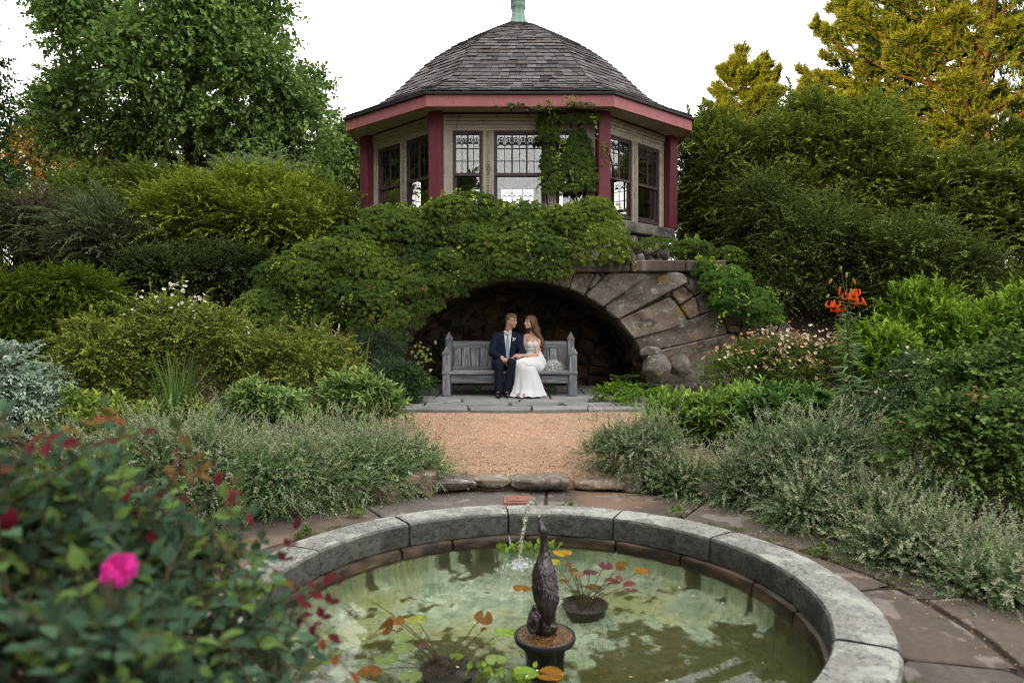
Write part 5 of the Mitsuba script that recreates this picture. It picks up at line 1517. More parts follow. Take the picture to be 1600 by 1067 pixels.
def creeper(label, lobes, n, seed, ln=0.070, strands=0, dark=(0.032, 0.058, 0.016), lightc=(0.140, 0.185, 0.026), n_parts=0, clip=True, rough=0.16, per=4, pale_mix=0.45, low=-0.5, fresh=0.0):
    rng = np.random.default_rng(seed)
    k = thing('creeper_vine', label, 'climbing plant')
    L = sub_lobes(rng, lobes, per, (0.30, 0.5), 0.72, 0.92) if per else lobes
    p, d = lobe_points(rng, L, n, rmin=0.72, front=0.9, seed=seed % 40, rough=rough, low=low)
    nrm = unit(d * 0.7 + np.array([0, -0.45, 0.60]) + rng.normal(size=p.shape) * 0.30)
    a = np.array([0, -0.15, -1.0]) + d * 0.4 + rng.normal(size=p.shape) * 0.35
    a = unit(a - nrm * (a * nrm).sum(1, keepdims=True))
    w = np.clip(pale_mix * (meshkit.fbm(p * 1.5, 3, seed % 17)[:, None] * 2.2 - 0.6) + 0.10 * rng.normal(size=(n if len(p) == n else len(p), 1)), 0, 1)  # share of paler leaves, varied by noise
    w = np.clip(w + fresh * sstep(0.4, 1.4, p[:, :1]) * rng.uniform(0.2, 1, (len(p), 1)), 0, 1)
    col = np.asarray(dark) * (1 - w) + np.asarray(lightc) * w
    red = rng.random(len(p)) < 0.006
    col[red] = [0.13, 0.075, 0.03]
    lns = ln * rng.uniform(0.65, 1.25, len(p))
    pts, nr, ax, cs, ls = [p], [nrm], [a], [col], [lns]
    stem_m = []
    for _ in range(strands):              # young hanging and reaching shoots
        i = rng.integers(len(p))
        s = p[i] + d[i] * 0.05
        dirn = unit(d[i] * 0.5 + rng.normal(size=3) * 0.5 + [0, -0.3, 0.1])
        m = int(rng.integers(6, 15))
        t = np.linspace(0, 1, m)[:, None]
        Ls = rng.uniform(0.25, 0.65)
        q = s + dirn * Ls * t * 0.6 + np.array([0, 0, -1.0]) * Ls * t ** 2 * 0.8
        if clip and (np.hypot(q[:, 0] - AX, q[:, 2] - AZ) < AR + 0.02).any():
            continue
        stem_m.append(tube(q, 0.004, 4, False))
        pts.append(q + rng.normal(size=q.shape) * 0.02)
        nn = unit(np.array([0, -0.8, 0.6]) + rng.normal(size=q.shape) * 0.3)
        nr.append(nn)
        aa = np.array([0, 0, -1.0]) + rng.normal(size=q.shape) * 0.5
        ax.append(unit(aa - nn * (aa * nn).sum(1, keepdims=True)))
        cs.append(np.tile(np.array([0.19, 0.25, 0.032]) * rng.uniform(0.8, 1.3), (m, 1)) * rng.uniform(0.85, 1.15, (m, 1)))
        ls.append(ln * 0.62 * np.linspace(1, 0.6, m))
    p, nrm, a, col, lns = np.vstack(pts), np.vstack(nr), np.vstack(ax), np.vstack(cs), np.concatenate(ls)
    if clip:
        ok = ~((np.hypot(p[:, 0] - AX, p[:, 2] - AZ) < AR - np.where(p[:, 0] < AX + 0.75, 0.16, 0.02) * rng.random(len(p))) & (p[:, 1] > 10.2)) & (p[:, 1] < 13.5)
        p, nrm, a, col, lns = p[ok], nrm[ok], a[ok], col[ok], lns[ok]
    order = np.argsort(-(lns / p[:, 1] * (1 - 0.03 * (p[:, 1] - p[:, 1].min()) ** 2)))
    m = palmate(rng, p[order], nrm[order], a[order], lns[order], col[order])
    for j in range(n_parts):
        put(child(k, 'leaf'), (m[0][j * 20:(j + 1) * 20], m[1][:10]), 'foliage_glossy', False, color=m[2][j * 20:(j + 1) * 20])
    kf = k + '__foliage'
    put(kf, (m[0][n_parts * 20:], m[1][n_parts * 10:] - n_parts * 20), 'foliage_glossy', False, color=m[2][n_parts * 20:])
    labels[kf] = {'kind': 'stuff'}
    b, tp = [], []
    for l in lobes:
        for _ in range(2):
            if clip and np.hypot(l[0] - AX, l[2] - l[5] - AZ) < AR + 0.25:
                continue
            b.append([l[0] + rng.normal() * 0.2, l[1] + 0.15, max(l[2] - l[5] * 0.9, 0.35)])
            tp.append([l[0] + rng.normal() * l[3] * 0.5, l[1], l[2] + l[5] * 0.7])
    sm = stems_mesh(rng, np.array(b), np.array(tp), 0.018, 0.008, 6)
    ks = child(k, 'stem')
    put(ks, join([sm] + stem_m), 'bark', True)
    labels[ks] = {'kind': 'stuff'}
    return k


V1 = [px_lobe(*q) for q in ((350, 480, 440, 590, 10.7, 0.5), (400, 560, 375, 560, 10.9, 0.55), (480, 640, 345, 540, 11.0, 0.55), (540, 640, 430, 560, 10.7, 0.4), (540, 700, 315, 480, 11.4, 0.6), (590, 690, 410, 530, 10.9, 0.35), (580, 690, 322, 420, 12.0, 0.5),
      (620, 790, 305, 450, 11.5, 0.6), (660, 830, 300, 420, 11.9, 0.5), (740, 900, 308, 450, 11.5, 0.6), (830, 990, 308, 440, 11.4, 0.55), (880, 985, 345, 440, 11.1, 0.35), (640, 740, 390, 490, 11.0, 0.35), (720, 890, 360, 460, 11.0, 0.4), (420, 520, 400, 480, 11.8, 0.6), (360, 450, 470, 570, 11.2, 0.5))]
V1 += [[AX + (AR + 0.16) * math.cos(math.radians(a)), 10.98, AZ + (AR + 0.16) * math.sin(math.radians(a)), 0.36, 0.24, 0.30] for a in (78, 88, 98, 108, 118, 128, 138, 147, 155)]
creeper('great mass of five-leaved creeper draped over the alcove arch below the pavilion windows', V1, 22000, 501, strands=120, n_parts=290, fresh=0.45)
V2 = [px_lobe(1085, 1180, 415, 470, 11.0, 0.3), px_lobe(1100, 1215, 440, 510, 10.9, 0.3), px_lobe(1075, 1120, 405, 440, 11.2, 0.3), px_lobe(1150, 1222, 470, 520, 11.0, 0.25)]
creeper('smaller clump of creeper hanging over the right end of the stone wall', V2, 1700, 502, strands=14, clip=False, dark=(0.035, 0.075, 0.018), lightc=(0.10, 0.17, 0.022), pale_mix=0.55)
V3 = [px_lobe(1040, 1120, 372, 410, 12.3, 0.3), px_lobe(985, 1060, 368, 400, 12.2, 0.12), px_lobe(1100, 1170, 385, 420, 12.5, 0.3)]
creeper('thin creeper along the right side of the pavilion base', V3, 520, 503, strands=6, clip=False, per=2)
# up the front of the pavilion, right of the middle window, and along the eaves
V4 = [px_lobe(872, 930, 205, 330, 12.36, 0.10), px_lobe(895, 934, 240, 320, 12.34, 0.12), px_lobe(838, 876, 172, 240, 12.34, 0.10), px_lobe(846, 872, 225, 330, 12.36, 0.09), px_lobe(850, 935, 168, 200, 12.25, 0.12)]
creeper('creeper climbing the front of the pavilion over the right window', V4, 1500, 504, ln=0.075, strands=12, clip=False, per=0, rough=0.35, pale_mix=0.4)
V5 = [px_lobe(775, 830, 163, 172, 11.9, 0.05), px_lobe(820, 860, 163, 178, 11.95, 0.06), px_lobe(880, 930, 161, 171, 11.88, 0.05)]
creeper('thin strands of creeper clinging under the front eave of the pavilion', V5, 90, 505, ln=0.05, strands=5, clip=False, per=0, dark=(0.06, 0.12, 0.03), lightc=(0.14, 0.21, 0.04))
V6 = [px_lobe(935, 948, 215, 280, 12.3, 0.05)]
creeper('sparse creeper shoot on the right front post of the pavilion', V6, 26, 506, ln=0.045, strands=2, clip=False, per=0, dark=(0.08, 0.12, 0.03), lightc=(0.18, 0.16, 0.05))
V7 = [px_lobe(470, 580, 385, 450, 12.2, 0.6), px_lobe(390, 480, 425, 500, 12.0, 0.6)]
creeper('tangled greenery on the slope behind the creeper on the left', V7, 1500, 507, clip=False, dark=(0.03, 0.06, 0.02), lightc=(0.11, 0.15, 0.03))

# ------------------------------------------------------------------ the out-of-focus rose bush in front
def front_rose():
    rng = np.random.default_rng(600)
    k = thing('rose_bush', 'big out of focus rose bush in the lower left corner with red young shoots', 'rose bush')
    ends = []
    canes = []
    root = np.array([-0.75, 1.15, 0.02])
    lob = [px_lobe(-160, 230, 830, 1150, 1.30, 0.28), px_lobe(-60, 300, 780, 1030, 1.40, 0.25), px_lobe(160, 400, 870, 1150, 1.45, 0.22), px_lobe(-200, 40, 740, 940, 1.25, 0.2), px_lobe(300, 430, 990, 1180, 1.5, 0.2), px_lobe(40, 310, 950, 1200, 1.15, 0.15)]
    p, d = lobe_points(rng, lob, 520, rmin=0.25, front=0.55, seed=3, rough=0.3, low=-0.7)
    extra = np.array([at(x, y, z) for x, y, z in ((60, 660, 1.30), (140, 690, 1.25), (30, 700, 1.2), (250, 735, 1.35), (285, 720, 1.32), (320, 770, 1.4), (425, 895, 1.5), (300, 850, 1.45), (455, 960, 1.52), (350, 905, 1.55), (500, 985, 1.55), (430, 1010, 1.5), (330, 810, 1.45), (-20, 640, 1.2), (0, 740, 1.15), (90, 720, 1.35), (200, 750, 1.4))])
    p = np.vstack([p, extra])
    d = np.vstack([d, np.tile([0.15, -0.1, 0.9], (len(extra), 1))])
    n = len(p)
    young = np.zeros(n, bool)
    young[-17:] = True
    young |= (rng.random(n) < 0.008)
    tops = p[rng.choice(n - 17, 20, replace=False)]
    tops = np.vstack([tops, extra])
    bases = root + rng.normal(size=(len(tops), 3)) * [0.10, 0.06, 0]
    put(child(k, 'cane'), stems_mesh(rng, bases, tops, 0.0045, 0.002, 8, 0.5), 'matte', True, color=(0.06, 0.045, 0.025))
    # compound leaves: a stalk with five or seven leaflets
    rach, LP, LA, LN, LL, LC = [], [], [], [], [], []
    for i in range(n):
        for _ in range(3 if not young[i] else 2):
            dirn = unit(d[i] * 0.4 + rng.normal(size=3) * 0.7 + [0, 0, 0.25])
            R = rng.uniform(0.085, 0.14)
            b = p[i] + rng.normal(size=3) * 0.02
            e = b + dirn * R + [0, 0, -0.012]
            rach.append(tube(np.array([b, 0.5 * (b + e) + [0, 0, 0.004], e]), 0.0012, 4, False))
            nn = unit(np.array([0, -0.15, 1.0]) + rng.normal(size=3) * 0.35)
            sd = unit(np.cross(dirn, nn))
            base_c = np.array([0.034, 0.062, 0.036]) * rng.uniform(0.6, 1.7) if not young[i] else np.array([[0.085, 0.015, 0.018], [0.12, 0.040, 0.018], [0.055, 0.012, 0.016], [0.10, 0.065, 0.02], [0.05, 0.07, 0.025]][rng.integers(5)])
            if not young[i] and rng.random() < 0.30:
                base_c = np.array([0.085, 0.135, 0.035]) * rng.uniform(0.8, 1.2)
            for j in range(5):
                s = (1.0, 0.62, 0.62, 0.28, 0.28)[j]
                sg = (0, 1, -1, 1, -1)[j]
                ang = 0.0 if sg == 0 else 0.95
                LP.append(b + (e - b) * s)
                LA.append(dirn * math.cos(ang) + sd * sg * math.sin(ang) + [0, 0, -0.08])
                LN.append(nn + rng.normal(size=3) * 0.15)
                LL.append(rng.uniform(0.036, 0.050) * (1.0 if sg == 0 else 0.85) * (0.8 if young[i] else 1))
                LC.append(base_c * rng.uniform(0.85, 1.15))
    LP, LA, LN, LL, LC = map(np.array, (LP, LA, LN, LL, LC))
    # the lens must stay clear of leaves, and the flower unhidden
    fl = at(181, 893, 1.13)
    hide = (np.hypot((LP[:, 0] / LP[:, 1] - fl[0] / fl[1]), ((LP[:, 2] - 1.4) / LP[:, 1] - (fl[2] - 1.4) / fl[1])) < 0.055) & (LP[:, 1] < fl[1] + 0.03)
    ok = (LP[:, 1] > 0.7) & ~hide & (LP[:, 2] > 0.06)
    LP, LA, LN, LL, LC = LP[ok], LA[ok], LN[ok], LL[ok], LC[ok]
    order = np.argsort(LP[:, 1] - LL * 2)
    v, f, c = leaf_mesh(LP[order], LA[order], LN[order], LL[order], LL[order] * 0.62, LC[order], 'oval', 0.14)
    for j in range(298):
        put(child(k, 'leaf'), (v[j * 7:(j + 1) * 7], f[:6]), 'foliage_glossy', False, color=c[j * 7:(j + 1) * 7])
    kf = k + '__foliage'
    put(kf, (v[298 * 7:], f[298 * 6:] - 298 * 7), 'foliage_glossy', False, color=c[298 * 7:])
    labels[kf] = {'kind': 'stuff'}
    ks = child(k, 'leaf_stalk')
    put(ks, join(rach), 'matte', False, color=(0.10, 0.06, 0.03))
    labels[ks] = {'kind': 'stuff'}
    # the open magenta flower
    f0 = unit(np.array([0.10, -0.75, 0.45]))
    s = unit(np.cross(f0, [0, 0, 1.0]))
    t = np.cross(f0, s)
    ms = []
    for ring_, (m, r, cup) in enumerate(((5, 0.029, 0.05), (5, 0.025, 0.45), (4, 0.018, 1.0))):
        for i in range(m):
            a = 2 * math.pi * (i + 0.5 * ring_) / m + rng.normal() * 0.15
            u = s * math.cos(a) + t * math.sin(a)
            w = -s * math.sin(a) + t * math.cos(a)
            g = []
            for q in np.linspace(0, 1, 5):
                for h in np.linspace(-1, 1, 5):
                    wid = 0.62 * math.sin(math.pi * (0.15 + 0.68 * q)) + 0.05
                    g.append(fl + u * r * q * (1 / (1 + 0.5 * cup)) + f0 * r * (cup * q ** 1.5 * 0.6 + 0.12 * math.sin(3 * h + i) * q) + w * r * wid * h + rng.normal(size=3) * 0.0022 + f0 * r * 0.16 * math.sin(5 * h + 2.3 * i + 4 * q))
            ff = [[x * 5 + y, x * 5 + y + 1, x * 5 + y + 6, x * 5 + y + 5] for x in range(4) for y in range(4)]
            ff = np.array(ff)
            col = np.array([0.74, 0.05, 0.36]) * rng.uniform(0.8, 1.15)
            put(child(k, 'petal'), (np.array(g), np.vstack([ff[:, [0, 1, 2]], ff[:, [0, 2, 3]]])), 'petal', True, color=np.clip(col, 0, 0.9))
    for x, y, dd in ((8, 830, 1.05),):
        c0 = at(x, y, dd)
        put(child(k, 'bud'), tube(np.array([c0, c0 + [0, 0, 0.008], c0 + [0.004, 0, 0.022], c0 + [0.008, 0, 0.036]]), np.array([0.004, 0.012, 0.011, 0.002]), 8), 'petal', True, color=(0.12, 0.012, 0.022))


front_rose()
# ------------------------------------------------------------------ the bird fountain and what floats in the pool
SX, SY = 0.150, 3.09
ped = thing('pedestal', 'round dark pedestal with a gravelly top standing in the pool', 'pedestal')
put(ped, lathe([(0.0, 0.010), (0.118, 0.010), (0.126, 0.016), (0.133, 0.020), (0.139, 0.018), (0.141, 0.008), (0.136, -0.02), (0.112, -0.060), (0.092, -0.12), (0.085, -0.345), (0.0, -0.345)], 40, (SX, SY, 0)), 'lead', 40)
put(child(ped, 'gravel_top'), lathe([(0.0, 0.0165), (0.07, 0.0165), (0.122, 0.0195), (0.129, 0.014)], 32, (SX, SY, 0)), 'rim_gravel', True)


def blob(spheres, links, edge=0.008, smooth=8):
    """One smooth body: hulls of linked spheres, joined, refined and smoothed. spheres: name -> (x, y, z, r)."""
    whole = m3.Manifold()
    for group_ in links:
        parts = [m3.Manifold.sphere(spheres[s][3], 14).translate(list(map(float, spheres[s][:3]))) for s in group_]
        whole = whole + (m3.Manifold.batch_hull(parts) if len(parts) > 1 else parts[0])
    whole = whole.refine_to_length(edge)
    m = whole.to_mesh()
    t = trimesh.Trimesh(m.vert_properties[:, :3], m.tri_verts, process=True)
    trimesh.smoothing.filter_taubin(t, lamb=0.55, nu=0.53, iterations=smooth)
    return t


bird = thing('bird_statue', 'dark bronze water bird seen from behind, neck stretched up, spouting water', 'statue')
S = dict(tail=(0.018, -0.026, 0.085, 0.013), rump=(0.009, -0.014, 0.155, 0.045), back=(0.001, -0.003, 0.225, 0.058), sh=(-0.004, 0.006, 0.290, 0.052), n0=(-0.004, 0.016, 0.340, 0.034), n1=(0.000, 0.024, 0.39, 0.0215), n2=(-0.004, 0.024, 0.445, 0.0185), hd=(-0.012, 0.014, 0.490, 0.0205), bk=(-0.018, 0.018, 0.518, 0.0115), bk2=(-0.022, 0.030, 0.540, 0.005),
         bl=(-0.003, 0.034, 0.22, 0.050), leg=(0.008, 0.02, 0.12, 0.042), foot=(0.005, 0.02, 0.04, 0.046))
S = {k: (SX + x, SY + y, z, r) for k, (x, y, z, r) in S.items()}
body = blob(S, [('tail', 'rump'), ('rump', 'back'), ('back', 'sh'), ('sh', 'n0'), ('n0', 'n1'), ('n1', 'n2'), ('n2', 'hd'), ('hd', 'bk'), ('bk', 'bk2'), ('bl', 'back'), ('bl', 'leg', 'rump'), ('leg', 'foot')], 0.006, 10)
V = np.array(body.vertices)
c = V - [SX, SY, 0]
az = np.arctan2(c[:, 0], -c[:, 1])
feather = 0.0042 * np.abs(np.sin(az * 9 + np.floor(c[:, 2] / 0.022) * 1.57)) * sstep(0.14, 0.20, c[:, 2]) * sstep(0.37, 0.32, c[:, 2]) + 0.0022 * np.sin(c[:, 2] * 520 + 3 * np.sin(az * 7)) * sstep(0.40, 0.36, c[:, 2])
V = V + np.array(body.vertex_normals) * feather[:, None]
put(bird, (V, np.array(body.faces)), 'bronze', True)
# folded wings lying on its back, long flight feathers below
for sg in (-1, 1):
    for j in range(6):
        x0 = 0.008 + 0.0062 * j
        top = np.array([SX + sg * (x0 + 0.004), SY - 0.052 + 0.005 * j, 0.268 - 0.006 * j])
        tip = np.array([SX + sg * (0.006 + 0.007 * j) + 0.010, SY - 0.048 + 0.005 * j, 0.090 + 0.013 * j])
        s = np.linspace(0, 1, 9)[:, None]
        cl = top + (tip - top) * s + np.array([sg * 0.006, -0.012, 0]) * np.sin(s * np.pi)
        w = 0.0105 * np.sin(np.pi * np.clip(0.18 + 0.82 * s[:, 0], 0, 0.999)) ** 0.6 + 0.001
        sd = np.array([1.0, 0.25 * sg, 0])
        nrm = np.array([0.2 * sg, -1, 0.1])
        v = np.vstack([cl - sd * w[:, None], cl + nrm * 0.004, cl + sd * w[:, None], cl - nrm * 0.006])
        f = []
        for a, b in ((0, 1), (1, 2), (2, 3), (3, 0)):
            f += [[a * 9 + i, a * 9 + i + 1, b * 9 + i + 1] for i in range(8)] + [[a * 9 + i, b * 9 + i + 1, b * 9 + i] for i in range(8)]
        put(child(bird, 'wing_feather'), (v, np.array(f)), 'bronze', 50)
rng = np.random.default_rng(700)
V, F = rock(rng, (SX + 0.004, SY + 0.015, 0.045), (0.052, 0.045, 0.06), 3, 3)
put(child(bird, 'rocky_base'), (V, F), 'bronze', 35)
chick = thing('small_bird_statue', 'small hunched bronze bird crouching at the left foot of the tall bird', 'statue')
S2 = dict(a=(-0.052, -0.015, 0.065, 0.030), b=(-0.047, -0.014, 0.105, 0.030), c=(-0.040, -0.010, 0.140, 0.020), h=(-0.030, -0.022, 0.128, 0.014), k=(-0.020, -0.034, 0.108, 0.006), t=(-0.058, -0.036, 0.052, 0.016))
S2 = {k: (SX + x, SY + y, z, r) for k, (x, y, z, r) in S2.items()}
bd = blob(S2, [('a', 'b'), ('b', 'c'), ('c', 'h'), ('h', 'k'), ('a', 't')], 0.005, 6)
V = np.array(bd.vertices)
V = V + np.array(bd.vertex_normals) * (0.0018 * np.sin(V[:, 2:3] * 420 + 4 * np.sin(V[:, :1] * 160)))
put(chick, (V, np.array(bd.faces)), 'bronze', True)
for j in range(4):
    cl = np.array([[SX - 0.074 + 0.010 * j, SY - 0.038 - 0.004 * j, 0.125 - 0.004 * j], [SX - 0.078 + 0.011 * j, SY - 0.048 - 0.003 * j, 0.09], [SX - 0.074 + 0.012 * j, SY - 0.046, 0.052]])
    put(child(chick, 'wing_feather'), tube(cl, np.array([0.003, 0.007, 0.002]), 6), 'bronze', True)

# the jet
jet = thing('water_jet', "thin arc of water spouting from the bird's beak and breaking into drops", 'water jet')
P0 = np.array([SX - 0.022, SY + 0.030, 0.541])
s = np.linspace(0, 1, 60)[:, None]
P1 = np.array([JX, JY, 0.0])
arc = P0 + (P1 - P0) * s
h = 0.553 * (1 - s[:, 0]) + 0.0
vz = 0.30
arc[:, 2] = 0.541 + vz * s[:, 0] - (0.541 + vz) * s[:, 0] ** 2
put(jet, tube(arc[:17], np.interp(np.arange(17), [0, 16], [0.0050, 0.0042]), 7), 'clear_water', True)
rng = np.random.default_rng(710)
ico = trimesh.creation.icosphere(subdivisions=1)
drops = []
for i in range(120):
    t = 0.24 + 0.76 * i / 120 + rng.normal() * 0.006
    q = np.array([np.interp(t, s[:, 0], arc[:, j]) for j in range(3)]) + rng.normal(size=3) * 0.005
    r = rng.uniform(0.003, 0.0075)
    drops.append((ico.vertices * r * [1, 1, rng.uniform(1, 1.8)] + q, ico.faces))
for i in range(170):
    a, rr_ = rng.uniform(0, 6.28), abs(rng.normal()) * 0.05
    q = np.array([JX + rr_ * math.cos(a), JY + rr_ * math.sin(a), abs(rng.normal()) * 0.030 * math.exp(-rr_ / 0.06) + 0.003])
    drops.append((ico.vertices * rng.uniform(0.0015, 0.0055) + q, ico.faces))
v, f = join(drops)
kd = child(jet, 'drops')
put(kd, (v, f), 'clear_water', True)
labels[kd] = {'kind': 'stuff'}
# foam where it falls: many tiny bubbles on the surface
bub = []
for i in range(230):
    a, rr_ = rng.uniform(0, 6.28), abs(rng.normal()) * 0.055
    hem = ico.vertices * rng.uniform(0.002, 0.005)
    bub.append((hem + [JX + rr_ * math.cos(a), JY + rr_ * math.sin(a) * 1.1, 0.002], ico.faces))
v, f = join(bub)
kd = child(jet, 'foam')
put(kd, (v, f), 'matte', True, color=(0.62, 0.66, 0.66))
labels[kd] = {'kind': 'stuff'}


def pad_mesh(c, r, rng, tiltv=None, notch=0.25):
    n = 22
    a0 = rng.uniform(0, 6.28)
    a = a0 + np.linspace(notch, 2 * np.pi - notch, n)
    nrm = unit(np.array([0, 0, 1.0]) + (np.zeros(3) if tiltv is None else np.asarray(tiltv)))
    u = unit(np.cross(nrm, [0.3, 1, 0]))
    w = np.cross(nrm, u)
    ph = rng.uniform(0, 6.28)
    def ring(k, lift):
        rr = r * k * (1 + 0.05 * np.sin(3 * a + ph))
        return c + rr[:, None] * (np.cos(a)[:, None] * u + np.sin(a)[:, None] * w) + nrm * (lift * (0.5 + 0.5 * np.sin(2 * a + ph)))[:, None]
    v = np.vstack([[c], ring(0.55, 0.0), ring(0.92, r * 0.03), ring(1.0, r * 0.12)])
    f = [[0, 1 + i, 2 + i] for i in range(n - 1)]
    for k in range(2):
        f += [[1 + k * n + i, 1 + (k + 1) * n + i, 1 + (k + 1) * n + i + 1] for i in range(n - 1)] + [[1 + k * n + i, 1 + (k + 1) * n + i + 1, 1 + k * n + i + 1] for i in range(n - 1)]
    # radial colour: a paler vein pattern belongs to the leaf itself
    return v, np.array(f)


def lily(label, pot, pads, seed, pot_label):
    rng = np.random.default_rng(seed)
    kp = thing('planting_tub', pot_label, 'tub')
    put(kp, lathe([(0.0, -0.345), (0.09, -0.345), (0.105, -0.30), (0.118, -0.205), (0.128, -0.200), (0.128, -0.192), (0.112, -0.195), (0.105, -0.22), (0.0, -0.215)], 28, (pot[0], pot[1], 0)), 'mortar', 40)
    k = thing('water_lily', label, 'water lily')
    for (px, py, r, col, z, tl) in pads:
        d = 1067 * (1.4 - z) / (py - 517)
        c = at(px, py, d)
        m = pad_mesh(c, r, rng, tl)
        cc = np.clip(np.asarray(col) * rng.uniform(0.85, 1.15) * (1 + 0.18 * rng.normal(size=(len(m[0]), 1))), 0.005, 0.9)
        put(child(k, 'pad'), m, 'foliage_glossy', True, color=cc)
        b = np.array([pot[0] + rng.normal() * 0.03, pot[1] + rng.normal() * 0.03, -0.21])
        q = np.linspace(0, 1, 9)[:, None]
        e = c - [0, 0, 0.003]
        path = b + (e - b) * q
        path[:, 2] = b[2] + (e[2] - b[2]) * np.sin(q[:, 0] * np.pi / 2)
        put(child(k, 'stalk'), tube(path, 0.0028, 5), 'matte', True, color=(0.10, 0.075, 0.03))


GR, OR, PU, BR = (0.165, 0.215, 0.075), (0.25, 0.115, 0.024), (0.125, 0.050, 0.052), (0.15, 0.075, 0.022)
d1 = 1067 * 1.6 / (965 - 517)
lily('water lily group right of the bird with orange and purplish pads', (at(912, 958, 3.75)[0], 3.66), [
    (880, 866, 0.062, (0.38, 0.22, 0.03), 0.004, None), (864, 880, 0.050, (0.30, 0.25, 0.04), 0.004, None), (890, 885, 0.03, BR, 0.004, None), (816, 922, 0.05, OR, 0.004, None), (947, 886, 0.042, PU, 0.06, (0.1, -0.2, 0)), (972, 886, 0.036, BR, 0.06, (-0.3, -0.5, 0)), (1003, 894, 0.045, OR, 0.012, (0, -0.1, 0)), (923, 897, 0.042, PU, 0.03, None), (896, 893, 0.030, BR, 0.01, None),
    (958, 911, 0.045, PU, 0.012, (0.1, 0, 0)), (984, 915, 0.036, (0.18, 0.045, 0.05), 0.01, None), (988, 924, 0.028, PU, 0.006, None), (905, 900, 0.034, (0.24, 0.13, 0.07), 0.01, None), (883, 910, 0.03, BR, 0.005, None), (944, 931, 0.016, (0.1, 0.12, 0.03), 0.004, None), (925, 919, 0.03, BR, 0.005, None), (968, 905, 0.02, (0.22, 0.05, 0.05), 0.03, (0.3, -0.4, 0))], 721, 'dark tub under water holding the lily right of the bird')
lily('water lily group left of the bird with round green pads on long stalks', (at(700, 1047, 3.0)[0], 2.98), [
    (650, 972, 0.055, (0.26, 0.28, 0.06), 0.004, None), (628, 1000, 0.052, GR, 0.004, None), (629, 1016, 0.050, GR, 0.004, None), (602, 1033, 0.052, GR, 0.004, None), (790, 991, 0.050, (0.20, 0.30, 0.05), 0.004, None), (775, 1035, 0.046, (0.18, 0.24, 0.08), 0.004, None), (713, 1030, 0.032, (0.10, 0.13, 0.03), 0.004, None), (755, 968, 0.045, BR, 0.05, (0.2, -0.4, 0)), (617, 972, 0.045, OR, 0.015, (0.1, -0.1, 0)), (603, 983, 0.040, BR, 0.02, (-0.6, -0.7, 0)), (755, 986, 0.016, OR, 0.01, None), (640, 1062, 0.05, GR, 0.004, None), (575, 1054, 0.05, BR, 0.004, None), (660, 1012, 0.022, PU, 0.006, None), (820, 1057, 0.055, (0.17, 0.27, 0.045), 0.004, None), (860, 1058, 0.058, (0.22, 0.11, 0.02), 0.004, None), (588, 912 + 34, 0.022, (0.12, 0.17, 0.05), 0.004, None)], 722, 'dark tub under water holding the lily left of the bird')


def floating(label, lobes, n, seed):
    rng = np.random.default_rng(seed)
    k = thing('floating_plant', label, 'water plant')
    for j in range(n):
        l = lobes[rng.integers(len(lobes))]
        c = np.array([l[0] + rng.normal() * l[2], l[1] + rng.normal() * l[3], 0.0])
        a = rng.uniform(0, 6.28)
        d = np.array([math.cos(a), math.sin(a), rng.uniform(0.5, 1.5)])
        h = rng.uniform(0.012, 0.045)
        base = c + [0, 0, -0.01]
        e = c + unit(d) * h
        v, f, cc = leaf_mesh(np.array([e]), np.array([d]), np.array([[-0.3 * d[0], -0.3 * d[1] - 0.3, 1.0]]), rng.uniform(0.022, 0.038), rng.uniform(0.022, 0.036), np.array([[0.09, 0.14, 0.022]]) * rng.uniform(0.6, 1.5), 'oval', -0.1)
        v2, f2 = tube(np.array([base, 0.5 * (base + e), e]), np.array([0.002, 0.004, 0.002]), 4)
        vv, ff = join([(v, f), (v2, f2)])
        put(child(k, 'leaf'), (vv, ff), 'foliage_glossy', False, color=np.vstack([cc, np.tile(cc[0], (len(v2), 1))]))


floating('bright yellow-green floating plant at the far edge of the pool behind the jet', [(-0.02, 4.32, 0.05, 0.03), (0.09, 4.33, 0.06, 0.03), (0.17, 4.32, 0.06, 0.03)], 90, 731)
floating('floating green plant with red buds at the bottom edge in front of the bird', [(-0.08, 2.74, 0.05, 0.04), (-0.02, 2.70, 0.05, 0.04)], 26, 732)
floating('small floating sprig at the far wall right of the bird neck', [(0.27, 4.38, 0.03, 0.01)], 9, 733)
k = thing('water_inlet', 'small pale pipe standing at the far wall of the pool', 'pipe')
put(k, tube(np.array([[-0.005, 4.42, -0.06], [-0.012, 4.42, 0.02], [-0.018, 4.415, 0.065]]), np.array([0.008, 0.007, 0.004]), 8), 'matte', True, color=(0.42, 0.46, 0.52))
k = thing('leaf_flotsam', 'fallen brown leaves and petals drifting on the pool', 'leaf litter', kind='stuff')
rng = np.random.default_rng(740)
a, r = rng.uniform(0, 6.28, 46), 1.2 * np.sqrt(rng.random(46))
p = np.stack([PX + r * np.cos(a), PY + r * np.sin(a), np.full(46, 0.0045)], 1)
m = leaf_mesh(p, np.stack([np.cos(a * 7), np.sin(a * 7), 0 * a], 1), np.tile([0, 0, 1.0], (46, 1)), rng.uniform(0.008, 0.02, 46), 0.009, np.where(rng.random((46, 1)) < 0.5, [[0.30, 0.20, 0.10]], [[0.42, 0.42, 0.30]]), 'fold', -0.05)
put(k, m[:2], 'matte', False, color=m[2])
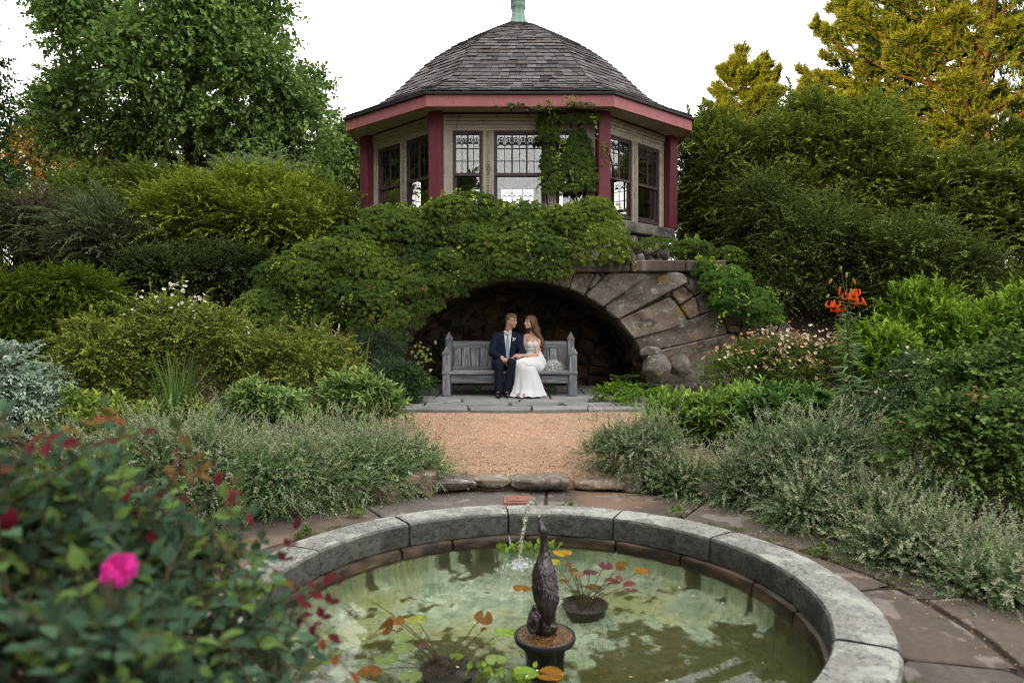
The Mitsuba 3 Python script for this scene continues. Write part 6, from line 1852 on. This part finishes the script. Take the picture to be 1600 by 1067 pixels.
# iron cover plate in the walk
k = thing('cover_plate', 'small square rusty iron cover set in the walk behind the pool', 'drain cover')
c = at(809, 779, 5.55)
put(k, bevel_box(c[0] - 0.115, c[0] + 0.115, 5.46, 5.70, -0.02, 0.022, 0.006), 'rust', 30)
put(child(k, 'lid'), bevel_box(c[0] - 0.085, c[0] + 0.085, 5.49, 5.67, 0.0225, 0.030, 0.004), 'rust', 30)
put(child(k, 'knob'), lathe([(0.0, 0.040), (0.008, 0.039), (0.011, 0.034), (0.011, 0.029)], 10, (c[0], 5.58, 0)), 'rust', True)
# the pale bent hose among the plants on the left
k = thing('garden_hose', 'pale blue-grey bent plastic tube hooked among the sword leaves on the left', 'hose')
pts = np.array([at(x, y, 9.2) for x, y in ((493, 507), (497, 515), (504, 524), (514, 528), (523, 525), (529, 517), (530, 506))])
put(k, tube(pts, 0.011, 8), 'matte', True, color=(0.42, 0.45, 0.50))

# dry bits blown along the outer edge of the walk
rng = np.random.default_rng(760)
nb = 1500
a = np.radians(np.where(rng.random(nb) < 0.75, rng.uniform(-20, 75, nb), rng.uniform(75, 150, nb)))
r = np.where(rng.random(nb) < 0.6, 2.72 - 0.30 * rng.random(nb) ** 2, 2.04 + 0.07 * rng.normal(size=nb))
p = np.stack([PX + r * np.cos(a), PY + r * np.sin(a), np.full(nb, 0.014)], 1)
t = rng.uniform(0, 6.28, nb)
m = leaf_mesh(p, np.stack([np.cos(t), np.sin(t), rng.uniform(-0.1, 0.3, nb)], 1), np.tile([0, 0, 1.0], (nb, 1)) + rng.normal(size=(nb, 3)) * 0.3, rng.uniform(0.006, 0.022, nb), rng.uniform(0.004, 0.010, nb),
              np.array([[0.30, 0.17, 0.09], [0.16, 0.10, 0.055], [0.40, 0.28, 0.16], [0.10, 0.07, 0.04]])[rng.integers(0, 4, nb)], 'fold', -0.1, gain=1.0)
k = thing('dry_litter', 'dry brown bits and grit blown along the edge of the paved walk', 'leaf litter', kind='stuff')
put(k, m[:2], 'matte', False, color=m[2])
# ------------------------------------------------------------------ the bench
TZ = 0.364
bench = thing('bench', 'weathered grey wooden bench with peaked corner posts standing inside the alcove mouth', 'bench')
BX0, BX1, BF, BB = -1.10, 1.03, 10.78, 11.34
rng = np.random.default_rng(800)


def wood(name, m, horiz, parent=None):
    return put(child(parent or bench, name), m, 'grey_wood', 25, uv=(1.0 if horiz else 0.0, rng.random()))


def capped_post(x0, y0, w, h, top):
    v, f = bevel_box(x0, x0 + w, y0, y0 + w, TZ, TZ + h, 0.006)
    v2, f2 = bevel_box(x0 - 0.008, x0 + w + 0.008, y0 - 0.008, y0 + w + 0.008, TZ + h + 0.001, TZ + h + 0.035, 0.005)
    c = [x0 + w / 2, y0 + w / 2]
    q = w / 2 - 0.004
    v3 = np.array([[c[0] - q, c[1] - q, TZ + h + 0.036], [c[0] + q, c[1] - q, TZ + h + 0.036], [c[0] + q, c[1] + q, TZ + h + 0.036], [c[0] - q, c[1] + q, TZ + h + 0.036], [c[0], c[1], TZ + top]])
    f3 = np.array([[0, 1, 4], [1, 2, 4], [2, 3, 4], [3, 0, 4]])
    return (v, f), join([(v2, f2), (v3, f3)])


for x in (BX0, BX1 - 0.12):
    a, b = capped_post(x, BF, 0.12, 0.66, 0.80)
    wood('front_post', a, False); wood('post_cap', b, False)
    a, b = capped_post(x + 0.005, BB - 0.11, 0.11, 0.885, 1.03)
    wood('rear_post', a, False); wood('post_cap', b, False)
    wood('arm_rail', bevel_box(x + 0.03, x + 0.09, BF + 0.122, BB - 0.112, TZ + 0.56, TZ + 0.63, 0.006), False)
    for j in range(3):
        wood('side_slat', bevel_box(x + 0.045, x + 0.075, BF + 0.135 + 0.10 * j, BF + 0.215 + 0.10 * j, TZ + 0.40, TZ + 0.558, 0.004), False)
wood('top_rail', bevel_box(BX0 + 0.12, BX1 - 0.12, BB - 0.085, BB - 0.035, TZ + 0.755, TZ + 0.865, 0.008), True)
wood('lower_rail', bevel_box(BX0 + 0.12, BX1 - 0.12, BB - 0.085, BB - 0.035, TZ + 0.395, TZ + 0.45, 0.006), True)
xs = np.linspace(BX0 + 0.125, BX1 - 0.125, 14)
for a, b in zip(xs[:-1], xs[1:]):
    o = rng.uniform(-0.004, 0.004)
    wood('back_plank', bevel_box(a + 0.005, b - 0.005, BB - 0.075 + o, BB - 0.05 + o, TZ + 0.452, TZ + 0.753, 0.004), False)
for y0, y1 in ((BF - 0.015, BF + 0.135), (BF + 0.142, BF + 0.29), (BF + 0.297, BB - 0.095)):
    wood('seat_plank', bevel_box(BX0 - 0.012 if y0 < BF else BX0 + 0.122, BX1 + 0.012 if y0 < BF else BX1 - 0.122, y0, y1, TZ + 0.348, TZ + 0.392, 0.008), True)
wood('front_apron', bevel_box(BX0 + 0.121, BX1 - 0.121, BF + 0.05, BF + 0.085, TZ + 0.205, TZ + 0.335, 0.006), True)
wood('rear_apron', bevel_box(BX0 + 0.121, BX1 - 0.121, BB - 0.08, BB - 0.05, TZ + 0.205, TZ + 0.335, 0.006), True)

# ------------------------------------------------------------------ people
SKIN = (0.50, 0.27, 0.19)
SKIN2 = (0.56, 0.33, 0.245)


def P(*a):
    return np.array([a[0], a[1], a[2] + TZ])


def head_bones(c, yaw_dir, tilt=0.0, k=1.0):
    f = unit(np.array([yaw_dir[0], yaw_dir[1], tilt]))
    s = unit(np.cross(f, [0, 0, 1.0]))
    u = np.cross(s, f)
    L = lambda a, b, h: c + k * (f * a + s * b + u * h)
    S = {'cr1': (*L(-0.028, 0, 0.030), 0.078 * k), 'cr2': (*L(0.022, 0, 0.036), 0.070 * k), 'cr3': (*L(-0.005, 0, 0.0), 0.074 * k), 'brow': (*L(0.058, 0, 0.018), 0.036 * k),
         'chk': (*L(0.042, 0.030, -0.030), 0.032 * k), 'chk2': (*L(0.042, -0.030, -0.030), 0.032 * k), 'jw': (*L(0.012, 0.040, -0.068), 0.020 * k), 'jw2': (*L(0.012, -0.040, -0.068), 0.020 * k),
         'chin': (*L(0.068, 0, -0.092), 0.018 * k), 'lip': (*L(0.078, 0, -0.062), 0.018 * k), 'nz1': (*L(0.088, 0, 0.004), 0.009 * k), 'nz2': (*L(0.112, 0, -0.030), 0.0105 * k), 'nzl': (*L(0.088, 0.011, -0.034), 0.010 * k), 'nzr': (*L(0.088, -0.011, -0.034), 0.010 * k),
         'er': (*L(-0.012, 0.078, -0.012), 0.013 * k), 'er2': (*L(-0.006, 0.076, -0.040), 0.009 * k), 'el': (*L(-0.012, -0.078, -0.012), 0.013 * k), 'el2': (*L(-0.006, -0.076, -0.040), 0.009 * k), 'hb': (*L(-0.03, 0, -0.03), 0.055 * k)}
    links = [('cr1', 'cr2', 'cr3', 'brow'), ('cr3', 'brow', 'chk', 'chk2'), ('chk', 'chk2', 'jw', 'jw2', 'chin', 'cr3'), ('chin', 'lip', 'chk', 'chk2'), ('nz1', 'nz2'), ('nz2', 'nzl', 'nzr', 'nz1'), ('nzl', 'lip'), ('er', 'er2'), ('el', 'el2'), ('er', 'cr3'), ('el', 'cr3')]
    return S, links, L


def hand_bones(tag, wrist, dirn, back, thumb_side, curl=0.5, k=1.0):
    """A palm, four bent fingers of unequal length and a thumb from the side of the palm."""
    d = unit(np.asarray(dirn, float))
    n = unit(np.asarray(back, float) - d * np.dot(back, d))
    s = np.cross(d, n) * thumb_side
    S, links = {}, []
    kn = []
    for i, (off, ln) in enumerate(((0.030, 0.068), (0.010, 0.076), (-0.010, 0.071), (-0.029, 0.055))):
        a = wrist + k * (d * 0.088 + s * off)
        S[f'{tag}k{i}'] = (*a, 0.0105 * k)
        kn.append(f'{tag}k{i}')
        q, dd = a, d
        prev = f'{tag}k{i}'
        for j in range(3):
            ca = curl * (0.55 + 0.3 * j)
            dd = unit(dd * math.cos(ca) - n * math.sin(ca))
            q = q + dd * ln * k * (0.45, 0.32, 0.23)[j]
            nm = f'{tag}f{i}{j}'
            S[nm] = (*q, (0.0090, 0.0082, 0.0070)[j] * k)
            links.append((prev, nm))
            prev = nm
    S[f'{tag}w'] = (*wrist, 0.024 * k)
    S[f'{tag}t0'] = (*(wrist + k * (d * 0.028 + s * 0.026)), 0.014 * k)
    S[f'{tag}t1'] = (*(wrist + k * (d * 0.066 + s * 0.050 - n * 0.012)), 0.0105 * k)
    S[f'{tag}t2'] = (*(wrist + k * (d * 0.096 + s * 0.050 - n * 0.024)), 0.0085 * k)
    links += [(f'{tag}w', *kn), (f'{tag}w', f'{tag}t0', kn[0]), (f'{tag}t0', f'{tag}t1'), (f'{tag}t1', f'{tag}t2')]
    return S, links


def drape(poly, mesh, off, nx=14, nz=22):
    """A thin panel with this (x, z) outline laid on the front of a mesh."""
    from scipy.spatial import cKDTree
    V = np.array(mesh.vertices)
    tri = V[np.array(mesh.faces)].mean(1)
    nrm = np.array(mesh.face_normals)
    fr = tri[nrm[:, 1] < -0.15]
    tree = cKDTree(fr[:, [0, 2]])
    g = trimesh.creation.triangulate_polygon(Polygon(poly).segmentize(0.02), engine='earcut')
    v2, f2 = g
    m = trimesh.Trimesh(np.column_stack([v2, np.zeros(len(v2))]), f2, process=False).subdivide_to_size(0.02)
    q = np.array(m.vertices)[:, :2]
    dist, idx = tree.query(q, k=5)
    y = fr[idx, 1].mean(1) - off
    return np.column_stack([q[:, 0], y, q[:, 1]]), np.array(m.faces)


def eyes_mouth(key, L, k, lip_col):
    ms = []
    for sg in (-1, 1):
        s = trimesh.creation.icosphere(subdivisions=1, radius=0.0075 * k)
        ms.append((s.vertices * [1, 1, 0.7] + L(0.083, sg * 0.028, 0.0), s.faces))
    put(child(key, 'eye'), ms[0], 'leather', True, color=(0.03, 0.022, 0.02))
    put(child(key, 'eye'), ms[1], 'leather', True, color=(0.03, 0.022, 0.02))
    for sg in (-1, 1):
        put(child(key, 'eyebrow'), tube(np.array([L(0.090, sg * 0.012, 0.020), L(0.088, sg * 0.028, 0.025), L(0.076, sg * 0.044, 0.020)]), 0.004 * k, 5), 'hair', True, color=(0.09, 0.05, 0.028))
    put(child(key, 'mouth'), tube(np.array([L(0.083, -0.022, -0.056), L(0.0965, 0, -0.061), L(0.083, 0.022, -0.056)]), np.array([0.003, 0.0055, 0.003]) * k, 6), 'skin', True, color=lip_col)


# the man
man = thing('person', 'man in navy suit and pale blue tie on the bench, turned to the woman', 'person')
hc = P(-0.012, 11.07, 1.195)
S, links, HL = head_bones(hc, (0.80, -0.60), -0.10)
B = dict(neck=(*P(-0.055, 11.10, 1.06), 0.056), neck0=(*P(-0.075, 11.14, 0.97), 0.052), chest=(*P(-0.095, 11.16, 0.82), 0.105), belly=(*P(-0.115, 11.13, 0.64), 0.12), pel=(*P(-0.125, 11.10, 0.50), 0.125),
         shl=(*P(-0.265, 11.14, 0.915), 0.045), shr=(*P(0.10, 11.12, 0.910), 0.045), ell=(*P(-0.325, 11.02, 0.68), 0.040), elr=(*P(0.165, 11.0, 0.67), 0.040), wrl=(*P(-0.165, 10.83, 0.605), 0.027), wrr=(*P(0.005, 10.82, 0.590), 0.027),
         hpl=(*P(-0.205, 11.06, 0.49), 0.085), hpr=(*P(-0.045, 11.06, 0.49), 0.085), knl=(*P(-0.205, 10.67, 0.515), 0.046), knr=(*P(0.005, 10.66, 0.53), 0.046), anl=(*P(-0.205, 10.69, 0.09), 0.028), anr=(*P(-0.085, 10.70, 0.09), 0.028), tol=(*P(-0.225, 10.54, 0.040), 0.024), tor=(*P(-0.075, 10.54, 0.040), 0.024))
S.update(B)
links += [('hb', 'neck'), ('cr3', 'neck'), ('neck', 'neck0'), ('neck0', 'chest'), ('neck0', 'shl'), ('neck0', 'shr'), ('chest', 'shl', 'shr'), ('chest', 'belly'), ('belly', 'pel'), ('shl', 'ell'), ('ell', 'wrl'), ('shr', 'elr'), ('elr', 'wrr'), ('pel', 'hpl', 'hpr'), ('hpl', 'knl'), ('hpr', 'knr'), ('knl', 'anl'), ('knr', 'anr'), ('anl', 'tol'), ('anr', 'tor')]
h1, l1 = hand_bones('a', P(-0.165, 10.83, 0.605), (0.75, -0.42, -0.30), (0.2, -0.5, 0.8), 1, 0.45)
h2, l2 = hand_bones('b', P(0.005, 10.82, 0.590), (-0.62, -0.55, -0.45), (-0.2, -0.5, 0.8), -1, 0.5)
S.update(h1); S.update(h2)
body = blob(S, links + l1 + l2, 0.010, 5)
put(man, (body.vertices, body.faces), 'skin', True, color=SKIN)
eyes_mouth(man, HL, 1.0, (0.36, 0.13, 0.10))
H = {'a': (*HL(-0.030, 0, 0.045), 0.083), 'b': (*HL(0.030, 0, 0.066), 0.060), 'b2': (*HL(0.056, 0.018, 0.066), 0.034), 'c': (*HL(-0.055, 0, -0.01), 0.062), 'd': (*HL(-0.06, 0, -0.055), 0.035), 'q1': (*HL(0.062, -0.02, 0.078), 0.026), 's1': (*HL(0.0, 0.066, 0.020), 0.020), 's2': (*HL(0.0, -0.066, 0.020), 0.020)}
hair = blob(H, [('a', 'b'), ('b', 'b2', 'q1'), ('a', 'c'), ('c', 'd'), ('a', 's1'), ('a', 's2')], 0.010, 3)
V = np.array(hair.vertices); V = V + np.array(hair.vertex_normals) * (0.006 * (meshkit.noise(V * 55, 3) - 0.5))[:, None]
put(child(man, 'hair'), (V, hair.faces), 'hair', True, color=(0.145, 0.078, 0.040))
NAVY = (0.012, 0.016, 0.036)
J = {k: S[k] for k in ('shl', 'shr', 'ell', 'elr', 'wrl', 'wrr', 'chest', 'belly', 'pel')}
J.update(shl=(*P(-0.262, 11.14, 0.925), 0.078), shr=(*P(0.10, 11.12, 0.920), 0.078), ell=(*J['ell'][:3], 0.058), elr=(*J['elr'][:3], 0.058), wrl=(*P(-0.19, 10.86, 0.615), 0.042), wrr=(*P(0.035, 10.85, 0.603), 0.042), c1=(*P(-0.165, 11.13, 0.84), 0.125), c2=(*P(-0.015, 11.12, 0.84), 0.125), b1=(*P(-0.185, 11.10, 0.62), 0.115), b2=(*P(-0.045, 11.09, 0.62), 0.115), h1=(*P(-0.22, 11.04, 0.49), 0.115), h2=(*P(-0.04, 11.03, 0.49), 0.115), n=(*P(-0.078, 11.16, 0.965), 0.082), fl=(*P(-0.235, 10.92, 0.50), 0.090), fr_=(*P(-0.02, 10.90, 0.51), 0.085))
jacket = blob(J, [('shl', 'c1', 'n'), ('shr', 'c2', 'n'), ('c1', 'c2', 'b1', 'b2'), ('b1', 'b2', 'h1', 'h2'), ('h1', 'fl'), ('h2', 'fr_'), ('shl', 'ell'), ('ell', 'wrl'), ('shr', 'elr'), ('elr', 'wrr'), ('shl', 'shr', 'c1', 'c2')], 0.013, 5)
V = np.array(jacket.vertices); V = V + np.array(jacket.vertex_normals) * (0.007 * (meshkit.fbm(V * [14, 14, 9], 3, 5) - 0.5))[:, None]
jacket = trimesh.Trimesh(V, jacket.faces, process=False)
jk = child(man, 'jacket')
put(jk, (jacket.vertices, jacket.faces), 'cloth', True, color=NAVY)
z = lambda h: h + TZ
put(child(man, 'shirt'), drape([(-0.135, z(1.0)), (-0.125, z(0.93)), (-0.105, z(0.78)), (-0.088, z(0.60)), (-0.045, z(0.60)), (-0.028, z(0.78)), (-0.012, z(0.93)), (-0.005, z(1.0)), (-0.04, z(1.015)), (-0.10, z(1.015))], jacket, 0.004), 'cloth', True, color=(0.66, 0.68, 0.74))
put(child(man, 'tie'), drape([(-0.086, z(0.99)), (-0.078, z(0.955)), (-0.098, z(0.75)), (-0.098, z(0.62)), (-0.070, z(0.585)), (-0.044, z(0.62)), (-0.046, z(0.75)), (-0.058, z(0.955)), (-0.050, z(0.99))], jacket, 0.010), 'cloth', True, color=(0.30, 0.36, 0.50))
for sg in (-1, 1):
    c = -0.070
    put(child(jk, 'lapel'), drape([(c + sg * 0.066, z(0.985)), (c + sg * 0.060, z(0.93)), (c + sg * 0.030, z(0.70)), (c + sg * 0.024, z(0.60)), (c + sg * 0.050, z(0.70)), (c + sg * 0.098, z(0.86)), (c + sg * 0.092, z(0.93))], jacket, 0.012), 'cloth', True, color=(0.016, 0.021, 0.044))
col_ = np.array([P(-0.125, 11.15, 1.02), P(-0.12, 11.08, 1.025), P(-0.068, 11.04, 0.985), P(-0.02, 11.06, 1.02), P(-0.015, 11.13, 1.02)])
put(child(man, 'collar'), tube(col_, 0.020, 6), 'cloth', True, color=(0.66, 0.68, 0.74))
for w, d in (('wrl', (0.75, -0.42, -0.30)), ('wrr', (-0.62, -0.55, -0.45))):
    c = np.array(J[w][:3]); d = unit(np.array(d))
    put(child(man, 'cuff'), tube(np.array([c + d * 0.01, c + d * 0.052]), np.array([0.033, 0.031]), 10), 'cloth', True, color=(0.66, 0.68, 0.74))
Tt = dict(hl=(*P(-0.205, 11.06, 0.49), 0.10), hr=(*P(-0.045, 11.06, 0.49), 0.10), kl=(*P(-0.205, 10.66, 0.515), 0.074), kr=(*P(0.005, 10.65, 0.53), 0.074), cl=(*P(-0.205, 10.675, 0.30), 0.070), cr=(*P(-0.042, 10.675, 0.30), 0.070), al=(*P(-0.205, 10.665, 0.085), 0.066), ar=(*P(-0.085, 10.675, 0.085), 0.066), bl=(*P(-0.205, 10.655, 0.062), 0.052), br=(*P(-0.085, 10.665, 0.062), 0.052))
tr = blob(Tt, [('hl', 'hr'), ('hl', 'kl'), ('hr', 'kr'), ('kl', 'cl'), ('cl', 'al'), ('al', 'bl'), ('ar', 'br'), ('kr', 'cr'), ('cr', 'ar')], 0.014, 4)
V = np.array(tr.vertices); V = V + np.array(tr.vertex_normals) * (0.008 * (meshkit.fbm(V * [10, 10, 16], 3, 6) - 0.5))[:, None]
put(child(man, 'trousers'), (V, tr.faces), 'cloth', True, color=(0.011, 0.013, 0.026))
for a, t in (('anl', 'tol'), ('anr', 'tor')):
    A, t_ = np.array(S[a][:3]), np.array(S[t][:3])
    sh = blob(dict(h=(*(A + [0, 0.03, -0.055]), 0.036), m=(*(A + [0, -0.06, -0.045]), 0.040), t=(*t_, 0.036), t2=(*(t_ + [0, -0.035, -0.012]), 0.026)), [('h', 'm'), ('m', 't'), ('t', 't2')], 0.012, 3)
    put(child(man, 'shoe'), (np.maximum(sh.vertices, [-9, -9, TZ + 0.001]), sh.faces), 'leather', True, color=(0.010, 0.009, 0.009))
bt = thing('boutonniere', "small white flower pinned to the man's navy lapel", 'flower')
c = P(0.025, 10.985, 0.895)
m = flowers(np.random.default_rng(3), c + np.random.default_rng(4).normal(size=(7, 3)) * 0.012, np.tile([0.1, -1, 0.4], (7, 1)), 0.017, np.tile((0.72, 0.72, 0.66), (7, 1)))
put(bt, m[:2], 'petal', False, color=m[2])
m = leaf_mesh(np.tile(c, (4, 1)), np.array([[0.3, -0.2, -1], [-0.5, -0.2, -0.8], [0.6, -0.2, 0.4], [-0.2, -0.2, -1]]), np.tile([0, -1, 0.2], (4, 1)), 0.035, 0.012, np.tile((0.05, 0.09, 0.03), (4, 1)))
put(child(bt, 'leaf'), m[:2], 'foliage', False, color=m[2])

# the woman
wom = thing('person', 'woman with long brown hair in a strapless white gown, smiling at the man', 'person')
hc = P(0.295, 11.05, 1.165)
S, links, HL = head_bones(hc, (-0.85, -0.52), 0.10, 0.95)
S.update(dict(neck=(*P(0.325, 11.09, 1.03), 0.044), neck0=(*P(0.335, 11.11, 0.965), 0.048), chest=(*P(0.335, 11.10, 0.85), 0.092), bl=(*P(0.285, 11.03, 0.825), 0.052), br=(*P(0.375, 11.03, 0.82), 0.052), belly=(*P(0.35, 11.10, 0.68), 0.088), pel=(*P(0.36, 11.08, 0.51), 0.12),
              shl=(*P(0.225, 11.10, 0.945), 0.040), shr=(*P(0.445, 11.07, 0.935), 0.042), ell=(*P(0.185, 11.05, 0.70), 0.032), elr=(*P(0.385, 10.93, 0.635), 0.033), wrl=(*P(0.12, 10.88, 0.60), 0.022), wrr=(*P(0.155, 10.83, 0.645), 0.022),
              hpl=(*P(0.29, 11.04, 0.50), 0.09), hpr=(*P(0.42, 11.04, 0.50), 0.09), knl=(*P(0.10, 10.67, 0.50), 0.05), knr=(*P(0.23, 10.64, 0.49), 0.05), anl=(*P(0.12, 10.62, 0.09), 0.032), anr=(*P(0.20, 10.60, 0.09), 0.032), tol=(*P(0.105, 10.49, 0.035), 0.026), tor=(*P(0.185, 10.46, 0.035), 0.026)))
links += [('hb', 'neck'), ('cr3', 'neck'), ('neck', 'neck0'), ('neck0', 'chest'), ('neck0', 'shl'), ('neck0', 'shr'), ('chest', 'shl'), ('chest', 'shr'), ('chest', 'bl'), ('chest', 'br'), ('chest', 'belly'), ('belly', 'pel'), ('shl', 'ell'), ('ell', 'wrl'), ('shr', 'elr'), ('elr', 'wrr'), ('pel', 'hpl', 'hpr'), ('hpl', 'knl'), ('hpr', 'knr'), ('knl', 'anl'), ('knr', 'anr'), ('anl', 'tol'), ('anr', 'tor')]
h1, l1 = hand_bones('a', P(0.12, 10.88, 0.60), (-0.8, -0.4, -0.3), (0, -0.4, 0.9), 1, 0.4, 0.9)
h2, l2 = hand_bones('b', P(0.155, 10.83, 0.645), (-0.97, -0.15, -0.02), (0, -0.55, 0.8), -1, 0.35, 0.9)
S.update(h1); S.update(h2)
body = blob(S, links + l1 + l2, 0.010, 5)
put(wom, (body.vertices, body.faces), 'skin', True, color=SKIN2)
eyes_mouth(wom, HL, 0.95, (0.45, 0.12, 0.12))
put(child(wom, 'teeth'), tube(np.array([HL(0.090, -0.013, -0.0575), HL(0.101, 0, -0.0605), HL(0.090, 0.013, -0.0575)]), 0.003, 5), 'skin', True, color=(0.75, 0.72, 0.68))
H = {'a': (*HL(-0.030, 0, 0.045), 0.084), 'b': (*HL(0.028, 0, 0.062), 0.060), 'c': (*HL(-0.065, 0.0, -0.02), 0.070), 's2': (*HL(0.020, 0.062, 0.01), 0.030), 's1': (*HL(0.010, -0.066, 0.01), 0.028), 'l1': (*HL(-0.01, 0.075, -0.07), 0.030), 'l2': (*P(0.395, 11.03, 1.02), 0.042), 'd': (*P(0.400, 11.12, 1.02), 0.065), 'e': (*P(0.435, 11.13, 0.90), 0.062), 'e2': (*P(0.475, 11.06, 0.88), 0.045), 'f': (*P(0.475, 11.12, 0.78), 0.050), 'f2': (*P(0.500, 11.07, 0.76), 0.034), 'g': (*P(0.49, 11.11, 0.68), 0.022), 'e3': (*P(0.425, 11.035, 0.96), 0.036), 'r1': (*HL(-0.02, -0.075, -0.07), 0.026), 'r2': (*P(0.245, 11.10, 1.01), 0.024)}
hair = blob(H, [('a', 'b'), ('a', 'c'), ('b', 's2'), ('a', 's2'), ('a', 's1', 'c'), ('b', 's1'), ('s2', 'l1', 'c'), ('l1', 'l2'), ('c', 'd', 'l2'), ('d', 'e', 'e3'), ('l2', 'e3'), ('e3', 'e2'), ('e', 'e2', 'f', 'f2'), ('f', 'g'), ('s1', 'r1', 'c'), ('r1', 'r2')], 0.009, 4)
V = np.array(hair.vertices)
wav = np.sin(V[:, 2] * 48 + 2.5 * np.sin(V[:, 0] * 30)) * 0.005 * (V[:, 2] < TZ + 1.1)
st = 0.006 * np.sin((V[:, 0] * 1.0 - V[:, 1] * 0.7) * 330 + 6 * V[:, 2])
V = V + np.array(hair.vertex_normals) * (st + wav)[:, None]
put(child(wom, 'hair'), (V, hair.faces), 'hair', True, color=(0.125, 0.062, 0.032))
WHITE = (0.69, 0.69, 0.70)
D = dict(c0=(*P(0.30, 11.09, 0.795), 0.090), c1=(*P(0.37, 11.08, 0.795), 0.090), bl=(*P(0.285, 11.025, 0.815), 0.060), br=(*P(0.378, 11.022, 0.812), 0.060), w0=(*P(0.32, 11.10, 0.69), 0.086), w1=(*P(0.38, 11.09, 0.69), 0.086), h0=(*P(0.29, 11.05, 0.52), 0.125), h1=(*P(0.42, 11.04, 0.52), 0.130))
bod = blob(D, [('c0', 'c1', 'w0', 'w1'), ('bl', 'c0'), ('br', 'c1'), ('w0', 'w1', 'h0', 'h1')], 0.010, 5)
V = np.array(bod.vertices)
V[:, 2] = np.minimum(V[:, 2], TZ + 0.860 + 0.012 * np.abs(np.sin((V[:, 0] - 0.33) * 30)) - 0.02 * (V[:, 1] > 11.1))
gown = child(wom, 'gown')
put(gown, (V, bod.faces), 'cloth', True, color=WHITE)
put(child(gown, 'waistband'), tube(np.array([P(0.335 + 0.132 * math.cos(a), 11.085 + 0.108 * math.sin(a), 0.735 + 0.004 * math.sin(2 * a)) for a in np.linspace(0, 2 * np.pi, 25)]), 0.008, 5, False), 'cloth', True, color=(0.68, 0.69, 0.70))
D = dict(h0=(*P(0.29, 11.05, 0.51), 0.125), h1=(*P(0.42, 11.03, 0.51), 0.135), k0=(*P(0.105, 10.67, 0.505), 0.078), k1=(*P(0.235, 10.64, 0.500), 0.080), s=(*P(0.40, 10.86, 0.46), 0.105))
lap = blob(D, [('h0', 'h1', 'k0', 'k1'), ('h1', 's', 'k1')], 0.012, 6)
# the falling skirt: rings with folds that deepen towards the hem
zz = np.linspace(0.56, 0.012, 26)
ring_n = 90
th = np.linspace(0, 2 * np.pi, ring_n, endpoint=False)
rows_ = []
for h in zz:
    q = (0.56 - h) / 0.55
    cx_ = 0.175 + 0.065 * q + 0.03 * math.sin(q * 3)
    cy_ = 10.68 - 0.015 * q - 0.04 * q ** 3
    rx = np.interp(q, [0, 0.06, 0.18, 0.5, 0.8, 1.0], [0.06, 0.125, 0.165, 0.195, 0.225, 0.268])
    ry = np.interp(q, [0, 0.06, 0.18, 0.5, 0.8, 1.0], [0.05, 0.105, 0.125, 0.125, 0.14, 0.185])
    fold = 1 + 0.14 * sstep(0.15, 1.0, q) * (0.6 * np.sin(7 * th + 0.9 + 1.2 * q) + 0.4 * np.sin(13 * th + 2.2) + 0.25 * np.sin(4 * th + 1))
    hem = 0.018 * np.sin(5 * th) * (q > 0.97)
    rows_.append(np.stack([cx_ + rx * fold * np.cos(th), cy_ + ry * fold * np.sin(th), np.full(ring_n, TZ + h) + np.abs(hem)], 1))
V = np.vstack(rows_)
ii = np.arange(25)[:, None] * ring_n
jj = np.arange(ring_n)[None]
F = np.stack([ii + jj, ii + (jj + 1) % ring_n, ii + ring_n + (jj + 1) % ring_n, ii + ring_n + jj], -1).reshape(-1, 4)
F = np.vstack([F[:, [0, 1, 2]], F[:, [0, 2, 3]]])
put(child(gown, 'skirt'), join([(np.array(lap.vertices), np.array(lap.faces)), (V, F)]), 'cloth', True, color=WHITE)
for t in ('tol', 'tor'):
    c = np.array(S[t][:3])
    put(child(wom, 'sandal'), tube(np.array([c + [0.03, 0.02, 0.012], c + [0, -0.01, 0.027], c + [-0.03, 0.02, 0.012]]), 0.008, 6), 'leather', True, color=(0.16, 0.05, 0.03))
# bouquet on the seat
bq = thing('bouquet', "round bunch of tiny white baby's breath flowers lying on the bench beside the gown", 'bouquet')
rng = np.random.default_rng(850)
c = P(0.665, 11.02, 0.395)
d = unit(rng.normal(size=(1500, 3)))
d[:, 2] = abs(d[:, 2])
r = 0.160 * (0.80 + 0.22 * rng.random((1500, 1)))
p = c + d * r * [1.05, 0.9, 1.12]
m = flowers(rng, p, d + rng.normal(size=d.shape) * 0.3, rng.uniform(0.006, 0.011, 1500), np.tile((0.86, 0.87, 0.82), (1500, 1)), 5, 0.2)
kb = child(bq, 'blossoms')
put(kb, m[:2], 'petal', False, color=m[2])
labels[kb] = {'kind': 'stuff'}
kb = child(bq, 'stems')
i = rng.choice(1500, 260)
put(kb, join([tube(np.array([c + [0, 0.0, 0.02], c + d[j] * 0.06, p[j]]), 0.0015, 3, False) for j in i]), 'matte', False, color=(0.05, 0.085, 0.035))
labels[kb] = {'kind': 'stuff'}
